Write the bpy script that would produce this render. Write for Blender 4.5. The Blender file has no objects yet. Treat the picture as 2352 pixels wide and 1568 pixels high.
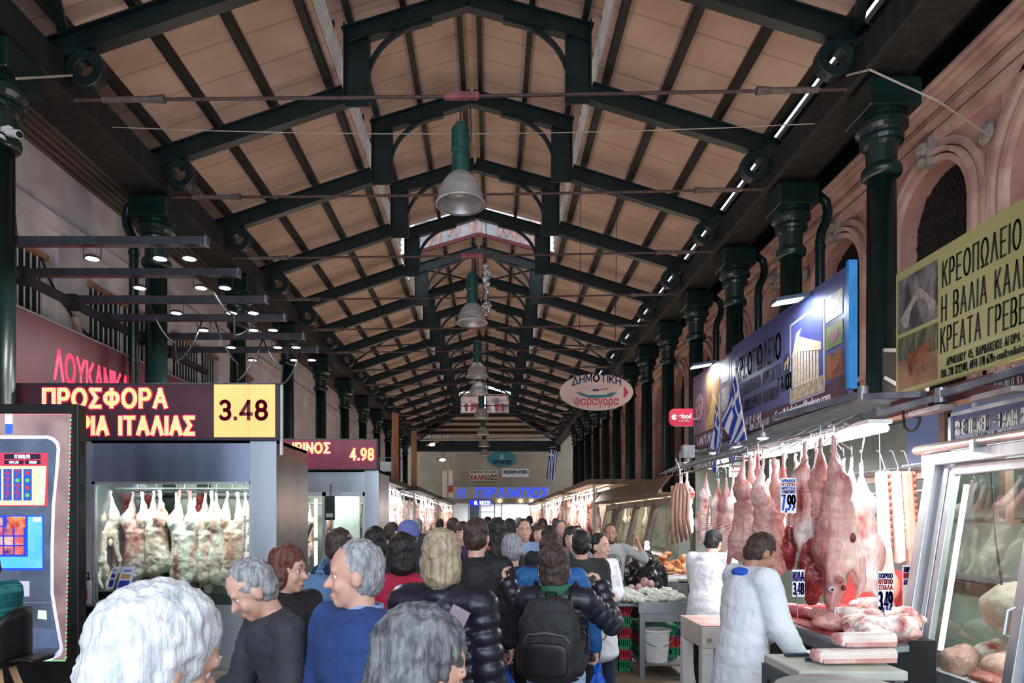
import bpy, bmesh, math, random
from math import sin, cos, pi, radians
from mathutils import Vector, Matrix, Euler

random.seed(7)
SC = bpy.context.scene
COL = SC.collection
# ------------------------------------------------------------------ camera, sky, exposure
EYE = 1.75
cam_data = bpy.data.cameras.new('camera')
cam_data.sensor_width = 36.0
cam_data.lens = 24.0
cam_data.shift_x = 48.0 / 2352.0
cam_data.shift_y = 408.0 / 2352.0
cam_data.clip_start = 0.05
cam_data.clip_end = 300.0
camera = bpy.data.objects.new('camera', cam_data)
COL.objects.link(camera)
camera.location = (0.0, 0.0, EYE)
camera.rotation_euler = (radians(90), 0, 0)
SC.camera = camera

world = bpy.data.worlds.new('overcast_sky')
SC.world = world
world.use_nodes = True
wn = world.node_tree.nodes
wbg = wn.get('Background')
wbg.inputs[0].default_value = (0.80, 0.87, 1.0, 1)
wbg.inputs[1].default_value = 1.15

vs = SC.view_settings
vs.view_transform = 'Standard'
vs.look = 'None'
vs.gamma = 1.0
vs.use_curve_mapping = False
vs.exposure = 0.25


def area_light(name, loc, target, size, power, color=(1, 1, 1), size_y=None, parent=None, spread=None):
    d = bpy.data.lights.new(name, 'AREA')
    d.shape = 'RECTANGLE' if size_y else 'DISK'
    d.size = size
    if size_y:
        d.size_y = size_y
    d.energy = power
    d.color = color
    if spread:
        d.spread = spread
    o = bpy.data.objects.new(name, d)
    COL.objects.link(o)
    o.location = loc
    dz = (Vector(loc) - Vector(target)).normalized()
    ly = Vector((0, 1, 0)) if abs(dz.y) < 0.75 else Vector((0, 0, 1))
    ly = (ly - dz * ly.dot(dz)).normalized()          # the long side follows the hall
    o.rotation_euler = Matrix((ly.cross(dz), ly, dz)).transposed().to_euler()
    if parent:
        o.parent = parent
        o.matrix_parent_inverse = Matrix.Translation(parent.location).inverted()
    return o


# daylight entering through the open end of the hall behind the camera
area_light('entrance_daylight', (-0.4, -5.5, 4.6), (-0.4, 12, 3.6), 9.5, 620, (0.80, 0.89, 1.0), 6.5)

# added warm fill lights, unseen above the stall roofs, to brighten the boards
UPC = (1.0, 0.80, 0.65)
for nm_, x_, y_, z_, sx_, sy_, p_ in (
        ('left_first', -3.7, 8.7, 2.75, 1.8, .7, 130), ('left_second', -3.1, 12.9, 2.72, 1.3, .7, 110),
        ('left_far', -3.7, 24.0, 2.92, .8, 16, 380), ('left_end', -3.6, 40.0, 2.92, .8, 13, 260),
        ('right_near', 4.1, 3.6, 2.6, .5, 2.2, 90), ('right_open', 4.0, 8.0, 2.9, .7, 5.2, 200), ('right_cases', 3.7, 14.7, 2.58, .6, 6.5, 170),
        ('right_far', 3.8, 27.0, 2.92, .8, 16, 380), ('right_end', 3.7, 42.5, 2.92, .8, 11, 220)):
    area_light('added_roof_fill_' + nm_, (x_, y_, z_), (x_ - .02 * x_, y_, z_ + 5), sx_, p_ * .33, UPC, sy_)

# ------------------------------------------------------------------ helpers


def lin(c):
    c = c / 255.0
    return c / 12.92 if c <= 0.04045 else ((c + 0.055) / 1.055) ** 2.4


def rgb(t):
    return (lin(t[0]), lin(t[1]), lin(t[2]), 1.0)


MATS = {}


def mat(name, c1, c2=None, rough=0.6, metal=0.0, scale=6.0, bump=0.0, stretch=(1, 1, 1), emit=0.0, lo=0.35, hi=0.65,
        c3=None, detail=5.0, spec=0.5, coat=0.0, bump_scale=None, sub=0.0, fiber=0.0, c0=None):
    """noise-varied principled material: c1..c2(..c3) sRGB 0-255"""
    if name in MATS:
        return MATS[name]
    m = bpy.data.materials.new(name)
    m.use_nodes = True
    nt = m.node_tree
    n, l = nt.nodes, nt.links
    p = n['Principled BSDF']
    p.inputs['Roughness'].default_value = rough
    p.inputs['Metallic'].default_value = metal
    p.inputs['Specular IOR Level'].default_value = spec
    p.inputs['Coat Weight'].default_value = coat
    if sub:
        p.inputs['Subsurface Weight'].default_value = sub
        p.inputs['Subsurface Radius'].default_value = (0.03, 0.012, 0.008)
    tc = n.new('ShaderNodeTexCoord')
    mp = n.new('ShaderNodeMapping')
    mp.inputs['Scale'].default_value = stretch
    l.new(tc.outputs['Object'], mp.inputs['Vector'])
    nz = n.new('ShaderNodeTexNoise')
    nz.inputs['Scale'].default_value = scale
    nz.inputs['Detail'].default_value = detail
    oi = n.new('ShaderNodeObjectInfo')
    add = n.new('ShaderNodeVectorMath')
    add.operation = 'MULTIPLY_ADD'
    l.new(oi.outputs['Random'], add.inputs[0])
    add.inputs[1].default_value = (17, 23, 11)
    l.new(mp.outputs['Vector'], add.inputs[2])
    l.new(add.outputs[0], nz.inputs['Vector'])
    cr = n.new('ShaderNodeValToRGB')
    e = cr.color_ramp.elements
    e[0].position, e[1].position = lo, hi
    e[0].color = rgb(c1)
    e[1].color = rgb(c2 or c1)
    if c3:
        x = e.new(min(1.0, hi + (hi - lo) * 0.6))
        x.color = rgb(c3)
    if c0:
        x = e.new(max(0.0, lo - (hi - lo) * 0.55))
        x.color = rgb(c0)
    l.new(nz.outputs['Fac'], cr.inputs['Fac'])
    col = cr.outputs['Color']
    if fiber:
        mp2 = n.new('ShaderNodeMapping')
        mp2.inputs['Scale'].default_value = (34, 34, 5)
        l.new(tc.outputs['Object'], mp2.inputs['Vector'])
        nf = n.new('ShaderNodeTexNoise')
        nf.inputs['Scale'].default_value = 1.0
        nf.inputs['Detail'].default_value = 4
        nf.inputs['Distortion'].default_value = 1.2
        l.new(mp2.outputs['Vector'], nf.inputs['Vector'])
        rf = n.new('ShaderNodeValToRGB')
        rf.color_ramp.elements[0].position = .38
        rf.color_ramp.elements[1].position = .62
        rf.color_ramp.elements[0].color = (.62, .30, .28, 1)
        rf.color_ramp.elements[1].color = (1, 1, 1, 1)
        l.new(nf.outputs['Fac'], rf.inputs['Fac'])
        mxf = n.new('ShaderNodeMix')
        mxf.data_type = 'RGBA'
        mxf.blend_type = 'MULTIPLY'
        mxf.inputs[0].default_value = fiber
        l.new(col, mxf.inputs[6])
        l.new(rf.outputs['Color'], mxf.inputs[7])
        col = mxf.outputs[2]
    l.new(col, p.inputs['Base Color'])
    if emit:
        l.new(cr.outputs['Color'], p.inputs['Emission Color'])
        p.inputs['Emission Strength'].default_value = emit
    if bump:
        b = n.new('ShaderNodeBump')
        b.inputs['Strength'].default_value = min(1.0, bump)
        b.inputs['Distance'].default_value = 0.02
        if bump_scale:
            nz2 = n.new('ShaderNodeTexNoise')
            nz2.inputs['Scale'].default_value = bump_scale
            nz2.inputs['Detail'].default_value = 3
            l.new(add.outputs[0], nz2.inputs['Vector'])
            l.new(nz2.outputs['Fac'], b.inputs['Height'])
        else:
            l.new(nz.outputs['Fac'], b.inputs['Height'])
        l.new(b.outputs['Normal'], p.inputs['Normal'])
    MATS[name] = m
    return m


def emat(name, c, strength=1.0):
    """a light-giving surface"""
    if name in MATS:
        return MATS[name]
    m = bpy.data.materials.new(name)
    m.use_nodes = True
    p = m.node_tree.nodes['Principled BSDF']
    p.inputs['Base Color'].default_value = rgb(c)
    p.inputs['Roughness'].default_value = 0.5
    p.inputs['Emission Color'].default_value = rgb(c)
    p.inputs['Emission Strength'].default_value = strength
    MATS[name] = m
    return m


def glass_mat(name, tint=(235, 240, 238), alpha=0.12, rough=0.03):
    """thin pane: mostly clear, with a sharp reflection"""
    if name in MATS:
        return MATS[name]
    m = bpy.data.materials.new(name)
    m.use_nodes = True
    nt = m.node_tree
    n, l = nt.nodes, nt.links
    n.remove(n['Principled BSDF'])
    out = n['Material Output']
    tr = n.new('ShaderNodeBsdfTransparent')
    tr.inputs['Color'].default_value = rgb(tint)
    gl = n.new('ShaderNodeBsdfGlossy')
    gl.inputs['Roughness'].default_value = rough
    fr = n.new('ShaderNodeFresnel')
    fr.inputs['IOR'].default_value = 1.5
    ge = n.new('ShaderNodeNewGeometry')
    fs_ = n.new('ShaderNodeMath')          # only the front skin of the pane reflects
    fs_.operation = 'SUBTRACT'
    fs_.inputs[0].default_value = 1.0
    l.new(ge.outputs['Backfacing'], fs_.inputs[1])
    a1 = n.new('ShaderNodeMath')
    a1.operation = 'ADD'
    a1.inputs[1].default_value = alpha * 0.3
    l.new(fr.outputs[0], a1.inputs[0])
    ad = n.new('ShaderNodeMath')
    ad.operation = 'MULTIPLY'
    l.new(a1.outputs[0], ad.inputs[0])
    l.new(fs_.outputs[0], ad.inputs[1])
    mx = n.new('ShaderNodeMixShader')
    l.new(ad.outputs[0], mx.inputs[0])
    l.new(tr.outputs[0], mx.inputs[1])
    l.new(gl.outputs[0], mx.inputs[2])
    l.new(mx.outputs[0], out.inputs[0])
    MATS[name] = m
    return m


def world_loc(o):
    v = Vector((0, 0, 0))
    while o is not None:
        v += o.location
        o = o.parent
    return v


class MB:
    def __init__(s):
        s.v = []
        s.f = []

    def add(s, vs_, fs):
        b = len(s.v)
        s.v += [tuple(p) for p in vs_]
        s.f += [tuple(b + i for i in q) for q in fs]
        return s

    def box(s, x0, x1, y0, y1, z0, z1):
        return s.add([(x0, y0, z0), (x1, y0, z0), (x1, y1, z0), (x0, y1, z0), (x0, y0, z1), (x1, y0, z1), (x1, y1, z1), (x0, y1, z1)],
                     [(0, 3, 2, 1), (4, 5, 6, 7), (0, 1, 5, 4), (1, 2, 6, 5), (2, 3, 7, 6), (3, 0, 4, 7)])

    def beam(s, p, q, w, h, up=(0, 0, 1)):
        p, q = Vector(p), Vector(q)
        d = (q - p).normalized()
        u = Vector(up)
        sd = d.cross(u)
        if sd.length < 1e-4:
            sd = d.cross(Vector((1, 0, 0)))
        sd.normalize()
        u = sd.cross(d).normalized()
        a, b = sd * w / 2, u * h / 2
        pts = [p - a - b, p + a - b, p + a + b, p - a + b, q - a - b, q + a - b, q + a + b, q - a + b]
        return s.add(pts, [(0, 1, 2, 3), (7, 6, 5, 4), (0, 4, 5, 1), (1, 5, 6, 2), (2, 6, 7, 3), (3, 7, 4, 0)])

    def ibeam(s, p, q, w, h, t=0.02, up=(0, 0, 1)):
        p, q = Vector(p), Vector(q)
        d = (q - p).normalized()
        sd = d.cross(Vector(up)).normalized()
        u = sd.cross(d).normalized()
        o = u * (h / 2 - t / 2)
        s.beam(p, q, t, h - 2 * t, u)
        s.beam(p + o, q + o, w, t, u)
        return s.beam(p - o, q - o, w, t, u)

    def tube(s, pts, r, n=8, cap=True, r2=None):
        pts = [Vector(p) for p in pts]
        m = len(pts)
        ref = None
        rings = []
        for i, p in enumerate(pts):
            t = (pts[min(i + 1, m - 1)] - pts[max(i - 1, 0)])
            t = t.normalized() if t.length > 1e-9 else Vector((0, 0, 1))
            if ref is None:
                ref = t.orthogonal().normalized()
            ref = (ref - t * ref.dot(t))
            ref = ref.normalized() if ref.length > 1e-6 else t.orthogonal().normalized()
            b = t.cross(ref)
            rr = r[i] if isinstance(r, (list, tuple)) else (r if r2 is None else r + (r2 - r) * i / max(1, m - 1))
            rings.append([p + ref * (rr * cos(2 * pi * k / n)) + b * (rr * sin(2 * pi * k / n)) for k in range(n)])
        vs_ = [v for rg in rings for v in rg]
        fs = []
        for i in range(m - 1):
            for k in range(n):
                k2 = (k + 1) % n
                fs.append((i * n + k, i * n + k2, (i + 1) * n + k2, (i + 1) * n + k))
        if cap:
            fs.append(tuple(range(n - 1, -1, -1)))
            fs.append(tuple((m - 1) * n + k for k in range(n)))
        return s.add(vs_, fs)

    def lathe(s, prof, c=(0, 0, 0), n=24, sx=1.0, sy=1.0, cap=True):
        cx, cy, cz = c
        vs_, fs = [], []
        for r, z in prof:
            for k in range(n):
                a = 2 * pi * k / n
                vs_.append((cx + r * sx * cos(a), cy + r * sy * sin(a), cz + z))
        for i in range(len(prof) - 1):
            for k in range(n):
                k2 = (k + 1) % n
                fs.append((i * n + k, i * n + k2, (i + 1) * n + k2, (i + 1) * n + k))
        if cap:
            fs.append(tuple(range(n - 1, -1, -1)))
            fs.append(tuple((len(prof) - 1) * n + k for k in range(n)))
        return s.add(vs_, fs)

    def ball(s, c, r, n=16, m=10, rot=None):
        c = Vector(c)
        rx, ry, rz = r if isinstance(r, (list, tuple)) else (r, r, r)
        vs_, fs = [], []
        for i in range(m + 1):
            t = pi * i / m
            for k in range(n):
                a = 2 * pi * k / n
                q = Vector((rx * sin(t) * cos(a), ry * sin(t) * sin(a), rz * cos(t)))
                if rot is not None:
                    q = rot @ q
                vs_.append(c + q)
        for i in range(m):
            for k in range(n):
                k2 = (k + 1) % n
                fs.append((i * n + k, (i + 1) * n + k, (i + 1) * n + k2, i * n + k2))
        return s.add(vs_, fs)

    def capsule(s, p, q, r1, r2=None, n=12):
        """tapered capsule as one closed shell"""
        r2 = r1 if r2 is None else r2
        p, q = Vector(p), Vector(q)
        d = (q - p)
        d = d.normalized() if d.length > 1e-6 else Vector((0, 0, 1))
        pts, rs = [], []
        for a in (-85, -60, -30):
            pts.append(p + d * (r1 * sin(radians(a))))
            rs.append(r1 * cos(radians(a)))
        pts.append(p)
        rs.append(r1)
        pts.append(q)
        rs.append(r2)
        for a in (30, 60, 85):
            pts.append(q + d * (r2 * sin(radians(a))))
            rs.append(r2 * cos(radians(a)))
        return s.tube(pts, rs, n)

    def sq(s, c, r, e=.5, n=28, m=16):
        """superquadric: a soft-cornered box"""
        c = Vector(c)
        g = lambda v, q: math.copysign(abs(v) ** q, v)
        vs_, fs = [], []
        for i in range(m + 1):
            t = -pi / 2 + pi * i / m
            for k in range(n):
                a = 2 * pi * k / n
                vs_.append(c + Vector((r[0] * g(cos(t), e) * g(cos(a), e), r[1] * g(cos(t), e) * g(sin(a), e), r[2] * g(sin(t), e))))
        for i in range(m):
            for k in range(n):
                k2 = (k + 1) % n
                fs.append((i * n + k, i * n + k2, (i + 1) * n + k2, (i + 1) * n + k))
        return s.add(vs_, fs)

    def poly(s, pts):
        return s.add(pts, [tuple(range(len(pts)))])

    def quad(s, a, b, c, d):
        return s.add([a, b, c, d], [(0, 1, 2, 3)])

    def slab(s, pts, off):
        """a flat outline given real thickness along off"""
        n = len(pts)
        off = Vector(off)
        vs_ = [Vector(p) for p in pts] + [Vector(p) + off for p in pts]
        fs = [tuple(range(n)), tuple(range(2 * n - 1, n - 1, -1))]
        for k in range(n):
            k2 = (k + 1) % n
            fs.append((k, n + k, n + k2, k2))
        return s.add(vs_, fs)

    def grid(s, fn, nu, nv):
        vs_ = [fn(u / nu, v / nv) for v in range(nv + 1) for u in range(nu + 1)]
        fs = [(v * (nu + 1) + u, v * (nu + 1) + u + 1, (v + 1) * (nu + 1) + u + 1, (v + 1) * (nu + 1) + u) for v in range(nv) for u in range(nu)]
        return s.add(vs_, fs)

    def mesh(s, name, off=None):
        me = bpy.data.meshes.new(name)
        vs_ = s.v if off is None else [(a - off.x, b - off.y, c - off.z) for a, b, c in s.v]
        me.from_pydata(vs_, [], s.f)
        me.update()
        return me

    def build(s, name, m, parent=None, local=False, smooth=False, bev=0.0, solid=0.0, flipfix=True):
        off = None
        if parent is not None and not local:
            off = world_loc(parent)
        me = s.mesh(name, off)
        if flipfix:
            bm = bmesh.new()
            bm.from_mesh(me)
            bmesh.ops.recalc_face_normals(bm, faces=bm.faces)
            bm.to_mesh(me)
            bm.free()
        if smooth:
            for p in me.polygons:
                p.use_smooth = True
        me.materials.append(m)
        o = bpy.data.objects.new(name, me)
        COL.objects.link(o)
        if parent is not None:
            o.parent = parent
        if bev:
            b = o.modifiers.new('bevel', 'BEVEL')
            b.width = bev
            b.segments = 2
            b.limit_method = 'ANGLE'
        if solid:
            b = o.modifiers.new('solidify', 'SOLIDIFY')
            b.thickness = solid
        return o


def bake(mb, name, voxel=0.012, smooth=6, factor=0.5, noise=0.0, nscale=0.1):
    """fuse overlapping closed shells into one continuous skin"""
    me = mb.mesh(name + '_raw')
    o = bpy.data.objects.new(name + '_tmp', me)
    COL.objects.link(o)
    r = o.modifiers.new('r', 'REMESH')
    r.mode = 'VOXEL'
    r.voxel_size = voxel
    sm = o.modifiers.new('s', 'SMOOTH')
    sm.iterations = smooth
    sm.factor = factor
    if noise:
        tx = bpy.data.textures.get('lumps%.3f' % nscale) or bpy.data.textures.new('lumps%.3f' % nscale, 'CLOUDS')
        tx.noise_scale = nscale
        dm = o.modifiers.new('d', 'DISPLACE')
        dm.texture = tx
        dm.strength = noise
        dm.mid_level = 0.5
    dg = bpy.context.evaluated_depsgraph_get()
    ev = o.evaluated_get(dg)
    out = bpy.data.meshes.new_from_object(ev)
    out.name = name
    for p in out.polygons:
        p.use_smooth = True
    bpy.data.objects.remove(o)
    bpy.data.meshes.remove(me)
    out.materials.clear()
    return out


def obj(name, me, m=None, parent=None, loc=None):
    if m is not None and not me.materials:
        me.materials.append(m)
    o = bpy.data.objects.new(name, me)
    COL.objects.link(o)
    if parent is not None:
        o.parent = parent
    if loc is not None:
        o.location = loc
    return o


def tag(o, label, cat, group=None, kind=None):
    o['label'] = label
    o['category'] = cat
    if group:
        o['group'] = group
    if kind:
        o['kind'] = kind
    return o


def thing(name, label, cat, loc=(0, 0, 0), rz=0.0, group=None):
    o = bpy.data.objects.new(name, None)
    o.empty_display_size = 0.1
    COL.objects.link(o)
    o.location = loc
    o.rotation_euler = (0, 0, rz)
    return tag(o, label, cat, group)


def structure(o):
    o['kind'] = 'structure'
    return o


def dup(root, loc, rz=None, label=None, group=None, scale=None):
    r = root.copy()
    COL.objects.link(r)
    r.location = loc
    if rz is not None:
        r.rotation_euler = (r.rotation_euler[0], r.rotation_euler[1], rz)
    if scale is not None:
        r.scale = scale if isinstance(scale, (tuple, list)) else (scale,) * 3
    if label:
        r['label'] = label
    if group:
        r['group'] = group
    for ch in list(root.children):
        c = ch.copy()
        COL.objects.link(c)
        c.parent = r
        for g in ch.children:
            d = g.copy()
            COL.objects.link(d)
            d.parent = c
    return r


ORD = ['first', 'second', 'third', 'fourth', 'fifth', 'sixth', 'seventh', 'eighth', 'ninth', 'tenth', 'eleventh', 'twelfth', 'thirteenth',
       'fourteenth', 'fifteenth', 'sixteenth', 'seventeenth', 'eighteenth', 'nineteenth', 'twentieth']


def at(px, py, y):
    """world point at distance y that the photograph shows at (px, py)"""
    return Vector(((px - 1128) * y / 1568.0, y, EYE - (py - 1192) * y / 1568.0))


# ------------------------------------------------------------------ sign lettering (stroke alphabet)
def arc(cx, cy, rx, ry, a0, a1, n=12):
    return [(cx + rx * cos(radians(a0 + (a1 - a0) * i / n)), cy + ry * sin(radians(a0 + (a1 - a0) * i / n))) for i in range(n + 1)]


GL = {
    'Α': (.72, [[(0, 0), (.36, 1), (.72, 0)], [(.13, .34), (.59, .34)]]),
    'Β': (.62, [[(0, 0), (0, 1), (.34, 1)] + arc(.34, .76, .24, .24, 90, -90) + [(0, .52)], [(.34, .52)] + arc(.36, .26, .26, .26, 90, -90) + [(0, 0)]]),
    'Γ': (.55, [[(0, 0), (0, 1), (.55, 1)]]),
    'Δ': (.78, [[(0, 0), (.39, 1), (.78, 0), (0, 0)]]),
    'Ε': (.56, [[(.56, 1), (0, 1), (0, 0), (.56, 0)], [(0, .52), (.48, .52)]]),
    'Ζ': (.62, [[(0, 1), (.62, 1), (0, 0), (.62, 0)]]),
    'Η': (.64, [[(0, 0), (0, 1)], [(.64, 0), (.64, 1)], [(0, .52), (.64, .52)]]),
    'Θ': (.8, [arc(.4, .5, .4, .5, 0, 360, 24), [(.2, .5), (.6, .5)]]),
    'Ι': (.0, [[(0, 0), (0, 1)]]),
    'Ϊ': (.12, [[(.06, 0), (.06, 1)], [(-.06, 1.15), (-.06, 1.2)], [(.18, 1.15), (.18, 1.2)]]),
    'Κ': (.62, [[(0, 0), (0, 1)], [(.6, 1), (.02, .42)], [(.2, .6), (.62, 0)]]),
    'Λ': (.72, [[(0, 0), (.36, 1), (.72, 0)]]),
    'Μ': (.78, [[(0, 0), (0, 1), (.39, .2), (.78, 1), (.78, 0)]]),
    'Ν': (.64, [[(0, 0), (0, 1), (.64, 0), (.64, 1)]]),
    'Ξ': (.6, [[(0, 1), (.6, 1)], [(.08, .52), (.52, .52)], [(0, 0), (.6, 0)]]),
    'Ο': (.8, [arc(.4, .5, .4, .5, 0, 360, 24)]),
    'Π': (.64, [[(0, 0), (0, 1), (.64, 1), (.64, 0)]]),
    'Ρ': (.58, [[(0, 0), (0, 1), (.32, 1)] + arc(.32, .73, .26, .27, 90, -90) + [(0, .46)]]),
    'Σ': (.6, [[(.6, 1), (0, 1), (.36, .52), (0, 0), (.6, 0)]]),
    'Τ': (.66, [[(0, 1), (.66, 1)], [(.33, 1), (.33, 0)]]),
    'Υ': (.68, [[(0, 1), (.34, .48), (.68, 1)], [(.34, .48), (.34, 0)]]),
    'Φ': (.82, [arc(.41, .5, .41, .33, 0, 360, 20), [(.41, 0), (.41, 1)]]),
    'Χ': (.66, [[(0, 0), (.66, 1)], [(0, 1), (.66, 0)]]),
    'Ψ': (.76, [[(0, 1), (0, .7)] + arc(.38, .66, .38, .36, 180, 360) + [(.76, 1)], [(.38, 1), (.38, 0)]]),
    'Ω': (.8, [[(0, 0), (.26, 0)] + arc(.4, .56, .4, .44, 235, -55, 18) + [(.54, 0), (.8, 0)]]),
    'W': (.98, [[(0, 1), (.24, 0), (.49, 1), (.74, 0), (.98, 1)]]),
    'L': (.5, [[(0, 1), (0, 0), (.5, 0)]]),
    'S': (.58, [arc(.3, .75, .28, .25, 40, 270, 12) + arc(.3, .25, .28, .25, 90, -140, 12)]),
    'C': (.66, [arc(.38, .5, .38, .5, 50, 310, 16)]),
    'R': (.6, [[(0, 0), (0, 1), (.32, 1)] + arc(.32, .73, .26, .27, 90, -90) + [(0, .46)], [(.3, .46), (.6, 0)]]),
    '0': (.56, [arc(.28, .5, .28, .5, 0, 360, 20)]),
    '1': (.3, [[(0, .76), (.24, 1), (.24, 0)]]),
    '2': (.56, [arc(.28, .72, .27, .28, 160, -30, 10) + [(0, 0), (.56, 0)]]),
    '3': (.54, [arc(.26, .75, .25, .25, 150, -90, 10) + arc(.26, .26, .28, .26, 90, -150, 10)]),
    '4': (.6, [[(.44, 0), (.44, 1), (0, .28), (.6, .28)]]),
    '5': (.54, [[(.5, 1), (.07, 1), (.04, .54)] + arc(.26, .32, .28, .32, 120, -140, 12)]),
    '6': (.56, [arc(.28, .3, .28, .3, 0, 360, 16), [(.02, .4), (.14, .8), (.4, 1)]]),
    '7': (.54, [[(0, 1), (.54, 1), (.18, 0)]]),
    '8': (.56, [arc(.28, .75, .24, .25, 0, 360, 16), arc(.28, .26, .28, .26, 0, 360, 16)]),
    '9': (.56, [arc(.28, .7, .28, .3, 0, 360, 16), [(.55, .62), (.42, .2), (.16, 0)]]),
    '.': (.06, [[(.03, 0), (.03, .05)]]),
    ',': (.1, [[(.08, .06), (0, -.16)]]),
    ':': (.06, [[(.03, .05), (.03, .1)], [(.03, .55), (.03, .6)]]),
    '-': (.34, [[(0, .45), (.34, .45)]]),
    '&': (.6, [[(.6, 0), (.1, .75)] + arc(.27, .82, .17, .18, 200, -40, 8) + [(.02, .3)] + arc(.24, .22, .22, .22, 160, 340, 8) + [(.6, .5)]]),
    ' ': (.3, []),
}
for a_, b_ in zip('ABEZHIKMNOPTYX', 'ΑΒΕΖΗΙΚΜΝΟΡΤΥΧ'):
    GL.setdefault(a_, GL[b_])


def text_mb(s_, origin, right, up, height, width=None, bold=0.14, gap=None, slant=0.0, align='l', mirror=False, rise=None, depth=0.004, squeeze=1.0):
    """raised lettering on a board: strokes as thin slabs"""
    origin, right, up = Vector(origin), Vector(right).normalized(), Vector(up).normalized()
    nrm = right.cross(up).normalized()
    gap = (bold + 0.12) if gap is None else gap
    adv, items = 0.0, []
    for ch in s_:
        w, st = GL.get(ch, (.5, []))
        items.append((adv, st))
        adv += w + gap
    total = max(1e-6, adv - gap)
    sx = (width / total) if width else height * squeeze
    x_off = {'l': 0, 'c': -total / 2, 'r': -total}[align]
    mb = MB()

    def P(x, y):
        x += x_off + slant * y
        yy = y + (rise(x * sx) / height if rise else 0)
        return origin + right * (x * sx) + up * (yy * height)
    hb = bold / 2
    hx = hb * height / sx
    for off, st in items:
        for line in st:
            for (x0, y0), (x1, y1) in zip(line, line[1:]):
                a, b = Vector(((x0 + off) * sx, y0 * height)), Vector(((x1 + off) * sx, y1 * height))
                d = b - a
                if d.length < 1e-7:
                    continue
                d.normalize()
                nv = Vector((-d.y, d.x)) * (hb * height)
                e = d * (hb * height * 0.85)
                q = [a - e - nv, b + e - nv, b + e + nv, a - e + nv]
                pts = [P(k.x / sx, k.y / height) for k in q]
                mb.slab(pts, nrm * depth)
    return mb


def put_text(s_, parent, m, *a, name='lettering', **k):
    return text_mb(s_, *a, **k).build(name, m, parent)


def font_text(s_, parent, m, origin, right, up, height, width=None, name='lettering', align='LEFT', shear=0.0, bold=0.0):
    """lettering with small letters, from the built-in typeface, as a mesh"""
    cu = bpy.data.curves.new('t', 'FONT')
    cu.body = s_
    cu.size = height
    cu.align_x = align
    cu.extrude = 0.002
    cu.offset = bold
    cu.shear = shear
    t = bpy.data.objects.new('t', cu)
    COL.objects.link(t)
    dg = bpy.context.evaluated_depsgraph_get()
    me = bpy.data.meshes.new_from_object(t.evaluated_get(dg))
    bpy.data.objects.remove(t)
    bpy.data.curves.remove(cu)
    right, up = Vector(right).normalized(), Vector(up).normalized()
    nrm = right.cross(up)
    origin = Vector(origin)
    xs = [v.co.x for v in me.vertices] or [0]
    k = width / (max(xs) - min(xs)) if width else 1.0
    off = world_loc(parent) if parent is not None else Vector((0, 0, 0))
    for v in me.vertices:
        v.co = origin + right * (v.co.x * k) + up * v.co.y + nrm * (v.co.z + 0.002) - off
    me.materials.clear()
    me.materials.append(m)
    o = bpy.data.objects.new(name, me)
    COL.objects.link(o)
    if parent is not None:
        o.parent = parent
    return o


# ------------------------------------------------------------------ materials of the hall
IRON = mat('dark_green_iron_paint', (7, 24, 25), (12, 34, 35), 0.42, scale=3, bump=0.05)
IRON_D = mat('sooty_green_iron_paint', (12, 17, 17), (22, 26, 25), 0.6, scale=2.5, stretch=(1, 1, .25))
COLUMN_G = mat('glossy_green_column_paint', (8, 29, 27), (13, 41, 38), 0.3, scale=2.5, bump=0.05)
STEEL = mat('brushed_steel', (156, 164, 174), (178, 184, 192), 0.32, 0.85, scale=3, stretch=(1, 1, .25))
STEEL_D = mat('dull_steel', (120, 124, 130), (150, 152, 156), 0.45, 0.75, scale=8)
ALU = mat('satin_aluminium', (170, 175, 180), (196, 200, 204), 0.35, 0.7, scale=9, stretch=(1, 1, .2))
ALU_BR = mat('tarnished_bronze_aluminium', (104, 92, 84), (142, 128, 118), 0.45, 0.5, scale=6, stretch=(1, 1, .3))
DARK = mat('dark_paint_and_shade', (20, 20, 22), (32, 31, 32), 0.8, scale=3)  # near-black: shade painted into the colour of voids and recesses, plus one dark board
BLACK = mat('black_plastic', (16, 16, 19), (24, 24, 28), 0.42)
WHITE = mat('white_enamel', (222, 224, 222), (238, 238, 236), 0.35)
CABLE = mat('black_cable', (14, 14, 15), (22, 22, 24), 0.6)
ROPE = mat('grey_rope', (150, 140, 130), (182, 172, 160), 0.9, scale=60)

# roof boards: tan underside, thin dark laps across the slope
def roof_boards():
    m = mat('tan_roof_boards', (176, 148, 134), (202, 176, 160), 0.75, scale=1.1, detail=3, lo=.3, hi=.7)
    nt = m.node_tree
    n, l = nt.nodes, nt.links
    p = n['Principled BSDF']
    src = p.inputs['Base Color'].links[0].from_socket
    tc = n.new('ShaderNodeTexCoord')
    sp = n.new('ShaderNodeSeparateXYZ')
    l.new(tc.outputs['Object'], sp.inputs[0])
    md = n.new('ShaderNodeMath'); md.operation = 'PINGPONG'; md.inputs[1].default_value = 0.325
    l.new(sp.outputs['Y'], md.inputs[0])
    lt = n.new('ShaderNodeMapRange'); lt.inputs['From Min'].default_value = 0.0; lt.inputs['From Max'].default_value = 0.028
    lt.inputs['To Min'].default_value = 0.62; lt.inputs['To Max'].default_value = 1.0
    l.new(md.outputs[0], lt.inputs['Value'])
    mx = n.new('ShaderNodeMix'); mx.data_type = 'RGBA'; mx.blend_type = 'MULTIPLY'; mx.inputs[0].default_value = 1
    l.new(src, mx.inputs[6]); l.new(lt.outputs[0], mx.inputs[7])
    l.new(mx.outputs[2], p.inputs['Base Color'])
    b = n.new('ShaderNodeBump'); b.inputs['Strength'].default_value = .35; b.inputs['Distance'].default_value = .02
    l.new(md.outputs[0], b.inputs['Height']); l.new(b.outputs['Normal'], p.inputs['Normal'])
    return m


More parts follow.
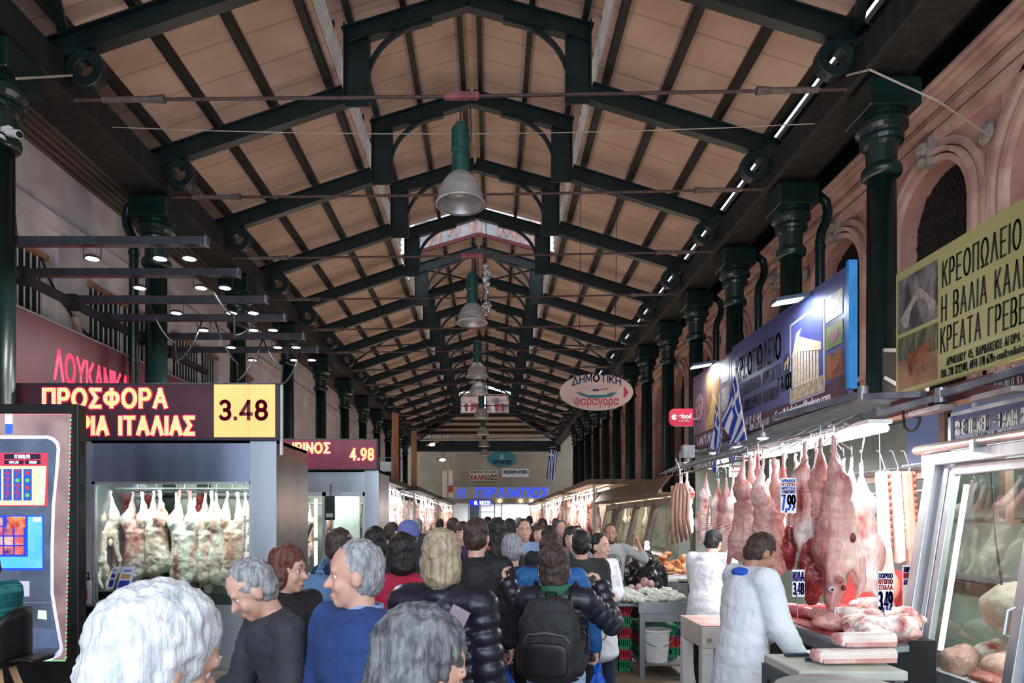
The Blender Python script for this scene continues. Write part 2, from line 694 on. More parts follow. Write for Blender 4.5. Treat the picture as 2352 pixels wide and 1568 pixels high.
BOARD = roof_boards()
PLASTER = mat('grey_mauve_plaster', (178, 170, 174), (206, 200, 202), 0.85, scale=1.6, bump=.1)
PLASTER_P = mat('stained_pink_plaster', (146, 104, 96), (190, 150, 140), 0.85, scale=1.3, c3=(208, 180, 168), bump=.12)
PLASTER_T = mat('dusty_moulding_plaster', (170, 134, 124), (204, 176, 164), 0.8, scale=2.2, bump=.12)
CREAM = mat('cream_end_wall_plaster', (158, 146, 128), (178, 166, 146), 0.85, scale=.8)
GROUND = mat('worn_market_paving', (96, 84, 72), (140, 124, 106), 0.55, scale=3, bump=.15)
GRILLE = mat('rusty_dark_grille', (24, 20, 19), (46, 38, 34), 0.7, scale=8)
FRAMEW = mat('weathered_white_slat', (196, 198, 196), (226, 226, 222), .6, scale=5)

CX = -0.385
STEP = 2.6
Y0 = 8.58                      # roof truss over the first ring
YB = -2.0                      # camera end of the roof
GAP0, GAP1 = Y0 + 4 * STEP + .25, Y0 + 5 * STEP - .3     # the lantern is open over the cross passage
YE = Y0 + 14 * STEP            # lantern ends
YG = 50.2

f = MB(); f.box(-14, 12, -8, 60, -.2, 0); structure(f.build('floor', GROUND))


def low_z(ax):                 # board plane of the two lower slopes over |x - CX|
    return 8.68 - (ax - 2.06) * 0.326 + .38


def lan_z(ax):
    return 10.22 - ax * .28 + .36


# lower slopes
for sd, nm, end in ((-1, 'ceiling_left', 5.85), (1, 'ceiling_right', 5.11)):
    mb = MB()
    a, b = 2.14, end
    pts = [(CX + sd * a, 0, low_z(a)), (CX + sd * b, 0, low_z(b)), (CX + sd * b, 0, low_z(b) + .05), (CX + sd * a, 0, low_z(a) + .05)]
    mb.slab([(x, YB, z) for x, y, z in pts], (0, YG - YB, 0))
    structure(mb.build(nm, BOARD))
# lantern roof, in two lengths
for nm, ya, yb in (('ceiling_lantern', YB, GAP0), ('ceiling_lantern_rear', GAP1, YE)):
    mb = MB()
    for sd in (-1, 1):
        pts = [(CX, 0, lan_z(0)), (CX + sd * 2.4, 0, lan_z(2.4)), (CX + sd * 2.4, 0, lan_z(2.4) + .05), (CX, 0, lan_z(0) + .05)]
        mb.slab([(x, ya, z) for x, y, z in pts], (0, yb - ya, 0))
    structure(mb.build(nm, BOARD))
# red verge of the second lantern roof
mb = MB()
for sd in (-1, 1):
    mb.beam((CX, GAP1 - .05, lan_z(0) + .03), (CX + sd * 2.42, GAP1 - .05, lan_z(2.42) + .03), .06, .11)
structure(mb.build('trim_1', mat('red_verge_paint', (92, 34, 34), (120, 46, 44), .6)))
# louvres in the lantern sides
for sd, nm in ((-1, 'window_1'), (1, 'window_2')):
    mb = MB()
    for ya, yb in ((YB, GAP0), (GAP1, YE)):
        for k in range(4):
            z = low_z(2.1) + .12 + k * .15
            x = CX + sd * 2.16
            mb.slab([(x - sd * .03, ya, z), (x + sd * .03, ya, z - .01), (x + sd * .03, ya, z + .0), (x - sd * .03, ya, z + .01)], (0, yb - ya, 0))
    o = structure(mb.build(nm, FRAMEW))
    mb = MB()
    y = Y0 - 4 * STEP
    while y < YE:
        if not (GAP0 - .3 < y < GAP1):
            for q in (.0, .87, 1.73):
                x = CX + sd * 2.2
                mb.box(x - .02, x + .02, y + q - .02, y + q + .02, low_z(2.1) - .02, lan_z(2.3))
        y += STEP
    mb.build('louvre_frame', IRON, o)

# purlins (run the whole length)
PUR = IRON_D
npur = 0
for sd in (-1, 1):
    for ax in (2.27, 3.2, 4.12, 4.98):
        mb = MB()
        z = low_z(ax) - .075
        mb.beam((CX + sd * ax, YB, z), (CX + sd * ax, YG - .6, z), .11, .14)
        structure(mb.build('trim_purlin', PUR))
    for ax in (.17, 1.06, 1.93):
        mb = MB()
        z = lan_z(ax) - .075
        mb.beam((CX + sd * ax, YB, z), (CX + sd * ax, GAP0 - .2, z), .09, .14)
        mb.beam((CX + sd * ax, GAP1 + .05, z), (CX + sd * ax, YE, z), .09, .14)
        structure(mb.build('trim_purlin', PUR))

# eaves girders on the columns
for sd, nm, xi in ((-1, 'beam_left', 4.93), (1, 'beam_right', 4.93)):
    mb = MB()
    x0, x1 = CX + sd * xi, CX + sd * (xi + .62)
    mb.box(min(x0, x1), max(x0, x1), YB, YG, 7.15, 7.58)
    structure(mb.build(nm, mat('rust_streaked_girder', (18, 19, 19), (42, 44, 40), .7, scale=5, stretch=(1, 2.2, .12), lo=.45, hi=.75), bev=.02))

# low roofs of the side aisles
mb = MB(); mb.box(4.9, 9, YB, YG, 8.2, 8.3); structure(mb.build('ceiling_side_right', DARK))  # darkness under this aisle roof is put into its colour
SOFFIT = mat('brown_ribbed_soffit', (74, 62, 58), (98, 84, 78), .8, scale=4, stretch=(6, .2, 1))
mb = MB(); mb.box(-9, -5.82, YB, YG, 7.3, 7.38); structure(mb.build('ceiling_side_left', SOFFIT))
mb = MB()
for k in range(5):
    mb.box(-6.62 + k * .13, -6.55 + k * .13, YB, YG, 7.24, 7.3)
structure(mb.build('trim_soffit', SOFFIT))

# ---- trusses
def truss_parts(root):
    y = root.location.y
    for sd in (-1, 1):
        def X(a):
            return CX + sd * a
        m = MB(); m.ibeam((X(5.3), y, 7.63), (X(2.0), y, 8.70), .16, .30); m.build('rafter', IRON, root)
        m = MB()
        m.box(min(X(1.6), X(2.02)), max(X(1.6), X(2.02)), y - .012, y + .012, 8.52, 9.86)
        m.box(min(X(1.6), X(1.62)), max(X(1.6), X(1.62)), y - .09, y + .09, 8.62, 9.62)
        m.box(min(X(2.0), X(2.02)), max(X(2.0), X(2.02)), y - .09, y + .09, 8.52, 9.86)
        m.build('lantern_post', IRON, root)
        m = MB(); m.ibeam((X(2.02), y, 9.655), (X(0.0), y, 10.245), .16, .29); m.build('lantern_rafter', IRON, root)
        m = MB()
        c = (.60, 8.80)
        pts = [(X(c[0] + 1.07 * cos(radians(a))), y, c[1] + 1.07 * sin(radians(a))) for a in range(0, 86, 8)]
        for p, q in zip(pts, pts[1:]):
            m.beam(p, q, .07, .07, (0, 1, 0))
        m.beam((X(.98), y, 9.80), (X(.58), y, 9.90), .1, .06)
        m.box(min(X(.74), X(.8)), max(X(.74), X(.8)), y - .03, y + .03, 9.84, 9.96)
        m.build('curved_brace', IRON, root)
        m = MB()
        n = 28
        rx, rz = X(4.69), 7.44
        vs_, fs = [], []
        for yy in (y - .075, y + .075):
            for rr in (.235, .105):
                for k in range(n):
                    a = 2 * pi * k / n
                    vs_.append((rx + rr * cos(a), yy, rz + rr * sin(a)))
        for k in range(n):
            k2 = (k + 1) % n
            fs += [(k, k2, n + k2, n + k), (2 * n + k, 3 * n + k, 3 * n + k2, 2 * n + k2), (k, 2 * n + k, 2 * n + k2, k2), (n + k, n + k2, 3 * n + k2, 3 * n + k)]
        m.add(vs_, fs)
        m.build('ring_bracket', IRON, root, bev=.012)
    m = MB()
    m.tube([(CX - 4.85, y, 7.08), (CX, y, 7.06), (CX + 4.85, y, 7.08)], .022, 8)
    rod = m.build('tie_rod', mat('rusty_red_rod', (58, 40, 40), (84, 58, 54), .6, scale=12), root)
    for sd in (-1, 1):
        m = MB()
        m.tube([(CX + sd * 3.9, y, 7.08), (CX + sd * 4.5, y, 7.08)], .038, 8)
        m.tube([(CX + sd * 3.72, y, 7.08), (CX + sd * 3.92, y, 7.08)], [.055, .04], 8)
        m.build('turnbuckle', mat('rusty_grey_iron', (74, 66, 62), (104, 92, 86), .6, scale=14), rod)


first = None
tr_n = 0
for i in range(-1, 15):
    y = Y0 + i * STEP
    lab = ('%s dark green steel roof truss from the camera end, carrying the lantern' % ORD[tr_n]).strip()
    if first is None:
        first = thing('roof_truss', lab, 'roof truss', (CX, y, 7.0), group='steel roof trusses along the hall')
        truss_parts(first)
    else:
        dup(first, (CX, y, 7.0), label=lab)
    tr_n += 1

# roof meshes tilted in place of a camera roll: right-hand side raised, left lowered
done = set()
for o in list(COL.objects):
    if o.type != 'MESH' or o.data.name in done:
        continue
    rt = o
    while rt.parent:
        rt = rt.parent
    if rt.name.startswith(('roof_truss', 'ceiling_', 'beam_', 'trim_', 'window_')) and not rt.name.startswith('ceiling_side'):
        done.add(o.data.name)
        off = world_loc(o)
        for v in o.data.vertices:
            v.co.z += .014 * (v.co.x + off.x - CX)

# diagonal bracing bars
def brace(p, q, lab, r=.05):
    m = MB(); m.beam(p, q, r * 2, r * 1.4)
    tag(m.build('bracing_bar', IRON), lab, 'bracing bar', 'diagonal bracing bars under the roof')


for sd, w in ((-1, 'left'), (1, 'right')):
    brace((CX + sd * 5.0, Y0 + .02, 7.86), (CX + sd * 3.9, Y0 - STEP, 8.24), 'steel bracing bar slanting off the foot of the nearest full truss on the %s slope' % w, .06)
    brace((CX + sd * 5.05, Y0 + 6 * STEP, 7.8), (CX + sd * 2.4, Y0 + 7 * STEP, 8.62), 'thin bracing bar across the %s slope past the open lantern bay, falling from the middle' % w, .03)
    brace((CX + sd * 2.4, Y0 + 6 * STEP, 8.70), (CX + sd * 5.05, Y0 + 7 * STEP, 7.88), 'thin bracing bar across the %s slope past the open lantern bay, rising toward the middle' % w, .03)
    brace((CX + sd * .2, Y0 + 5 * STEP + .1, 10.25), (CX + sd * 1.85, Y0 + 6 * STEP, 9.78), 'thin bracing bar under the second lantern roof on the %s, starting at the ridge' % w, .03)
    brace((CX + sd * 1.85, Y0 + 5 * STEP + .1, 9.70), (CX + sd * .2, Y0 + 6 * STEP, 10.17), 'thin bracing bar under the second lantern roof on the %s, ending at the ridge' % w, .03)

# ---- cast iron columns
def column(root, x, y, drain=None):
    m = MB(); m.lathe([(.27, 0), (.27, .25), (.22, .32), (.2, .45), (.185, .6), (.165, 6.1)], (x, y, 0), 28); m.build('shaft', COLUMN_G, root, smooth=True)
    m = MB(); m.lathe([(.19, 6.04), (.225, 6.07), (.235, 6.12), (.225, 6.17), (.19, 6.2)], (x, y, 0), 28); m.build('collar', COLUMN_G, root, smooth=True)
    m = MB()
    m.lathe([(.175, 6.16), (.18, 6.42), (.21, 6.46), (.245, 6.47), (.255, 6.52), (.235, 6.57), (.25, 6.6), (.3, 6.64), (.3, 6.7), (.27, 6.76), (.27, 6.8)], (x, y, 0), 28)
    m.build('capital', COLUMN_G, root, smooth=False)
    m = MB(); m.box(x - .32, x + .32, y - .31, y + .31, 6.8, 7.15); m.build('abacus', COLUMN_G, root, bev=.02)


firstc = None
for i in range(13):
    y = 8.62 + STEP * i
    lab = '%s dark green iron column from the camera on the olive and blue sign side' % ORD[i]
    if firstc is None:
        firstc = thing('iron_column', lab, 'column', (4.93, y, 0), group='iron columns of the hall')
        column(firstc, 4.93, y)
    else:
        dup(firstc, (4.93, y, 0), label=lab)
for i in range(11):
    dup(firstc, (-5.58, 7.72 + 3.66 * i, 0), scale=(1, 1, .981), label='%s dark green iron column from the camera on the price display side' % ORD[i])
# drain pipes
def pipe(x, y, side, lab):
    t = thing('drain_pipe', lab, 'drain pipe', (x, y, 0), group='green drain pipes beside the columns')
    m = MB()
    m.tube([(x, y, 0), (x, y, 6.35), (x - .03 * side, y, 6.5), (x - .1 * side, y, 6.65), (x - .13 * side, y, 6.8), (x - .1 * side, y, 6.98), (x + .06 * side, y, 7.1)], .075, 14)
    m.build('pipe', COLUMN_G, t, smooth=True)
    m = MB()
    for z in (2.2, 4.4, 6.2):
        m.lathe([(.088, z), (.088, z + .05)], (x, y, 0), 14)
    m.build('pipe_collar', COLUMN_G, t)


pipe(-6.02, 11.5, 1, 'green drain pipe with a curved head beside the column behind the lamp bars')
pipe(5.42, 11.25, -1, 'dark green drain pipe beside the second column above the blue sign')
pipe(5.42, 13.85, -1, 'dark green drain pipe beside the third column above the blue sign')
pipe(5.42, 16.45, -1, 'dark green drain pipe beside the fourth column beyond the blue sign')

# ---- right wall: pink plaster, arches with grilles, cornice
WX = 6.3
mb = MB()
mb.box(WX + .38, WX + .5, YB, YG, 0, 7.55)
structure(mb.build('wall_right', mat('grey_infill_plaster', (140, 136, 130), (166, 162, 154), .85, scale=1.2)))


def arch_face(yc, half, spring, ya, yb, ztop, x, n=24):
    """front skin of the wall between ya and yb with an arched opening"""
    m = MB()
    pts = [(x, yc + half * cos(pi * k / n), spring + half * sin(pi * k / n)) for k in range(n + 1)]   # right (far) to left
    m.quad((x, ya, 0), (x, yc - half, 0), (x, yc - half, spring), (x, ya, spring))
    m.quad((x, yc + half, 0), (x, yb, 0), (x, yb, spring), (x, yc + half, spring))
    for k in range(n):
        p, q = pts[k], pts[k + 1]
        def top(p):
            t = (p[1] - (yc - half)) / (2 * half)
            return (x, ya + (yb - ya) * t, ztop)
        m.quad(p, q, top(q), top(p))
    m.quad((x, ya, spring), (x, yc - half, spring), (x, ya, ztop), (x, ya, ztop)) if False else None
    m.poly([(x, ya, spring), (x, yc - half, spring), (x, ya, ztop)])
    m.poly([(x, yc + half, spring), (x, yb, spring), (x, yb, ztop)])
    # reveal
    full = [(x, yc + half, 0)] + pts + [(x, yc - half, 0)]
    for p, q in zip(full, full[1:]):
        m.quad(p, q, (x + .38, q[1], q[2]), (x + .38, p[1], p[2]))
    return m


arches = [(7.0, 1.28, 5.75, True)] + [(9.72 + STEP * k, .78, 5.98, False) for k in range(13)]
edges = [4.6, 8.42] + [9.72 + STEP * k + 1.3 for k in range(13)]
LATT = mat('rusty_dark_grille', (24, 20, 19))
mb = MB(); mb.quad((WX, YB, 0), (WX, 4.6, 0), (WX, 4.6, 7.35), (WX, YB, 7.35)); structure(mb.build('wall_right', PLASTER_P))
for k, (yc, half, spring, big) in enumerate(arches):
    o = structure(arch_face(yc, half, spring, edges[k], edges[k + 1], 7.35, WX).build('wall_right', PLASTER_P))
    # moulded archivolt
    mb = MB()
    for rr, w, h in ((half + .05, .08, .08), (half + .15, .06, .12), (half + .25, .1, .05)) if not big else ((half + .06, .1, .08), (half + .2, .07, .12), (half + .33, .12, .06)):
        pts = [(WX - h / 2, yc + rr, 3.2)] + [(WX - h / 2, yc + rr * cos(pi * q / 28), spring + rr * sin(pi * q / 28)) for q in range(29)] + [(WX - h / 2, yc - rr, 3.2)]
        for p, q in zip(pts, pts[1:]):
            mb.beam(p, q, h, w, Vector((0, (p[1] + q[1]) / 2 - yc, max(0, (p[2] + q[2]) / 2 - spring) or .001)))
    structure(mb.build('trim_arch', PLASTER_T))
    if not big:
        wdw = thing('window_%d' % (k + 2), 'x', 'window', (WX + .2, yc, 0))
        for kk in ('label', 'category'):
            del wdw[kk]
        structure(wdw)
        mb = MB()
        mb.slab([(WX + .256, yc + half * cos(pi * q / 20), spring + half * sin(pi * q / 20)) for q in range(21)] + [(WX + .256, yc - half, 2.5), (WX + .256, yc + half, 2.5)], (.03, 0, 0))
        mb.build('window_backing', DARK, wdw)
        mb = MB()
        st = .11
        q = -3.6
        def inside(y, z):
            return abs(y - yc) < half and (z < spring or (y - yc) ** 2 + (z - spring) ** 2 < half * half)
        for sgn in (1, -1):
            c = -6.0
            while c < 6.0:
                seg = []
                for t in range(61):
                    z = 3.0 + (spring + half - 3.0) * t / 60
                    y = yc + sgn * ((z - 4.6) * .55) + c
                    if inside(y, z):
                        seg.append((WX + .24, y, z))
                if len(seg) > 1:
                    mb.beam(seg[0], seg[-1], .014, .014)
                c += st
        mb.build('window_grille', GRILLE, wdw)
    # keystone ornament and rosettes
    if k < 7:
        t = thing('keystone', 'grey carved keystone at the crown of the %s' % ('wide blind arch' if big else '%s grilled arch from the camera' % ORD[k - 1]), 'keystone', (WX, yc, spring + half + .16), group='carved keystones of the arcade')
        mb = MB(); zz = spring + half + .16
        mb.slab([(WX - .16, yc - .09, zz - .16), (WX - .16, yc + .09, zz - .16), (WX - .16, yc + .15, zz + .2), (WX - .16, yc - .15, zz + .2)], (.17, 0, 0))
        mb.ball((WX - .17, yc, zz + .08), (.09, .12, .1)); mb.ball((WX - .18, yc, zz - .1), (.06, .07, .08))
        mb.build('keystone_block', mat('grey_carved_stone', (124, 118, 112), (158, 150, 144), .85, scale=14, bump=.6), t)
        yr = yc + (1.3 if not big else 1.62)
        mb = MB(); mb.lathe([(.02, 0), (.12, .02), (.14, .05), (.09, .07), (.05, .1), (.0, .1)], (0, 0, 0), 16)
        for q in range(6):
            a = q * pi / 3
            mb.ball((.085 * cos(a), .085 * sin(a), .06), (.04, .04, .03), 8, 6)
        me = mb.mesh('rosette')
        o = obj('rosette', me, mat('grey_carved_stone', (124, 118, 112)))
        o.rotation_euler = (0, -pi / 2, 0)
        o.location = (WX, yr, 6.62)
        tag(o, 'grey stone rosette on the pink wall, %s from the camera' % ORD[k], 'rosette', 'stone rosettes between the arches')
# corbels under the arches
for k in range(6):
    yc = edges[k + 1]
    mb = MB()
    for h, w in ((0, .3), (.06, .36), (.14, .42)):
        mb.box(WX - .08 - h * .8, WX + .02, yc - w, yc + w, 3.9 + h, 3.98 + h)
    mb.box(WX - .06, WX + .02, yc - .26, yc + .26, 2.6, 3.9)
    structure(mb.build('trim_pier', PLASTER_T))
mb = MB()
for x, z0, z1 in ((.06, 7.02, 7.08), (.1, 7.08, 7.18), (.2, 7.22, 7.27), (.16, 7.27, 7.37), (.3, 7.41, 7.46), (.38, 7.46, 7.53), (.44, 7.53, 7.57)):
    mb.box(WX - x, WX + .4, YB, YG, z0, z1)
structure(mb.build('trim_cornice', PLASTER_T))

mb = MB(); mb.box(WX + .1, WX + .5, YB, YG, 7.57, 8.4); structure(mb.build('wall_right_upper', DARK))  # black gap above the cornice: unlit depth painted as a dark wall
# ---- left wall with barred windows
LX = -6.62
mb = MB()
mb.box(LX - .2, LX, YB, YG, 0, 7.35)
structure(mb.build('wall_left', PLASTER))
mb = MB()
for yy in (10.35, 13.3, 16.4):
    mb.box(LX, LX + .06, yy, yy + .55, 2.8, 6.1)
mb.box(LX, LX + .12, YB, YG, 6.1, 6.3)
structure(mb.build('trim_pilaster', PLASTER))
BAR = mat('white_window_bar', (176, 176, 180), (196, 196, 198), .5)
for k, (ya, yb) in enumerate(((8.1, 10.0), (11.25, 12.15), (12.3, 13.2), (14.2, 15.4), (15.6, 16.3), (17.6, 18.7))):
    z0, z1 = 4.62, 5.55
    w = bpy.data.objects.new('window_%d' % (20 + k), None); COL.objects.link(w); w.location = (LX, ya, z0); structure(w)
    m = MB(); m.box(LX - .01, LX + .012, ya, yb, z0, z1); m.build('window_recess', DARK, w)
    m = MB()
    nb = int((yb - ya) / .13)
    for q in range(nb + 1):
        y = ya + (yb - ya) * q / nb
        m.tube([(LX + .06, y, z0), (LX + .06, y, z1)], .012, 6)
    m.build('window_bars', BAR, w)
    m = MB(); m.box(LX, LX + .1, ya - .08, yb + .08, z1, z1 + .08); m.box(LX, LX + .12, ya - .08, yb + .08, z0 - .08, z0)
    m.build('window_frame', mat('brown_wood_trim', (128, 92, 66), (156, 116, 86), .7, scale=8), w)
# arched passage doors further along
for k, yc in enumerate((22.5, 27.5)):
    m = MB()
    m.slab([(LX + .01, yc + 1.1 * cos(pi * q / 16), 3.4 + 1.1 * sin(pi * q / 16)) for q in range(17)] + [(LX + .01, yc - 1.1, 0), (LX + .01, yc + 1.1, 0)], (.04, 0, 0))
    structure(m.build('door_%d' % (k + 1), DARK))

# ---- end of the hall
mb = MB()
a, b = 2.14, 5.45
for sd in (-1, 1):
    mb.poly([(CX + sd * 2.1, YE, low_z(2.1)), (CX + sd * b, YG, low_z(b)), (CX, YG, low_z(b)), (CX, YE, low_z(2.1))])
structure(mb.build('ceiling_end', BOARD))
mb = MB()
for t in (.2, .42, .64, .86):
    y = YE + (YG - YE) * t
    z = low_z(2.1) + (low_z(b) - low_z(2.1)) * t - .1
    w = 2.1 + (b - 2.1) * t
    mb.beam((CX - w, y, z), (CX + w, y, z), .1, .16)
structure(mb.build('trim_end_purlin', PUR))
for sd in (-1, 1):
    mb = MB(); mb.ibeam((CX + sd * 2.0, YE, 8.7), (CX + sd * 5.2, YG, 7.6), .2, .4); structure(mb.build('beam_hip', IRON))
mb = MB(); mb.box(CX - 5.5, CX + 5.5, YG, YG + .4, 6.75, 7.5); structure(mb.build('beam_end', IRON))
mb = MB(); mb.box(CX - 7, CX + 7.2, 54, 54.3, 3.0, 9.5); mb.box(CX - 7, -4.4, 54, 54.3, 0, 3.0); mb.box(4.4, 8, 54, 54.3, 0, 3.0)
structure(mb.build('wall_far', CREAM))
mb = MB(); mb.box(CX - 7, CX + 7.2, 58, 58.2, 0, 3.4); structure(mb.build('wall_far_shop', WHITE))
mb = MB(); mb.box(CX - 7, CX + 7.2, 50.6, 58.2, 9.5, 9.6); structure(mb.build('ceiling_end_shop', CREAM))
# ------------------------------------------------------------------ pendant lamps on the tie rods
def pendant(root, cable_top):
    x, y, z = root.location      # z = rim of the dome
    m = MB()
    prof = [(.30, 0), (.315, .0), (.315, .02), (.29, .05), (.275, .13), (.24, .24), (.18, .33), (.12, .385), (.1, .4)]
    inn = [(r - .008, zz) for r, zz in reversed(prof[3:-1])] + [(.295, .012)]
    m.lathe(prof + [(.09, .39)] + inn, (x, y, z), 36, cap=False)
    m.build('dome_shade', mat('spun_aluminium_dome', (176, 176, 176), (206, 206, 206), .36, .55, scale=3, stretch=(1, 1, 5)), root, smooth=True)
    m = MB(); m.lathe([(.0, .1), (.05, .11), (.06, .17), (.04, .25), (.03, .36)], (x, y, z), 14); m.build('bulb', mat('frosted_bulb', (214, 210, 220), (230, 228, 232), .15), root, smooth=True)
    m = MB()
    m.lathe([(.1, .39), (.11, .4), (.11, .6), (.1, .62), (.1, .66), (.11, .67), (.105, .96), (.06, 1.02), (.0, 1.02)], (x, y, z), 24)
    for k in range(12):
        a = k * pi / 6
        m.beam((x + .112 * cos(a), y + .112 * sin(a), z + .67), (x + .108 * cos(a), y + .108 * sin(a), z + .95), .012, .012)
    m.build('gear_housing', mat('green_gear_housing', (22, 66, 60), (32, 84, 76), .35), root, smooth=False)
    m = MB(); m.tube([(x, y, z + 1.0), (x, y, cable_top)], .008, 6); m.tube([(x + .07, y, z + .55), (x + .14, y, z + .9), (x + .12, y, cable_top)], .006, 6)
    m.build('hanging_cable', CABLE, root)
    m = MB(); m.box(x - .22, x + .24, y - .04, y + .04, cable_top - .04, cable_top + .06); m.build('hanger_plate', mat('red_primer_plate', (120, 62, 66), (150, 84, 88), .6), root, bev=.03)


lampy = [Y0, Y0 + 2 * STEP, Y0 + 4 * STEP, 21.6, Y0 + 7 * STEP, Y0 + 9 * STEP, Y0 + 11 * STEP, Y0 + 13 * STEP]
l0 = None
for i, y in enumerate(lampy):
    lab = '%s dome pendant lamp from the camera, hanging from a tie rod on the hall axis' % ORD[i]
    if l0 is None:
        l0 = thing('pendant_lamp', lab, 'lamp', (CX, y, 5.70), group='industrial pendant lamps')
        pendant(l0, 7.06)
    else:
        dup(l0, (CX, y, 5.70), label=lab)
# crumpled foil bundle
mb = MB()
random.seed(3)
for k in range(9):
    z = 7.62 - k * .13
    r = .06 + .035 * sin(k * .9) + (.05 if k == 7 else 0)
    mb.ball((CX + .28 + random.uniform(-.02, .02), 15.9, z), (r, r, .1), 12, 8)
me = bake(mb, 'foil_bundle', .018, 2, .4, noise=.12, nscale=.07)
for p in me.polygons:
    p.use_smooth = False
o = obj('foil_bundle', me, mat('crumpled_foil', (190, 190, 196), (220, 220, 226), .22, .95, scale=20, bump=.6))
tag(o, 'crumpled silver foil bundle hanging above the second pendant lamp', 'foil bundle')
mb = MB(); mb.tube([(CX + .28, 15.9, 7.6), (CX + .26, 15.9, 8.9), (CX + .17, 15.9, 10.52)], .008, 6); mb.build('hanging_wire', CABLE, o)

# ------------------------------------------------------------------ wires and the camera on the first columns
def wire(pts, r, m, lab, name='rope', cat='rope', sag=0.0):
    ps = []
    for p, q in zip(pts, pts[1:]):
        p, q = Vector(p), Vector(q)
        for k in range(8):
            t = k / 8
            v = p.lerp(q, t); v.z -= sag * 4 * t * (1 - t); ps.append(v)
    ps.append(Vector(pts[-1]))
    mb = MB(); mb.tube(ps, r, 6)
    return tag(mb.build(name, m), lab, cat)


wire([(CX - 4.82, Y0 - .1, 7.26), (-5.25, 7.55, 6.62)], .014, ROPE, 'pale rope from the first ring bracket down to the column with the security camera')
wire([(CX + 4.8, Y0 - .1, 7.26), (4.38, 7.9, 6.95), (5.2, 7.95, 6.62), (6.24, 8.55, 6.55)], .012, ROPE, 'pale rope from the ring bracket above the second pink arch across to the wall')
wire([(CX - 4.95, Y0 + 1.0, 7.25), (CX + 4.95, Y0 + 1.0, 7.3)], .007, ROPE, 'thin slack wire stretched across the hall behind the nearest tie rod', 'wire', 'wire', .12)
wire([(LX + .03, 9.3, 7.2), (LX + .03, 9.5, 5.6)], .008, CABLE, 'thin dark cable running down the mauve wall above the barred window', 'cable', 'cable')
wire([(LX + .1, 9.9, 5.55), (LX + .1, 10.5, 5.0), (LX + .1, 11.4, 4.7), (LX + .1, 12.6, 4.6)], .02, CABLE, 'loose black cable drooping over the second barred window', 'cable', 'cable', .1)
wire([(LX + .16, 10.6, 4.9), (LX + .14, 11.0, 4.35), (LX + .16, 11.5, 4.3)], .05, mat('beige_conduit', (150, 134, 118), (176, 160, 142), .8), 'bent beige conduit hanging under the lamp rail', 'conduit', 'conduit', .03)

t = thing('security_camera', 'small white security camera on the first left column', 'camera', (-5.36, 7.55, 6.02))
mb = MB(); mb.beam((-5.4, 7.55, 6.05), (-5.28, 7.5, 6.04), .05, .05); mb.build('mount', WHITE, t)
mb = MB(); mb.tube([(-5.3, 7.5, 6.0), (-5.13, 7.42, 5.93)], .045, 14); mb.build('camera_body', WHITE, t, smooth=False)
mb = MB(); mb.tube([(-5.128, 7.419, 5.929), (-5.12, 7.415, 5.926)], .034, 14); mb.build('lens', BLACK, t)
t = thing('pipe_clamp', 'pale clamp band round the first column on the left, under the security camera', 'clamp', (-5.58, 7.59, 5.98))
mb = MB(); mb.lathe([(.178, 5.96), (.186, 5.96), (.186, 6.0), (.178, 6.0)], (-5.58, 7.59, 0), 24, cap=False); mb.build('band', WHITE, t)

# ------------------------------------------------------------------ oval hanging sign
SIGN_PINK = mat('faded_pink_sign', (196, 164, 156), (214, 186, 176), .7, scale=2)
NAVY = mat('navy_sign_paint', (34, 40, 84), (44, 52, 98), .5)
REDP = mat('red_sign_paint', (170, 40, 52), (190, 56, 64), .5)
oy = 14.0
c = at(1370, 900, oy)
t = thing('oval_sign', 'faded pink oval hanging sign with a fishing boat and a red arrow', 'sign', (c.x, oy, c.z))
rx, rz = .755, .375
mb = MB(); mb.slab([(c.x + rx * cos(2 * pi * k / 48), oy, c.z + rz * sin(2 * pi * k / 48)) for k in range(48)], (0, .05, 0)); mb.build('board', SIGN_PINK, t)
put_text('ΔΗΜΟΤΙΚΗ', t, NAVY, (c.x, oy, c.z + .13), (1, 0, 0), (0, 0, 1), .14, width=.98, align='c', bold=.2, rise=lambda x: .09 - .33 * x * x)
font_text('ψαραγορα', t, REDP, (c.x, oy, c.z - .265), (1, 0, 0), (0, 0, 1), .24, width=.92, align='CENTER', bold=.005)
mb = MB(); mb.slab([(c.x + .56, oy, c.z + .12), (c.x + .56, oy, c.z - .14), (c.x + .66, oy, c.z - .01)], (0, -.006, 0)); mb.build('arrow', REDP, t)
def flat(pts, y, m, name, par, dy=-.006):
    mb = MB(); mb.slab([(x, y, z) for x, z in pts], (0, dy, 0)); return mb.build(name, m, par)
flat([(c.x - .3, c.z + .05), (c.x - .22, c.z - .05), (c.x + .16, c.z - .05), (c.x + .26, c.z + .06), (c.x + .1, c.z + .01), (c.x - .2, c.z + .01)], oy, mat('cream_boat_paint', (190, 180, 160), (206, 196, 176), .6), 'boat', t, -.008)
flat([(c.x - .08, c.z + .02), (c.x - .08, c.z + .06), (c.x + .05, c.z + .06), (c.x + .05, c.z + .02)], oy, NAVY, 'boat_cabin', t, -.01)
flat([(c.x + .07, c.z + .035), (c.x + .07, c.z + .055), (c.x + .27, c.z + .08), (c.x + .22, c.z + .05)], oy, REDP, 'boat_net', t, -.01)
TEAL = mat('sea_green_sign_paint', (40, 92, 100), (66, 118, 124), .6, scale=30)
flat([(c.x - .42, c.z - .01), (c.x - .3, c.z - .01), (c.x - .2, c.z - .06), (c.x + .18, c.z - .06), (c.x + .3, c.z - .01), (c.x + .42, c.z - .01), (c.x + .3, c.z - .1), (c.x + .1, c.z - .12), (c.x - .15, c.z - .13), (c.x - .3, c.z - .08)], oy, TEAL, 'waves', t)
mb = MB()
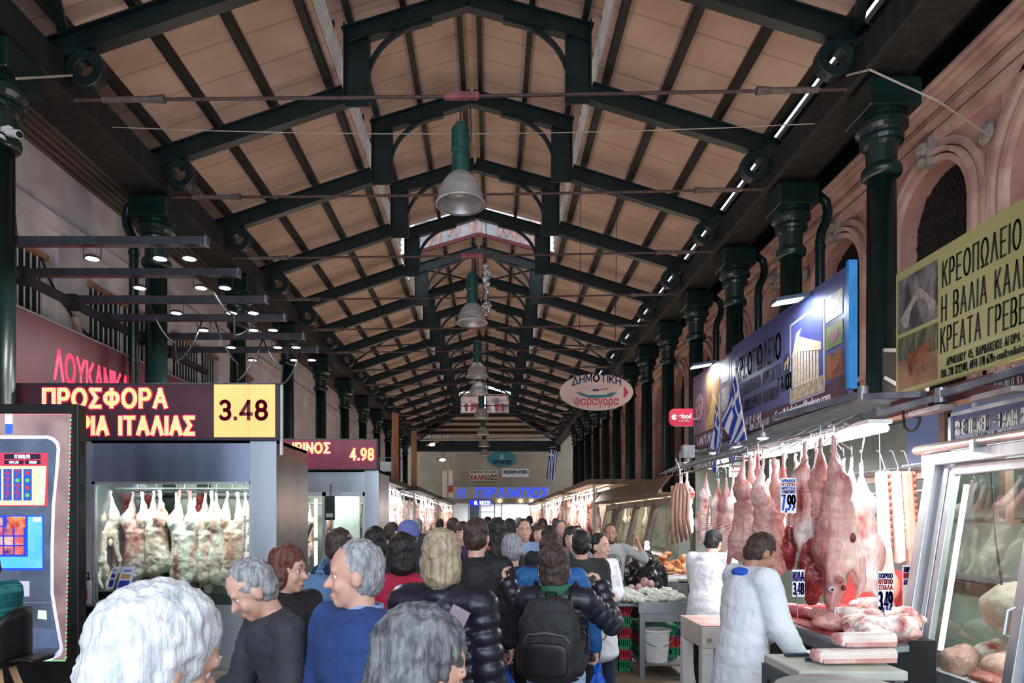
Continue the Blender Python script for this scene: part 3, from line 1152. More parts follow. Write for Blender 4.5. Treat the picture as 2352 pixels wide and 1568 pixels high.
for dx in (-.35, .38):
    mb.tube([(c.x + dx, oy + .02, c.z + .3), (c.x + dx, Y0 + 2 * STEP, 8.62 if dx < 0 else 8.38)], .006, 5)
mb.build('hanging_wire', CABLE, t)

# ------------------------------------------------------------------ banner over the cross passage
by = GAP1 + .5
t = thing('sausage_banner', 'wide printed banner of hanging sausages above the second lantern gable', 'banner', (-.4, by, 9.6))
mb = MB(); mb.slab([(-2.45, by, lan_z(2.1) + .1), (CX, by, lan_z(0) + .1), (1.75, by, lan_z(2.15) + .1), (1.25, by, 11.25), (-2.45, by, 11.25)], (0, .04, 0))
mb.build('printed_sheet', mat('grey_printed_sheet', (150, 152, 160), (206, 206, 206), .6, scale=.9, stretch=(.4, 1, 3)), t)
random.seed(5)
SAUS = mat('printed_sausage_pink', (196, 150, 138), (222, 186, 172), .6, scale=9)
for k, x in enumerate((-1.95, -1.7, -1.35, -1.1, -.62, -.4, .28, .5, .72, .98, 1.3, 1.5)):
    mb = MB()
    z1 = 11.22
    z0 = 10.78 - (.3 if abs(x - CX) > 1 else 0)
    if k % 4 == 3:
        mb.tube([(x - .1, by - .005, z1), (x - .08, by - .005, z0 + .2), (x, by - .005, z0), (x + .08, by - .005, z0 + .2), (x + .1, by - .005, z1)], .05, 6)
    else:
        mb.tube([(x, by - .005, z1), (x + .03, by - .005, (z0 + z1) / 2), (x, by - .005, z0)], [.07, .085, .05], 8)
    mb.build('printed_sausage', SAUS, t)
mb = MB(); mb.box(-2.5, 1.3, by - .06, by + .02, 11.24, 11.32); mb.build('top_rail', WHITE, t)

# pictured end windows under the lantern
for k, (x0, x1) in enumerate(((-2.0, -.5), (-.3, 1.16))):
    t = thing('picture_panel', 'backlit picture panel with %s in the far lantern gable' % ('figures in red' if k == 0 else 'a pale ship shape'), 'picture', ((x0 + x1) / 2, YE - .1, 8.7), group='pictures in the far gable')
    mb = MB(); mb.box(x0, x1, YE - .1, YE - .06, 8.72, 9.95)
    mb.build('picture', mat('dusky_picture_print_%s' % 'ab'[k], (92, 104, 118), (206, 178, 170), .6, scale=2.6, emit=.35, c3=(150, 70, 74)), t)
    mb = MB()
    for bx in ((x0 - .05, x0), (x1, x1 + .05)):
        mb.box(bx[0], bx[1], YE - .13, YE - .05, 8.66, 10.0)
    mb.box(x0, x1, YE - .13, YE - .05, 8.66, 8.72); mb.box(x0, x1, YE - .13, YE - .05, 9.95, 10.0)
    mb.build('picture_frame', IRON, t)
    random.seed(k + 9)
    for q in range(5):
        cx_ = x0 + .2 + random.random() * (x1 - x0 - .4)
        mb = MB(); mb.slab([(cx_ + .13 * cos(a) * (1 + .3 * sin(3 * a)), YE - .102, 9.1 + .28 * sin(a)) for a in [2 * pi * i / 12 for i in range(12)]], (0, -.01, 0))
        mb.build('printed_figure', mat('figure_print_%d' % ((q + k) % 3), [(170, 60, 66), (222, 206, 196), (104, 74, 80)][(q + k) % 3], None, .6, emit=.3), t)

# ------------------------------------------------------------------ shops and signs at the end wall
EY = 53.98
def board(name, lab, cat, px0, px1, py0, py1, y, m, thick=.06):
    a, b = at(px0, py1, y), at(px1, py0, y)
    t = thing(name, lab, cat, ((a.x + b.x) / 2, y, a.z))
    mb = MB(); mb.box(a.x, b.x, y - thick, y, a.z, b.z); mb.build('board', m, t)
    return t, a, b


BLUE_LET = emat('blue_lit_letters', (60, 84, 214), .8)
BOARD_G = mat('pale_grey_signboard', (176, 178, 176), (196, 196, 192), .6)
t, a, b = board('shop_sign', 'long pale shop sign with blue capital letters over the end shopfront', 'sign', 1040, 1262, 1118, 1145, EY + .02, BOARD_G)
put_text('ΠΙΡΛΙΜΠΟΣ', t, BLUE_LET, at(1095, 1141, EY - .045), (1, 0, 0), (0, 0, 1), .68, width=5.6, bold=.26)
put_text('ΝΑ', t, BLUE_LET, at(1052, 1132, EY - .045), (1, 0, 0), (0, 0, 1), .36, width=.62, bold=.2)
put_text('ΟΣ', t, BLUE_LET, at(1052, 1143, EY - .045), (1, 0, 0), (0, 0, 1), .28, width=.62, bold=.2)
t, a, b = board('wall_sign', 'cream wall sign with small blue words above large red letters', 'sign', 1078, 1144, 1079, 1104, EY - .02, mat('cream_signboard', (206, 198, 184), (220, 212, 200), .6))
put_text('ΧΟΙΡΙΝΑ ΝΤΟΠΙΑ', t, NAVY, at(1080, 1086, EY - .09), (1, 0, 0), (0, 0, 1), .16, width=2.1, bold=.18)
put_text('ΧΑΛΚΙΔΟΣ', t, REDP, at(1080, 1101, EY - .09), (1, 0, 0), (0, 0, 1), .34, width=2.15, bold=.2)
t, a, b = board('wall_sign', 'white framed wall sign with one line of black capitals beside the red lettered sign', 'sign', 1153, 1214, 1076, 1096, EY - .02, WHITE)
put_text('ΜΟΣΧΑΡΙΑ ΝΤΟΠΙΑ', t, NAVY, at(1157, 1087, EY - .09), (1, 0, 0), (0, 0, 1), .24, width=1.85, bold=.18)
c = at(1153, 1053, EY - .02)
t = thing('oval_sign', 'small teal oval sign high on the cream end wall', 'sign', (c.x, EY - .02, c.z))
mb = MB(); mb.slab([(c.x + 1.15 * cos(2 * pi * k / 40), EY - .02, c.z + .62 * sin(2 * pi * k / 40)) for k in range(40)], (0, -.06, 0)); mb.build('board', mat('teal_sign', (48, 118, 130), (60, 136, 148), .5), t)
put_text('ΠΙΡΛΙΜΠΟΣ', t, NAVY, (c.x, EY - .09, c.z - .42), (1, 0, 0), (0, 0, 1), .26, width=1.5, align='c', bold=.2)
mb = MB(); mb.box(c.x - .18, c.x + .12, EY - .1, EY - .08, c.z - .05, c.z + .32); mb.build('emblem', mat('pale_emblem', (150, 176, 168)), t)
t, a, b = board('led_sign', 'small glowing blue LED sign over the far shop door', 'sign', 1080, 1128, 1149, 1160, EY, emat('blue_led_panel', (20, 30, 220), 1.6))
put_text('Ο. ΝΕΣΣΙ', t, emat('white_blue_led', (190, 220, 255), 3.5), at(1090, 1158, EY - .08), (1, 0, 0), (0, 0, 1), .24, width=1.2, bold=.26)
# end shopfront: lit interior, door, counter, fluorescent battens
t = thing('shopfront', 'brightly lit white shopfront with a glazed door at the end of the hall', 'shopfront', (0, 54.1, 0))
mb = MB()
for px in (1076, 1104, 1136, 1152, 1228, 1244):
    x = at(px, 1192, 54).x
    mb.box(x - .05, x + .05, 54, 54.1, 0, 3.0)
mb.box(at(1076, 1, 54).x, at(1244, 1, 54).x, 54, 54.1, 2.92, 3.02); mb.box(at(1104, 1, 54).x, at(1136, 1, 54).x, 54, 54.1, 2.3, 2.36)
mb.build('shop_frame', ALU, t)
mb = MB(); mb.box(at(1152, 1, 54).x, at(1228, 1, 54).x, 55.5, 56.5, 0, 1.3); mb.box(at(1152, 1, 54).x, at(1228, 1, 54).x, 57.5, 57.9, 1.5, 2.6); mb.build('shop_counter', WHITE, t)
mb = MB(); mb.box(at(1078, 1, 54).x, at(1102, 1, 54).x, 54.2, 54.24, .3, 2.9); mb.build('shop_panel', mat('pale_blue_panel', (130, 158, 176), (150, 176, 190), .5), t)
mb = MB(); mb.box(at(1115, 1, 54).x, at(1120, 1, 54).x, 54.0, 54.02, 1.2, 1.9); mb.build('door_notice', REDP, t)
mb = MB()
for k in range(4):
    x = at(1155, 1, 54).x + k * .72
    mb.box(x, x + .6, 55.6, 55.7, 2.75, 2.82)
    mb.box(x, x + .6, 57.0, 57.1, 2.55, 2.62)
mb.build('shop_strip_light', emat('cool_strip_light', (240, 246, 255), 14), t)
area_light('shop_light', (.9, 56, 2.9), (.9, 56, 0), 5, 260, (.93, .97, 1), 2)
for k, px in enumerate((1148, 1196, 1221)):
    p = at(px, 1150, 53.9)
    o = MB().ball(p, .07, 10, 8).build('spot_lamp', emat('warm_spot', (255, 232, 196), 22))
    tag(o, '%s small round spot lamp from the left over the end shopfront' % ORD[k], 'spot lamp', 'spot lamps over the end shopfront')
# hanging lamps at the far left and a long striped flag
for k, (px, py, tilt) in enumerate(((992, 1018, .35), (1016, 1053, .12))):
    p = at(px, py, 30)
    t = thing('work_lamp', ['upper bright work lamp hanging far off beside the dark girder', 'lower bright work lamp hanging in front of the cream end wall'][k], 'lamp', p, group='far hanging work lamps')
    mb = MB(); mb.beam(p + Vector((-.26, 0, -.26 * tilt)), p + Vector((.3, 0, .3 * tilt)), .2, .05); mb.build('shade', mat('rusty_shade', (120, 90, 70)), t)
    mb = MB(); mb.ball(p + Vector((0, -.03, -.05)), (.14, .1, .07), 12, 8); mb.build('lamp_bulb', emat('warm_work_lamp', (255, 226, 180), 16), t)
    mb = MB(); mb.tube([p, (p.x + .02, Y0 + 8 * STEP, 7.07)], .012, 5); mb.build('lamp_cable', CABLE, t)

FBLUE = (22, 66, 172)
def flag_mat(name, blue, white, period, axis='Z', angle=0.0):
    m = mat(name, white, white, .8)
    nt = m.node_tree; n, l = nt.nodes, nt.links
    p = n['Principled BSDF']
    uv = n.new('ShaderNodeUVMap')
    sp = n.new('ShaderNodeSeparateXYZ'); l.new(uv.outputs[0], sp.inputs[0])
    ml = n.new('ShaderNodeMath'); ml.operation = 'MULTIPLY'; ml.inputs[1].default_value = 4.5; l.new(sp.outputs['X'], ml.inputs[0])
    fr = n.new('ShaderNodeMath'); fr.operation = 'FRACT'; l.new(ml.outputs[0], fr.inputs[0])
    gt = n.new('ShaderNodeMath'); gt.operation = 'LESS_THAN'; gt.inputs[1].default_value = .5; l.new(fr.outputs[0], gt.inputs[0])
    # canton: blue square with a white cross in the upper corner
    def step(sock, lo, hi):
        a_ = n.new('ShaderNodeMath'); a_.operation = 'GREATER_THAN'; a_.inputs[1].default_value = lo; l.new(sock, a_.inputs[0])
        b_ = n.new('ShaderNodeMath'); b_.operation = 'LESS_THAN'; b_.inputs[1].default_value = hi; l.new(sock, b_.inputs[0])
        c_ = n.new('ShaderNodeMath'); c_.operation = 'MULTIPLY'; l.new(a_.outputs[0], c_.inputs[0]); l.new(b_.outputs[0], c_.inputs[1])
        return c_.outputs[0]
    def op(kind, a_, b_):
        c_ = n.new('ShaderNodeMath'); c_.operation = kind; l.new(a_, c_.inputs[0]); l.new(b_, c_.inputs[1]); return c_.outputs[0]
    can = op('MULTIPLY', step(sp.outputs['X'], -1, .556), step(sp.outputs['Y'], -1, .37))
    cross = op('MAXIMUM', op('MULTIPLY', step(sp.outputs['X'], .222, .333), can), op('MULTIPLY', step(sp.outputs['Y'], .148, .222), can))
    inv = n.new('ShaderNodeMath'); inv.operation = 'SUBTRACT'; inv.inputs[0].default_value = 1; l.new(can, inv.inputs[1])
    stripes = op('MULTIPLY', gt.outputs[0], inv.outputs[0])
    inc = n.new('ShaderNodeMath'); inc.operation = 'SUBTRACT'; l.new(can, inc.inputs[0]); l.new(cross, inc.inputs[1])
    fac = op('MAXIMUM', stripes, inc.outputs[0])
    mx = n.new('ShaderNodeMix'); mx.data_type = 'RGBA'; l.new(fac, mx.inputs[0])
    mx.inputs[6].default_value = rgb(white); mx.inputs[7].default_value = rgb(blue)
    l.new(mx.outputs[2], p.inputs['Base Color'])
    return m


FLAG = flag_mat('blue_white_flag_cloth', FBLUE, (226, 228, 234), 1)
def flag(name, lab, pole, tip, corner, width_vec, length_vec, group, fold=.05):
    """hanging cloth: corner = hoist top, length runs down along the stripes"""
    t = thing(name, lab, 'flag', pole, group=group)
    corner, wv, lv = Vector(corner), Vector(width_vec), Vector(length_vec)
    nrm = wv.cross(lv).normalized()
    nu, nv = 24, 24
    mb = MB()
    mb.grid(lambda u, v: corner + wv * u * (1 - .12 * v) + lv * v + nrm * (fold * sin(u * 11 + v * 2) * (.3 + v)), nu, nv)
    o = mb.build('flag_cloth', FLAG, t, smooth=True, solid=.004, flipfix=False)
    uvl = o.data.uv_layers.new(name='UVMap')
    for poly in o.data.polygons:
        for li in poly.loop_indices:
            vi = o.data.loops[li].vertex_index
            uvl.data[li].uv = ((vi % (nu + 1)) / nu, (vi // (nu + 1)) / nv)
    mb = MB(); mb.tube([pole, tip], .008, 8); mb.build('flag_pole', WHITE, t)
    return t


p = at(1262, 1030, 34)
flag('hanging_flag', 'long dark blue and white striped flag hanging beside the far right columns', p + Vector((.0, 0, .05)), p + Vector((.35, 0, .1)), p, (.42, .12, -.1), (-.12, 0, -1.5), None, .08)
# ------------------------------------------------------------------ signs over the right-hand stalls (boards along the aisle, facing it)
R, U = Vector((0, -1, 0)), Vector((0, 0, 1))      # reading direction on the right-hand side


def side_board(name, lab, cat, x, y0, y1, z0, z1, m, thick=.05, bev=0):
    t = thing(name, lab, cat, (x, (y0 + y1) / 2, z0))
    mb = MB(); mb.box(x, x + thick, y0, y1, z0, z1); mb.build('board', m, t, bev=bev)
    return t


def side_patch(par, name, x, ys, m, off=.004):
    """flat outline (y,z) raised a little off a board at x"""
    mb = MB(); mb.slab([(x, y, z) for y, z in ys], (-off, 0, 0)); return mb.build(name, m, par)


GREEN_S = mat('pale_olive_signboard', (176, 172, 110), (190, 186, 124), .55, scale=.8)
INK = mat('black_sign_ink', (26, 26, 28), (34, 34, 36), .5)
gx = 3.6
t = side_board('butcher_sign', 'big pale olive butcher sign with black capitals and two pictures at its edge', 'sign', gx, 2.6, 6.07, 2.85, 3.92, GREEN_S)
def gz(f):            # height on the board, 0 bottom .. 1 top
    return 2.85 + 1.07 * f
put_text('ΚΡΕΟΠΩΛΕΙΟ', t, INK, (gx, 5.44, gz(.70)), R, U, .195, width=.8, bold=.075, gap=.42, slant=.05)
put_text('Η ΒΑΛΙΑ ΚΑΛΝΤΑ', t, INK, (gx, 5.45, gz(.445)), R, U, .195, width=1.06, bold=.075, gap=.42, slant=.05)
put_text('ΚΡΕΑΤΑ ΓΡΕΒΕΝΩΝ', t, INK, (gx, 5.46, gz(.215)), R, U, .19, width=1.1, bold=.075, gap=.42, slant=.05)
put_text('ΑΡΜΟΔΙΟΥ 45, ΒΑΡΒΑΚΕΙΟΣ ΑΓΟΡΑ - ΑΘΗΝΑ', t, INK, (gx, 5.39, gz(.105)), R, U, .058, width=.95, bold=.11, gap=.4)
put_text('ΤΗΛ: 210 3222401, 6974 770 679', t, INK, (gx, 5.46, gz(.028)), R, U, .058, width=.56, bold=.11, gap=.4)
font_text('e-mail:valiakalda', t, INK, (gx, 4.9, gz(.03)), R, U, .08, width=.36, bold=.001)
side_patch(t, 'sign_rule', gx, [(5.42, gz(.175)), (2.7, gz(.175)), (2.7, gz(.182)), (5.42, gz(.182))], mat('pale_rule', (200, 198, 160)), .002)
PH1 = mat('rocky_gorge_print', (66, 58, 54), (150, 140, 134), .6, scale=9, stretch=(1, 1, .5))
PH2 = mat('field_print', (140, 100, 76), (168, 130, 96), .6, scale=6)
side_patch(t, 'printed_picture', gx, [(6.03, gz(.49)), (5.5, gz(.49)), (5.5, gz(.93)), (6.03, gz(.93))], PH1)
side_patch(t, 'printed_picture', gx, [(6.03, gz(.03)), (5.5, gz(.03)), (5.5, gz(.455)), (6.03, gz(.455))], PH2)
side_patch(t, 'printed_woods', gx, [(6.03, gz(.27)), (5.5, gz(.25)), (5.5, gz(.455)), (6.03, gz(.455))], mat('woods_print', (62, 62, 44), (128, 122, 90), .6, scale=14, stretch=(1, 2, .4)), .006)
# stone arch bridge in the upper print
mb = MB()
pts = [(5.93, gz(.52))] + [(5.74 + .14 * cos(pi * k / 10), gz(.52) + .2 * sin(pi * k / 10)) for k in range(11)] + [(5.55, gz(.52)), (5.52, gz(.62)), (5.74, gz(.80)), (6.0, gz(.6))]
side_patch(t, 'printed_bridge', gx, [(y, z) for y, z in pts], mat('bridge_print', (150, 136, 124), (190, 178, 164), .6, scale=18), .007)
# brown horse-like animal in the lower print
AN = mat('brown_animal_print', (112, 54, 34), (176, 104, 70), .6, scale=7)
side_patch(t, 'printed_animal', gx, [(5.9, gz(.25)), (5.86, gz(.3)), (5.72, gz(.31)), (5.66, gz(.34)), (5.6, gz(.34)), (5.58, gz(.28)), (5.63, gz(.26)), (5.66, gz(.23)), (5.66, gz(.13)), (5.69, gz(.13)), (5.7, gz(.2)), (5.82, gz(.2)), (5.83, gz(.12)), (5.86, gz(.12)), (5.88, gz(.2))], AN, .008)

# maroon fascia under the olive sign
MAROON = mat('dull_maroon_sheet', (92, 44, 46), (112, 58, 58), .55, scale=3)
t = side_board('stall_fascia', 'maroon fascia band with small white capitals under the olive sign', 'fascia', 3.45, 2.4, 5.9, 2.62, 2.76, MAROON)
put_text('ΑΡΜΟΔΙΟΥ 45', t, mat('white_lettering', (210, 206, 206)), (3.45, 4.68, 2.64), R, U, .055, width=.24, bold=.11, gap=.4)
font_text('ιχαρης Λεωνιδας', t, mat('white_lettering', (210, 206, 206)), (3.45, 4.68, 2.725), R, U, .06, width=.36)
font_text('των Μεσσηνιων', t, mat('white_lettering', (210, 206, 206)), (3.45, 4.68, 2.69), R, U, .06, width=.3)
mb = MB(); mb.box(3.42, 3.47, 2.4, 5.95, 2.59, 2.62); mb.build('lower_trim', mat('worn_copper_trim', (150, 112, 92), (180, 140, 118), .5), t)
# dark blue lit panels above the glass case
BLUEP = mat('deep_blue_panel', (36, 44, 84), (56, 66, 112), .4, scale=1.2)
t = side_board('case_sign', 'dark blue panel with white capitals above the aluminium glass case', 'sign', 3.52, 2.4, 5.2, 2.28, 2.53, BLUEP)
put_text('ΚΡΕΟΠΩΛΕΙΟ - ΒΑΛΙΑ ΚΑΛΝΤΑ', t, mat('cream_lettering', (222, 218, 204), None, .5), (3.52, 5.17, 2.385), R, U, .1, width=.86, bold=.11, gap=.45, slant=.08)
put_text('ΑΡΜΟΔΙΟΥ 45', t, mat('cream_lettering', (222, 218, 204)), (3.52, 4.98, 2.29), R, U, .075, width=.36, bold=.11, gap=.45, slant=.08)
mb = MB(); mb.box(3.5, 3.56, 2.4, 5.23, 2.53, 2.56); mb.box(3.5, 3.56, 2.4, 5.23, 2.25, 2.28); mb.box(3.5, 3.56, 5.2, 5.23, 2.25, 2.56); mb.build('panel_frame', ALU, t)
t = side_board('blue_panel', 'plain blue lit panel behind the rib racks and the brown bar', 'panel', 4.2, 5.25, 6.9, 2.3, 2.8, mat('hazy_blue_panel', (74, 92, 140), (112, 132, 176), .4, scale=1.2))
mb = MB(); mb.box(4.18, 4.22, 5.2, 6.95, 2.25, 2.3); mb.box(4.18, 4.22, 5.9, 5.94, 2.3, 2.8); mb.build('panel_frame', ALU, t)

# the blue sign in two lengths
BLUE_S = mat('slate_blue_signboard', (72, 78, 128), (90, 96, 146), .38, scale=.7)
BX = 3.3
PURP = mat('plum_sign_band', (72, 44, 60), (88, 56, 72), .45)
MAUVE = mat('mauve_signboard', (112, 92, 116), (130, 108, 132), .45)
t = side_board('butcher_sign', 'long slate blue butcher sign with a lit temple picture and dark capitals', 'sign', BX, 6.31, 9.35, 2.86, 4.1, BLUE_S)
def bz(f):
    return 2.86 + 1.24 * f
side_patch(t, 'plum_band', BX, [(9.35, bz(0)), (6.31, bz(0)), (6.31, bz(.2)), (7.1, bz(.14)), (9.35, bz(.16))], PURP, .003)
mb = MB(); mb.box(BX - .02, BX + .06, 6.26, 6.31, 2.95, 4.13); mb.build('bright_blue_edge', mat('sky_blue_edge', (40, 132, 204), (56, 150, 220), .4), t)
put_text('ΚΡΕΟΠΩΛΕΙΟ', t, INK, (BX, 9.2, bz(.60)), R, U, .27, width=1.42, bold=.13, gap=.36)
put_text('ΕΛΛΗΝΙΚΑ ΚΡΕΑΤΑ', t, INK, (BX, 9.02, bz(.42)), R, U, .14, width=1.25, bold=.12, gap=.4)
put_text('ΧΟΝΔΡΙΚΗ-ΛΙΑΝΙΚΗ', t, INK, (BX, 8.9, bz(.24)), R, U, .13, width=1.05, bold=.12, gap=.4)
put_text('ΓΑΪΟΣ', t, INK, (BX, 7.84, bz(.28)), R, U, .15, width=.36, bold=.2)
SW = mat('pale_sign_lettering', (216, 206, 214), None, .5)
put_text('ΑΡΜΟΔΙΟΥ 43-44', t, SW, (BX - .003, 9.1, bz(.085)), R, U, .085, width=.75, bold=.18)
put_text('3214707 - ΚΙΝ: 6936120605', t, SW, (BX - .003, 9.1, bz(.015)), R, U, .07, width=1.0, bold=.18)
font_text('E-mail: beknicgo@yahoo.com', t, SW, (BX - .003, 7.92, bz(.04)), R, U, .12, width=1.28, bold=.003)
for y in (9.1, 7.62):
    zc = bz(.5) if y < 8 else bz(.34)
    side_patch(t, 'round_badge', BX, [(y + .1 * cos(a), zc + .12 * sin(a)) for a in [2 * pi * k / 24 for k in range(24)]], NAVY, .005)
    side_patch(t, 'badge_animal', BX, [(y + .05, zc - .06), (y + .04, zc + .02), (y - .01, zc + .03), (y - .05, zc + .08), (y - .06, zc + .03), (y - .04, zc - .06), (y - .025, zc - .06), (y - .02, zc), (y + .025, zc), (y + .03, zc - .06)], mat('gold_badge_print', (196, 168, 110)), .008)
# temple picture (columns under a broken entablature)
pa, pb = 7.5, 6.78
side_patch(t, 'picture_border', BX, [(pa + .03, bz(.12)), (pb - .03, bz(.12)), (pb - .03, bz(.86)), (pa + .03, bz(.83))], mat('pale_picture_border', (190, 184, 196)), .004)
side_patch(t, 'picture_sky', BX, [(pa, bz(.14)), (pb, bz(.14)), (pb, bz(.84)), (pa, bz(.81))], mat('evening_sky_print', (52, 58, 120), (86, 92, 156), .5, scale=2), .006)
STONE = mat('temple_stone_print', (196, 176, 146), (226, 210, 184), .55, scale=20)
for k in range(9):
    y = pa - .07 - k * .068
    top = .56 - abs(k - 1) * .012
    side_patch(t, 'printed_column', BX, [(y + .024, bz(.25)), (y - .024, bz(.25)), (y - .02, bz(top)), (y + .02, bz(top))], STONE, .011)
side_patch(t, 'printed_entablature', BX, [(pa - .03, bz(.53)), (pa - .14, bz(.56)), (pb + .03, bz(.47)), (pb + .03, bz(.53)), (pa - .2, bz(.68)), (pa - .25, bz(.74)), (pa - .14, bz(.72))], STONE, .010)
side_patch(t, 'printed_rocks', BX, [(pa, bz(.14)), (pb, bz(.14)), (pb, bz(.26)), (pa - .3, bz(.28)), (pa, bz(.24))], mat('rock_print', (150, 130, 106), (196, 178, 152), .6, scale=16), .009)
for k, (z0, z1, m_) in enumerate(((.66, .86, mat('grey_sheep_print', (140, 140, 140), (206, 206, 204), .5, scale=16)), (.44, .62, mat('green_meadow_print', (96, 120, 72), (126, 142, 90), .5, scale=9)), (.2, .4, mat('brown_cow_print', (104, 62, 44), (150, 96, 66), .5, scale=9)))):
    side_patch(t, 'small_picture', BX, [(6.72, bz(z0)), (6.4, bz(z0)), (6.4, bz(z1)), (6.72, bz(z1))], m_, .005)
    zc = bz((z0 + z1) / 2)
    side_patch(t, 'small_animal', BX, [(6.56 + .09 * cos(a), zc + (.05 + .02 * sin(3 * a)) * sin(a)) for a in [2 * pi * q / 16 for q in range(16)]], [WHITE, mat('pinkish_cut_print', (150, 96, 110)), mat('red_cow_print', (150, 84, 60))][k], .008)
t2 = side_board('butcher_sign', 'mauve end panel of the blue sign, with a pyramid picture and a round emblem', 'sign', BX, 9.38, 11.15, 2.86, 4.05, MAUVE)
side_patch(t2, 'lower_band', BX, [(11.15, bz(0)), (9.38, bz(0)), (9.38, bz(.2)), (11.15, bz(.2))], PURP, .003)
put_text('ΒΑΡΒΑΚΕΙΟΣ', t2, SW, (BX - .003, 10.9, bz(.05)), R, U, .12, width=1.2, bold=.18)
side_patch(t2, 'round_emblem', BX, [(10.82 + .2 * cos(a), bz(.54) + .22 * sin(a)) for a in [2 * pi * k / 30 for k in range(30)]], mat('pink_emblem', (172, 130, 136)), .004)
side_patch(t2, 'emblem_ring', BX, [(10.82 + .235 * cos(a), bz(.54) + .26 * sin(a)) for a in [2 * pi * k / 30 for k in range(30)]], mat('grey_emblem_ring', (92, 84, 92)), .002)
for k in range(3):
    a = k * 2.1 + .4
    side_patch(t2, 'emblem_mark', BX, [(10.82 + .1 * cos(a) + .05 * cos(a + q), bz(.54) + .1 * sin(a) + .05 * sin(a + q)) for q in (0, 2, 4)], mat('dark_emblem_mark', (90, 60, 70)), .007)
side_patch(t2, 'picture_sky', BX, [(10.5, bz(.2)), (9.85, bz(.2)), (9.85, bz(.9)), (10.5, bz(.9))], mat('dusk_print', (104, 72, 62), (176, 136, 92), .5, scale=2), .004)
side_patch(t2, 'printed_pyramid', BX, [(10.42, bz(.24)), (9.87, bz(.24)), (9.87, bz(.4)), (10.12, bz(.62))], mat('pyramid_print', (160, 128, 82), (190, 156, 104), .6, scale=18), .007)
for k in range(2):
    side_patch(t2, 'small_picture', BX, [(9.76, bz(.34 + .32 * k)), (9.46, bz(.34 + .32 * k)), (9.46, bz(.6 + .32 * k)), (9.76, bz(.6 + .32 * k))], mat('grey_sheep_print', (140, 140, 140)), .005)
# clip-on floodlights over the blue sign
FL = emat('cool_flood_led', (232, 246, 255), 20)
for k, (px, py, yy) in enumerate(((1812, 690, 7.1), (1612, 839, 10.2))):
    p = at(px, py, yy)
    t = thing('flood_lamp', ['flat floodlight on an arm over the temple picture', 'flat floodlight on an arm over the pyramid picture'][k], 'lamp', p, group='sign floodlights')
    mb = MB(); mb.beam(p + Vector((-.16, 0, -.01)), p + Vector((.2, 0, .05)), .16, .04); mb.build('lamp_housing', mat('blue_grey_housing', (70, 84, 104)), t, bev=.008)
    mb = MB(); mb.beam(p + Vector((-.15, 0, -.038)), p + Vector((.12, 0, .008)), .13, .012); mb.build('lamp_lens', FL, t)
    mb = MB(); mb.tube([p + Vector((.18, 0, .04)), (BX + .1, yy, p.z + .02), (BX + .1, yy, 3.9)], .012, 6); mb.build('lamp_arm', STEEL_D, t)
    area_light('flood_light', p + Vector((-.05, 0, -.08)), (BX, yy, p.z - .7), .2, 8, (.9, .96, 1), parent=t)
# two small flags
p = Vector((BX - .03, 9.6, 2.78))
flag('small_flag', 'small striped flag hanging in front of the plum band, farther of the pair', (3.2, 9.55, 2.76), (3.18, 9.5, 3.5), (3.17, 9.62, 3.38), (-.05, -.42, -.55), (-.02, .22, -.52), 'flags on the blue sign', .03)
flag('small_flag', 'small striped flag on the longer pole, nearer of the pair before the plum band', (3.2, 8.55, 2.74), (3.16, 8.85, 3.7), (3.16, 8.85, 3.6), (.03, -.3, -.84), (-.03, .36, -.4), 'flags on the blue sign', .03)
# red delivery sticker sign
p0, p1 = at(1537, 978, 10.9), at(1592, 938, 10.9)
t = thing('small_red_sign', 'small crimson rounded sign with white lettering hung at the far end of the mauve panel', 'sign', ((p0.x + p1.x) / 2, 10.9, p0.z))
r_ = .09
w_, h_ = p1.x - p0.x, p1.z - p0.z
pts = [(p0.x + r_ - r_ * sin(radians(a)), p0.z + r_ - r_ * cos(radians(a))) for a in range(0, 91, 15)] + [(p0.x + r_ - r_ * cos(radians(a)), p1.z - r_ + r_ * sin(radians(a))) for a in range(0, 91, 15)] + [(p1.x, p1.z), (p1.x, p0.z)]
mb = MB(); mb.slab([(x, 10.9, z) for x, z in pts], (0, .04, 0)); mb.build('board', mat('crimson_sign', (206, 24, 62), (216, 34, 72), .4), t)
mb = MB(); mb.box(p1.x - .02, BX + .01, 10.91, 10.93, p0.z + .1, p0.z + .13); mb.build('sign_bracket', STEEL_D, t)
font_text('efood', t, WHITE, (p0.x + .15, 10.895, p0.z + .12), (1, 0, 0), (0, 0, 1), .11, width=.2, bold=.004)
put_text('PARTNER', t, WHITE, (p0.x + .16, 10.896, p0.z + .07), (1, 0, 0), (0, 0, 1), .026, width=.16, bold=.16)
mb = MB(); mb.slab([(p0.x + .08 + .045 * cos(radians(a)), 10.895, p0.z + .14 + .045 * sin(radians(a))) for a in range(20, 341, 20)] + [(p0.x + .08, 10.895, p0.z + .14)], (0, -.006, 0)); mb.build('emblem', WHITE, t)

# ------------------------------------------------------------------ aluminium glass case along the aisle, right foreground
TX, TZ, BXX, BZ = 3.32, 2.2, 3.06, .56          # slanted glass front: top and bottom edge
def slant(z):
    return BXX + (TX - BXX) * (z - BZ) / (TZ - BZ)


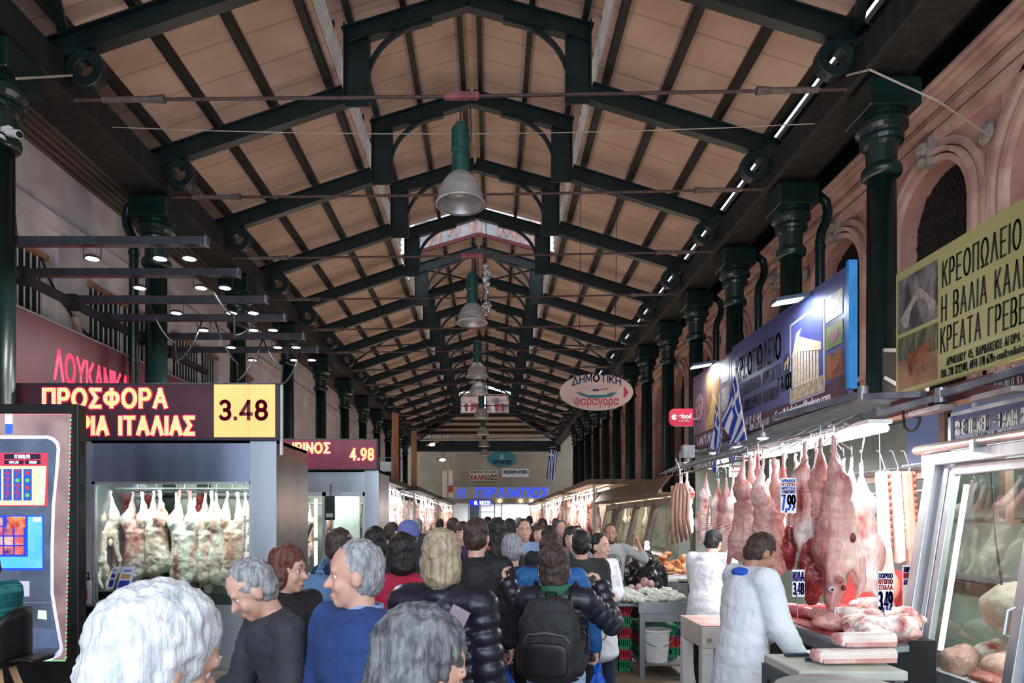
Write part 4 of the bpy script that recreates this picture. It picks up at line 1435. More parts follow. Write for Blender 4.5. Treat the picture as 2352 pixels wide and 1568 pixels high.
t = thing('glass_case', 'aluminium framed glass display case with a slanted front, nearest on the right', 'display case', (3.4, 3.8, 0))
mb = MB()
mb.beam((slant(2.22), 5.06, 2.22), (slant(.5), 5.06, .5), .12, .1, (0, 1, 0))
mb.beam((slant(2.2) + .02, 4.96, 2.2), (slant(.5) + .02, 4.96, .5), .05, .05, (0, 1, 0))
mb.build('corner_post', ALU, t, bev=.008)
mb = MB(); mb.beam((TX - .01, 5.1, 2.19), (TX - .01, 2.3, 2.19), .12, .09); mb.build('top_rail', ALU, t, bev=.008)
mb = MB(); mb.tube([(TX - .08, 5.2, 2.27), (TX - .08, 2.3, 2.27)], .035, 12); mb.build('round_rail', mat('copper_tinted_tube', (206, 180, 168), (226, 204, 194), .25, .8), t, smooth=True)
mb = MB()
for y in (4.55, 3.4):
    mb.box(TX - .12, TX - .03, y - .02, y + .02, 2.2, 2.28)
mb.build('rail_bracket', ALU, t)
mb = MB()
mb.beam((slant(2.1) + .03, 4.9, 2.1), (slant(.66) + .03, 4.9, .66), .05, .06, (0, 1, 0))
mb.beam((slant(2.1) + .03, 4.9, 2.1), (slant(2.1) + .03, 4.08, 2.1), .05, .07)
mb.beam((slant(.66) + .03, 4.94, .66), (slant(.66) + .03, 4.08, .66), .05, .09)
mb.beam((slant(2.1) + .03, 4.1, 2.1), (slant(.62) + .03, 4.1, .62), .06, .08, (0, 1, 0))
o = mb.build('sash', ALU, t, bev=.006)
mb = MB(); mb.tube([(slant(1.22) - .02, 4.1, 1.22), (slant(1.2) - .06, 4.1, 1.2), (slant(1.06) - .06, 4.1, 1.06), (slant(1.04) - .02, 4.1, 1.04)], .01, 8); mb.build('handle', ALU, o)
mb = MB()
mb.beam((slant(2.1) + .06, 4.04, 2.1), (slant(.66) + .06, 4.04, .66), .05, .06, (0, 1, 0))
mb.beam((slant(2.1) + .06, 4.04, 2.1), (slant(2.1) + .06, 2.3, 2.1), .05, .07)
mb.beam((slant(.66) + .06, 4.04, .66), (slant(.66) + .06, 2.3, .66), .05, .09)
mb.build('sash', ALU, t, bev=.006)
GLS = glass_mat('clear_case_glass', (226, 236, 230), .16)
mb = MB(); mb.slab([(slant(2.08) + .03, 4.9, 2.08), (slant(.68) + .03, 4.9, .68), (slant(.68) + .03, 4.1, .68), (slant(2.08) + .03, 4.1, 2.08)], (.004, 0, 0)); mb.build('glass_pane', GLS, t)
mb = MB(); mb.slab([(slant(2.08) + .06, 4.02, 2.08), (slant(.68) + .06, 4.02, .68), (slant(.68) + .06, 2.3, .68), (slant(2.08) + .06, 2.3, 2.08)], (.004, 0, 0)); mb.build('glass_pane', GLS, t)
mb = MB(); mb.box(slant(.5) - .02, 4.4, 2.3, 5.06, .0, .56); mb.build('base_cabinet', STEEL_D, t)
mb = MB(); mb.box(slant(.6) + .08, 4.4, 2.3, 5.02, .56, .66); mb.build('display_shelf', WHITE, t)
CASE_IN = mat('pale_green_steel_lining', (170, 178, 160), (196, 200, 184), .5, scale=1.5)
mb = MB(); mb.box(4.4, 4.45, 2.3, 5.05, .5, 2.25); mb.box(3.4, 4.4, 5.03, 5.06, .6, 2.2) if False else None; mb.build('back_lining', CASE_IN, t)
mb = MB(); mb.box(TX + .05, 4.45, 2.3, 5.05, 2.2, 2.25); mb.build('case_top', STEEL_D, t)
mb = MB(); mb.tube([(slant(2.0) + .16, 4.95, 2.0), (slant(.8) + .16, 4.95, .8)], .018, 10); mb.build('upright_tube_light', emat('pinkish_tube_light', (255, 226, 232), 5), t)
mb = MB(); mb.tube([(3.62, 4.86, 2.12), (3.62, 2.5, 2.12)], .02, 10); mb.build('ceiling_tube_light', emat('white_tube_light', (240, 246, 255), 8), t)
area_light('case_light', (3.6, 3.7, 2.12), (3.7, 3.7, 0), .25, 55, (.95, .98, 1), 2.2, parent=t)
mb = MB(); mb.box(3.6, 3.66, 4.78, 4.84, 1.74, 2.2); mb.box(3.56, 3.68, 4.74, 4.88, 1.72, 1.75); mb.build('brown_hanger', mat('brown_hanger_paint', (74, 50, 40), (92, 64, 52), .6), t)
mb = MB(); mb.tube([(3.44, 4.7, 2.15), (3.46, 4.68, 1.6), (3.5, 4.68, 1.3)], .006, 6); mb.tube([(3.47, 4.74, 2.15), (3.47, 4.7, 1.62), (3.51, 4.69, 1.34)], .006, 6); mb.build('hanging_string', CABLE, t)
mb = MB(); mb.slab([(TX - .06, 5.08, 2.06), (TX + .02, 5.03, 2.06), (TX + .02, 5.03, 2.28), (TX - .06, 5.08, 2.24)], (0, .1, 0)); mb.build('motion_sensor', WHITE, t, bev=.01)

# meat inside the case
MEAT_PINK = mat('pale_pink_meat', (206, 140, 134), (230, 186, 176), .35, scale=9, c3=(244, 226, 218), c0=(160, 70, 72), bump=.4, bump_scale=34, fiber=.3)
MEAT_RED = mat('raw_red_meat', (150, 56, 60), (200, 110, 106), .3, scale=7, c3=(226, 180, 170), bump=.3, bump_scale=26)
MEAT_FAT = mat('white_fat_meat', (212, 150, 146), (234, 208, 200), .35, scale=10, lo=.4, hi=.5, c3=(244, 236, 230), c0=(168, 76, 80), bump=.45, bump_scale=32, fiber=.35)
MEAT_LOIN = mat('rosy_loin_meat', (196, 104, 110), (218, 140, 140), .28, scale=6, c3=(236, 196, 190), bump=.2, bump_scale=30)
MEAT_GREY = mat('greyish_hide_meat', (176, 152, 140), (206, 188, 174), .45, scale=3, bump=.25, bump_scale=22)


def lump(seed, parts, voxel=.014, noise=.02, ns=.05, smooth=5):
    mb = MB()
    for c_, r_ in parts:
        mb.ball(c_, r_, 14, 10)
    return bake(mb, 'lump', voxel, smooth, .5, noise, ns)


o = obj('beef_quarter', lump(1, [((0, 0, 0), (.3, .42, .22)), ((.05, -.2, .2), (.22, .3, .3)), ((.1, -.45, .42), (.16, .25, .3))], .022, .04, .12), MEAT_GREY, None, (3.72, 4.62, 1.12))
tag(o, 'large greyish meat quarter hanging deep in the near glass case', 'meat')
mb = MB(); mb.tube([(-.33, .53, .18), (-.2, .3, .15)], .008, 6); mb.build('string_end', CABLE, o, local=True)
for k, (x, y, z, r) in enumerate(((3.28, 4.8, .75, (.13, .12, .1)), (3.4, 4.5, .76, (.17, .13, .11)), (3.6, 4.88, .76, (.16, .12, .12)))):
    o = obj('meat_joint', lump(k, [((0, 0, 0), r), ((.08, .05, .03), (r[0] * .7, r[1] * .8, r[2] * .9))], .016, .03, .08), [MEAT_PINK, MEAT_PINK, MEAT_FAT][k], None, (x, y, z))
    tag(o, ['pale meat joint in the front far corner of the near glass case', 'pale meat joint in the middle front of the near glass case', 'whitish meat joint behind the front ones in the near glass case'][k], 'meat', 'joints in the near glass case')
for k in range(3):
    o = obj('red_cut', lump(k + 20, [((0, 0, 0), (.09, .16, .05)), ((.04, .08, .02), (.07, .1, .05))], .012, .02, .05), MEAT_RED, None, (3.24 + .08 * (k % 2), 4.44 - k * .16, .7))
    tag(o, '%s red meat cut lying behind the sliding sash of the near glass case' % ORD[k], 'meat', 'red cuts in the near glass case')
# mirrored red LED digits of the opposite displays come from the pane's own reflection

# ironwork between the two big signs
t = thing('awning_arm', 'long grey steel awning arm reaching left from under the olive sign', 'awning arm', (3.4, 6.4, 2.86))
mb = MB(); mb.beam((3.28, 6.0, 2.86), (3.02, 7.3, 2.83), .05, .05); mb.beam((3.42, 5.4, 2.74), (3.28, 6.02, 2.83), .06, .05); mb.build('arm_tube', mat('blue_grey_steel', (86, 92, 108), (120, 124, 136), .5, .4), t)
mb = MB(); mb.tube([(3.28, 6.02, 2.8), (3.28, 6.02, 2.92)], .045, 12); mb.build('arm_joint', STEEL_D, t)
t = thing('awning_arm', 'short folded bluish awning arm in front of the maroon fascia', 'awning arm', (3.4, 5.0, 2.8))
mb = MB(); mb.beam((3.38, 4.3, 2.70), (3.36, 5.1, 2.68), .05, .05); mb.beam((3.36, 5.1, 2.66), (3.38, 5.95, 2.67), .05, .05); mb.build('arm_tube', mat('blue_grey_steel', (86, 92, 108)), t)
mb = MB(); mb.tube([(3.36, 5.1, 2.62), (3.36, 5.1, 2.73)], .04, 12); mb.build('arm_joint', STEEL_D, t)
t = thing('dark_board', 'black metal framed board standing between the two big butcher signs', 'board', (3.75, 6.25, 2.86))
mb = MB(); mb.box(3.6, 4.0, 6.28, 6.32, 2.86, 3.3); mb.build('board_panel', DARK, t)
mb = MB(); mb.beam((4.0, 6.27, 2.84), (4.0, 6.27, 3.32), .03, .03, (0, 1, 0)); mb.beam((3.6, 6.27, 3.3), (4.0, 6.27, 3.3), .03, .03); mb.beam((3.6, 6.26, 3.05), (3.95, 6.26, 2.86), .03, .02, (0, 1, 0)); mb.build('board_frame', ALU, t)
for k, (y, lab) in enumerate(((5.25, 'bow shaped grey light fitting hanging under the maroon fascia, farther one'), (4.55, 'bow shaped grey light fitting hanging under the maroon fascia, nearer one'))):
    t = thing('light_fitting', lab, 'light fitting', (3.36, y, 2.58), group='unlit fittings under the fascia')
    mb = MB(); mb.box(3.3, 3.42, y - .22, y + .16, 2.56, 2.6); mb.build('fitting_body', mat('scuffed_grey_fitting', (134, 126, 124), (160, 152, 150), .5), t, bev=.01)
    mb = MB(); mb.box(3.34, 3.38, y - .03, y + .01, 2.6, 2.64); mb.build('fitting_bracket', mat('dull_maroon_sheet', (92, 44, 46)), t)
wire([(3.38, 5.6, 2.64), (3.36, 5.55, 2.5), (3.36, 5.42, 2.46), (3.37, 5.36, 2.55), (3.38, 5.5, 2.62)], .01, CABLE, 'coil of black cable hanging under the maroon fascia', 'cable', 'cable', .02)
# ------------------------------------------------------------------ hanging meat
LAMB = mat('pale_lamb_flesh', (206, 142, 134), (236, 216, 206), .36, scale=5, stretch=(1.3, 1.3, .45), lo=.38, hi=.5, c3=(244, 238, 232), c0=(152, 62, 64), bump=.45, bump_scale=22, fiber=.3)
LAMB2 = mat('cream_lamb_flesh', (218, 166, 150), (236, 214, 202), .4, scale=4.5, stretch=(1.3, 1.3, .4), lo=.34, hi=.5, c3=(238, 232, 220), c0=(178, 98, 90), bump=.45, bump_scale=20, fiber=.2)
GOAT = mat('mauve_goat_flesh', (182, 122, 118), (214, 170, 162), .33, scale=4, stretch=(1.2, 1.2, .4), lo=.38, hi=.56, c3=(236, 214, 206), c0=(134, 54, 58), bump=.4, bump_scale=24, fiber=.3)
DKRED = mat('dark_red_offal', (112, 28, 34), (168, 66, 68), .25, scale=9, c3=(206, 138, 130), bump=.4, bump_scale=30, fiber=.4)
RACKW = mat('white_pork_fat', (226, 204, 192), (244, 236, 228), .4, scale=5, bump=.2, bump_scale=25)
HOOK = mat('polished_hook_steel', (186, 190, 192), None, .2, .95)


def hook_mb(z=0.0, h=.16):
    m = MB()
    pts = [(.0, 0, z - .03)] + [(.028 * sin(a) , 0, z - .005 - .028 * cos(a) ) for a in [radians(q) for q in range(0, 200, 25)]] + [(0, 0, z + .06), (0, 0, z + h * .6)] + [(-.022 + .022 * cos(a), 0, z + h * .6 + .022 * sin(a)) for a in [radians(q) for q in range(0, 200, 25)]]
    m.tube(pts, .005, 6)
    return m


def carcass_mesh(kind):
    m = MB()
    C = m.capsule
    def shell(zs, rx, ry, y0, open_deg, r, n=11):
        """flank wall of an opened carcass: a C-shaped shell, open toward +y"""
        rows = []
        for z, a_, b_, oy_ in zip(zs, rx, ry, y0):
            rows.append([Vector((a_ * sin(t), oy_ - b_ * cos(t), z)) for t in [radians(-180 + open_deg + (360 - 2 * open_deg) * k / (n - 1)) for k in range(n)]])
        for i in range(len(rows) - 1):
            for k in range(n):
                C(rows[i][k], rows[i + 1][k], r, r, 8)
                if k < n - 1:
                    C(rows[i][k], rows[i][k + 1], r, r, 8)
                    C(rows[i][k], rows[i + 1][k + 1], r, r, 8)
    if kind == 'lamb':            # two hind legs up, opened belly, ribs, shoulders, fore shanks
        for s in (-1, 1):
            C((s * .045, 0, .02), (s * .06, .005, -.14), .015, .019)
            m.ball((s * .05, 0, -.0), (.022, .022, .026))
            C((s * .06, .005, -.14), (s * .085, .01, -.33), .025, .07)
            m.ball((s * .085, -.02, -.36), (.075, .085, .13))
            C((s * .115, .04, -.9), (s * .135, .08, -1.03), .048, .03)
            C((s * .135, .08, -1.03), (s * .11, .11, -1.15), .026, .017)
        m.ball((0, -.02, -.48), (.13, .075, .13))
        shell([-.5, -.62, -.74, -.86, -.97, -1.05], [.1, .095, .11, .135, .125, .08], [.085, .085, .1, .12, .11, .07], [0, 0, .005, .02, .02, .02], 38, .026)
        m.ball((0, -.06, -1.0), (.11, .06, .11))
        C((0, -.03, -1.02), (0, .01, -1.2), .06, .038)
        return bake(m, 'lamb_flesh', .012, 3, .5, .03, .07)
    if kind == 'goat':            # whole back turned out, with the skinned head left on
        C((0, 0, .02), (.0, .005, -.13), .016, .021)
        C((.0, .005, -.13), (.03, .0, -.3), .03, .075)
        C((.05, .06, -.05), (.07, .02, -.3), .017, .06)
        m.ball((.03, -.01, -.34), (.095, .09, .13)); m.ball((.03, 0, -.48), (.115, .1, .15)); m.ball((.03, .01, -.62), (.15, .125, .17)); m.ball((.03, .02, -.76), (.175, .14, .15)); m.ball((.03, .02, -.85), (.15, .12, .1))
        for s in (-1, 1):
            C((.03 + s * .12, -.05, -.82), (.03 + s * .13, -.09, -.98), .05, .03)
            C((.03 + s * .13, -.09, -.98), (.03 + s * .1, -.07, -1.1), .028, .018)
        C((0, -.02, -.86), (-.05, -.05, -1.0), .085, .065)
        C((-.05, -.06, -1.0), (-.11, -.1, -1.17), .082, .036)
        m.ball((-.05, -.06, -.99), (.075, .085, .07))
        m.ball((-.0, .02, -1.0), (.03, .05, .02)); m.ball((-.08, -.14, -.96), (.025, .045, .02))
        return bake(m, 'goat_flesh', .011, 4, .5, .022, .07)
    if kind == 'half':            # split side: flat inner face with the backbone
        C((0, 0, -.01), (.01, 0, -.16), .017, .022)
        C((.01, 0, -.16), (.03, 0, -.4), .028, .08)
        m.ball((.03, .01, -.42), (.075, .1, .16)); m.ball((.02, .02, -.66), (.055, .1, .22)); m.ball((.03, .04, -.9), (.06, .14, .24)); m.ball((.03, .02, -1.12), (.06, .11, .15))
        C((.03, .05, -1.1), (.04, .1, -1.3), .045, .02)
        return bake(m, 'half_flesh', .012, 5, .5, .012, .05)
    if kind == 'leg':
        C((0, 0, -.01), (.01, .01, -.15), .015, .02)
        C((.01, .01, -.15), (.02, .02, -.38), .026, .085)
        m.ball((.03, .02, -.44), (.085, .075, .14)); m.ball((.05, .0, -.56), (.05, .05, .1))
        return bake(m, 'leg_flesh', .011, 5, .5, .01, .05)
    if kind == 'piece':           # long ragged flank piece
        for k in range(6):
            m.ball((.03 * sin(k * 1.7), .02 * cos(k), -.08 - k * .12), (.05 + .015 * (k % 3), .04, .1))
        return bake(m, 'flank_flesh', .011, 4, .5, .03, .04)


CARC = {}
def carcass_proto(kind, flesh):
    key = (kind, flesh.name)
    if key in CARC:
        return CARC[key]
    t = thing('x', 'x', 'meat', (0, 0, -50))
    fl = obj('flesh', carcass_mesh(kind), flesh, t)
    m = MB()
    if kind == 'lamb':
        m.grid(lambda u, v: Vector(((.082 + .03 * sin(v * 3.1)) * sin(radians(-150 + 300 * u)), .012 - (.07 + .03 * sin(v * 3.1)) * cos(radians(-150 + 300 * u)) + .004 * sin(v * 60), -.5 - .5 * v)), 14, 40)
        m.build('cavity_lining', DKRED, t, local=True, smooth=True)
        m = MB(); m.ball((.01, .02, -.95), (.035, .03, .07), 10, 8); m.ball((-.03, .03, -.62), (.03, .025, .05), 10, 8); m.build('inner_fat', RACKW, t, local=True, smooth=True)
    if kind == 'goat':
        m = MB(); m.ball((-.128, -.125, -1.03), .021, 12, 8); e = m.build('eye', mat('clouded_eye', (200, 206, 210), None, .15), t, local=True, smooth=True)
        m = MB(); m.ball((-.134, -.141, -1.03), .010, 10, 8); m.build('pupil', BLACK, e, local=True, smooth=True)
        m = MB(); m.ball((-.045, -.145, -1.02), (.016, .014, .02), 10, 8); m.build('ear_hole', mat('clotted_red', (84, 16, 24), (116, 34, 38), .3), t, local=True, smooth=True)
        m = MB(); m.ball((.06, -.115, -.68), (.02, .012, .035), 10, 8); m.build('dark_flesh', mat('clotted_red', (84, 16, 24)), t, local=True, smooth=True)
        m = MB(); m.tube([(-.11, -.145, -1.15), (-.115, -.14, -1.2)], .007, 6); m.tube([(-.09, -.145, -1.16), (-.093, -.14, -1.21)], .007, 6); m.build('teeth', WHITE, t, local=True)
    if kind == 'half':
        m = MB()
        for k in range(20):
            m.ball((-.035, -.05 + .006 * k * .5, -.42 - k * .037), (.017, .022, .016), 8, 6)
        m.build('backbone', mat('bony_red', (190, 110, 112), (226, 190, 184), .4, scale=30), t, local=True, smooth=True)
        m = MB()
        for k in range(8):
            m.tube([(-.03, 0, -.66 - k * .045), (-.034, .08, -.68 - k * .045), (-.005, .15, -.72 - k * .045)], .006, 5)
        m.build('rib', mat('pale_rib', (226, 190, 180)), t, local=True)
    hook_mb(0.0).build('hook', HOOK, t, local=True)
    CARC[key] = t
    return t


def hang(kind, flesh, loc, rz, label, name, group, s=1.0):
    o = dup(carcass_proto(kind, flesh), loc, rz, label, group, s)
    o.name = name
    return o


def drop_protos():
    for t in CARC.values():
        for c in list(t.children):
            for g in list(c.children):
                bpy.data.objects.remove(g)
            bpy.data.objects.remove(c)
        bpy.data.objects.remove(t)


# ---- the open stall under the blue sign: rails, lights, counter
RX = 2.75
RAILZ = 2.47
t = thing('hanging_rail', 'steel lattice rail with hooks over the open meat stall', 'rail', (RX, 7.2, RAILZ))
mb = MB()
for x, z in ((2.7, RAILZ), (2.95, RAILZ + .12), (2.95, RAILZ - .02)):
    mb.tube([(x, 5.2, z), (x, 10.8, z)], .016, 8)
for k in range(15):
    y = 5.3 + k * .38
    mb.tube([(2.7, y, RAILZ), (2.95, y + .19, RAILZ + .12), (2.7, y + .38, RAILZ)], .009, 6)
    mb.tube([(2.95, y, RAILZ - .02), (2.95, y + .19, RAILZ + .12)], .008, 6)
mb.build('lattice', STEEL_D, t)
mb = MB()
for k in range(13):
    y = 5.5 + k * .42
    mb.tube([(2.7, y, RAILZ)] + [(2.7, y + .03 * sin(a), RAILZ - .05 - .03 * cos(a)) for a in [radians(q) for q in range(180, 20, -30)]], .006, 6)
mb.build('rail_hooks', HOOK, t)
t = thing('rear_rail', 'second steel rail behind the lattice, carrying the rib racks', 'rail', (3.62, 6.4, 2.2))
mb = MB(); mb.tube([(3.62, 5.2, 2.2), (3.62, 9.8, 2.2)], .016, 8); mb.tube([(3.5, 5.2, 1.98), (3.5, 9.8, 1.98)], .012, 8); mb.build('bar', STEEL_D, t)
mb = MB(); mb.box(3.72, 3.78, 5.2, 9.8, 2.1, 2.2); mb.build('backing_rail', mat('worn_brown_rail', (112, 96, 88), (140, 122, 110), .6), t)
mb = MB(); mb.box(3.6, 3.66, 5.42, 5.5, 2.25, 2.62); mb.build('brown_bar', mat('brown_hanger_paint', (74, 50, 40), (92, 64, 52), .6), t)
# fluorescent battens
TUBE = emat('bright_fluorescent', (246, 250, 255), 11)
for k, (ya, yb, x, z) in enumerate(((5.12, 6.2, 2.92, 2.4), (6.3, 7.2, 2.92, 2.4), (8.1, 8.9, 3.35, 2.5), (9.2, 10.0, 3.35, 2.5))):
    t = thing('fluorescent_batten', '%s white fluorescent batten from the near end over the open meat stall' % ORD[k], 'lamp', (x, (ya + yb) / 2, z), group='fluorescent battens over the meat stall')
    mb = MB(); mb.box(x - .09, x + .09, ya, yb, z + .07, z + .1); mb.build('batten_housing', WHITE, t)
    mb = MB()
    for dx in (-.05, .05):
        mb.tube([(x + dx, ya + .02, z + .035), (x + dx, yb - .02, z + .035)], .03, 10)
    mb.build('lamp_tube', TUBE, t)
    area_light('batten_light', (x, (ya + yb) / 2, z - .02), (x, (ya + yb) / 2, 0), .15, 34 * (yb - ya), (.94, .98, 1), yb - ya, parent=t)
# small round spots under the rail
for k, (px, py, yy) in enumerate(((1695, 1026, 8.6), (1650, 1055, 9.4), (1640, 1040, 9.6), (1752, 1006, 7.6), (1562, 1072, 10.6), (1580, 1062, 10.7), (1630, 1074, 10.2))):
    p = at(px, py, yy)
    t = thing('spot_lamp', '%s spot lamp from the near end under the rail of the open meat stall' % ORD[[1, 2, 3, 0, 5, 6, 4][k]], 'lamp', p, group='spot lamps under the stall rail')
    warm = k in (4, 5)
    mb = MB(); mb.lathe([(.07, 0), (.075, .01), (.05, .06), (.02, .08), (.0, .08)], p, 16); mb.build('lamp_housing', STEEL_D, t)
    mb = MB(); mb.tube([p + Vector((0, 0, .07)), (p.x, p.y, 2.8)], .01, 6); mb.build('lamp_stem', STEEL_D, t)
    mb = MB(); mb.ball(p - Vector((0, 0, .0)), (.06, .06, .018 if not warm else .05), 14, 8); mb.build('lamp_lens', emat('warm_bulb', (255, 222, 170), 20) if warm else emat('cool_flood_led', (232, 246, 255), 20), t)
t = thing('globe_lamp', 'plain white globe hanging beside the 7,99 price card', 'globe', at(1773, 1110, 6.3))
p = at(1773, 1110, 6.3)
mb = MB(); mb.ball(p, .058, 20, 14); mb.build('globe', mat('opal_globe', (238, 240, 238), None, .3, emit=.35), t, smooth=True)
mb = MB(); mb.tube([p + Vector((0, 0, .05)), (p.x, p.y, 2.3), (2.7, 6.3, RAILZ)], .008, 6); mb.lathe([(.012, -.09), (.02, -.05)], p, 10); mb.build('globe_stem', WHITE, t)

# back of the stall
t = thing('stall_lining', 'grey-green lined back wall of the open meat stall', 'stall wall', (4.55, 7.6, 0))
mb = MB(); mb.box(4.5, 4.56, 5.1, 11.0, 0, 2.85); mb.build('back_panel', mat('grey_green_stall_lining', (104, 110, 102), (140, 146, 136), .4, scale=1.5), t)
mb = MB(); mb.box(3.3, 4.5, 11.0, 11.06, 0, 2.8); mb.build('end_panel', mat('grey_green_stall_lining', (104, 110, 102)), t)
mb = MB(); mb.box(3.28, 4.56, 6.2, 11.06, 2.8, 2.84); mb.build('stall_top', STEEL_D, t)
mb = MB(); mb.box(4.3, 4.5, 5.3, 7.2, 1.2, 1.24); mb.tube([(4.45, 5.2, 1.75), (4.45, 8.0, 1.75)], .012, 6); mb.build('wall_shelf', STEEL, t)
mb = MB(); mb.box(4.46, 4.5, 9.2, 10.9, 2.05, 2.13); mb.build('wooden_rail', mat('yellow_wood', (170, 140, 84), (196, 166, 106), .6, scale=4, stretch=(1, .2, 1)), t)
for k, (px0, px1, py0, py1, yy, lab) in enumerate(((1674, 1712, 1050, 1095, 9.2, 'pale green notice hung behind the hooks at the far end of the stall'), (1768, 1790, 1055, 1110, 7.2, 'pale green notice hung behind the white globe'))):
    a, b = at(px0, py1, yy), at(px1, py0, yy)
    t = thing('notice', lab, 'notice', (a.x, yy, a.z))
    mb = MB(); mb.box(a.x, b.x, yy, yy + .01, a.z, b.z); mb.build('notice_sheet', mat('pale_green_sheet', (170, 196, 184), (196, 216, 206), .5), t)
    mb = MB()
    for q in range(3):
        mb.box(a.x + .03, b.x - .03, yy - .004, yy, a.z + .06 + q * .07, a.z + .085 + q * .07)
    mb.build('notice_print', mat('red_print', (150, 60, 64)), t)

# hanging meat along the lattice rail (pixel column, distance, kind, turn, size)
G1 = 'carcasses on the lattice rail'
FRONT = [
    ('goat', GOAT, 1915, 1012, 5.0, .25, 1.04, 'big skinned goat carcass with its head and one eye showing, hanging over the counter'),
    ('lamb', GOAT, 1716, 1050, 5.9, .6, 1.04, 'pinkish lamb carcass hanging just behind the butcher in the white coat'),
    ('half', LAMB, 1741, 1040, 5.95, 1.3, .98, 'split side with dark ribs hanging left of the white globe'),
    ('lamb', GOAT, 1765, 1056, 5.6, .2, 1.08, 'grey-mauve carcass with a broad shoulder hanging right under the white globe'),
    ('lamb', LAMB, 1862, 1020, 5.35, 3.3, .98, 'brightly lit white lamb carcass right of the 7,99 price card'),
    ('half', GOAT, 1884, 1006, 5.25, .9, 1.0, 'split side with a thin raised shank beside the big goat carcass'),
    ('lamb', LAMB, 1814, 1045, 5.8, 2.9, .95, 'lamb carcass hanging behind the 7,99 price card'),
    ('half', LAMB, 1978, 1062, 5.35, 4.5, 1.0, 'split side showing its red backbone, right of the big goat carcass'),
    ('leg', LAMB, 1938, 1052, 5.9, .4, 1.0, 'first thin raised leg on the rear rail, right of the big goat'),
    ('leg', LAMB, 1957, 1049, 5.9, .9, 1.05, 'second thin raised leg on the rear rail, right of the big goat'),
    ('lamb', LAMB, 1572, 1088, 9.6, .5, .98, 'lamb carcass hanging beside the loop of sausages'),
    ('half', LAMB, 1622, 1085, 8.6, 1.8, .88, 'thin split side hanging alone right of the sausages'),
    ('half', LAMB, 1650, 1098, 8.2, 2.2, .95, 'pale split side, left one of three close together above the bending butcher'),
    ('half', GOAT, 1668, 1096, 8.0, 1.2, 1.0, 'pale split side, middle one of three close together above the bending butcher'),
    ('half', LAMB, 1684, 1094, 7.6, 1.5, .98, 'pale split side, right one of three close together above the bending butcher'),
    ('lamb', LAMB2, 1735, 1040, 7.1, 1.1, .9, 'cream carcass partly hidden behind the pinkish lamb'),
    ('lamb', GOAT, 1843, 1040, 6.6, 1.1, .9, 'dark pink carcass half hidden behind the white lamb'),
]
for kind, fl, px, py, yy, rz, s, lab in FRONT:
    p = at(px, py, yy)
    o = hang(kind, fl, p, rz, lab, 'goat_carcass' if kind == 'goat' else ('split_carcass' if kind == 'half' else ('lamb_shank' if kind == 'leg' else 'lamb_carcass')), G1, (s, s, s) if kind == 'goat' else ((s * .95, s * .95, s * .8) if kind != 'leg' else s * .8))
    xr = min((2.7, 2.95, 3.62), key=lambda q: abs(q - p.x))
    zr = 2.2 if xr > 3 else RAILZ
    inv = (Matrix.Translation(p) @ Matrix.Rotation(rz, 4, 'Z') @ Matrix.Diagonal((*o.scale, 1))).inverted()
    mb = MB(); mb.tube([inv @ Vector((p.x, p.y, p.z + .06)), inv @ Vector((xr, p.y + .02, max(zr, p.z + .1)))], .006, 6); mb.build('hanging_hook', HOOK, o, local=True)
# ribs racks: three long slabs on the rear rail
RACKP = mat('peach_pork_flesh', (220, 160, 136), (236, 190, 168), .4, scale=6, bump=.2)
for k, (px, lab) in enumerate(((2035, 'pork rib rack nearest the brown bar, with a bulging lower end'), (2066, 'middle one of the three long pork rib racks'), (2093, 'pork rib rack closest to the glass case post'))):
    yy = 5.45 - .02 * k
    p = at(px, 1082, yy)
    L = [.92, .72, .8][k]
    t = thing('rib_rack', lab, 'meat', p, group='long pork rib racks')
    w = .058
    mb = MB()
    mb.slab([(p.x - w, p.y, p.z), (p.x + .02, p.y, p.z + .005), (p.x + .05, p.y + .0, p.z - L * .6), (p.x + .06 + (.03 if k == 0 else 0), p.y, p.z - L), (p.x - .01, p.y, p.z - L - .02), (p.x - .035, p.y, p.z - L * .55)], (0, .07, 0))
    mb.build('fat_side', RACKW if k < 2 else RACKP, t, bev=.02)
    mb = MB()
    for q in range(11):
        z = p.z - .02 - q * L * .062
        mb.ball((p.x + .034 + .02 * q / 11, p.y + .03, z), (.022, .035, L * .03), 10, 8)
    mb.build('rib_edge', mat('red_rib_ends', (176, 90, 74), (206, 130, 108), .4, scale=30), t, smooth=True)
    if k == 0:
        mb = MB(); mb.ball((p.x + .05, p.y + .03, p.z - L), (.07, .06, .12), 14, 10); mb.build('bulging_end', RACKP, t, smooth=True)
    mb = MB(); mb.tube([(p.x - .01, p.y + .03, p.z - .03), (p.x + .01, p.y + .03, p.z + .03), (p.x - .03, p.y + .04, p.z + .16), (p.x - .05, p.y + .05, p.z + .17)], .005, 6); mb.build('hook', HOOK, t)
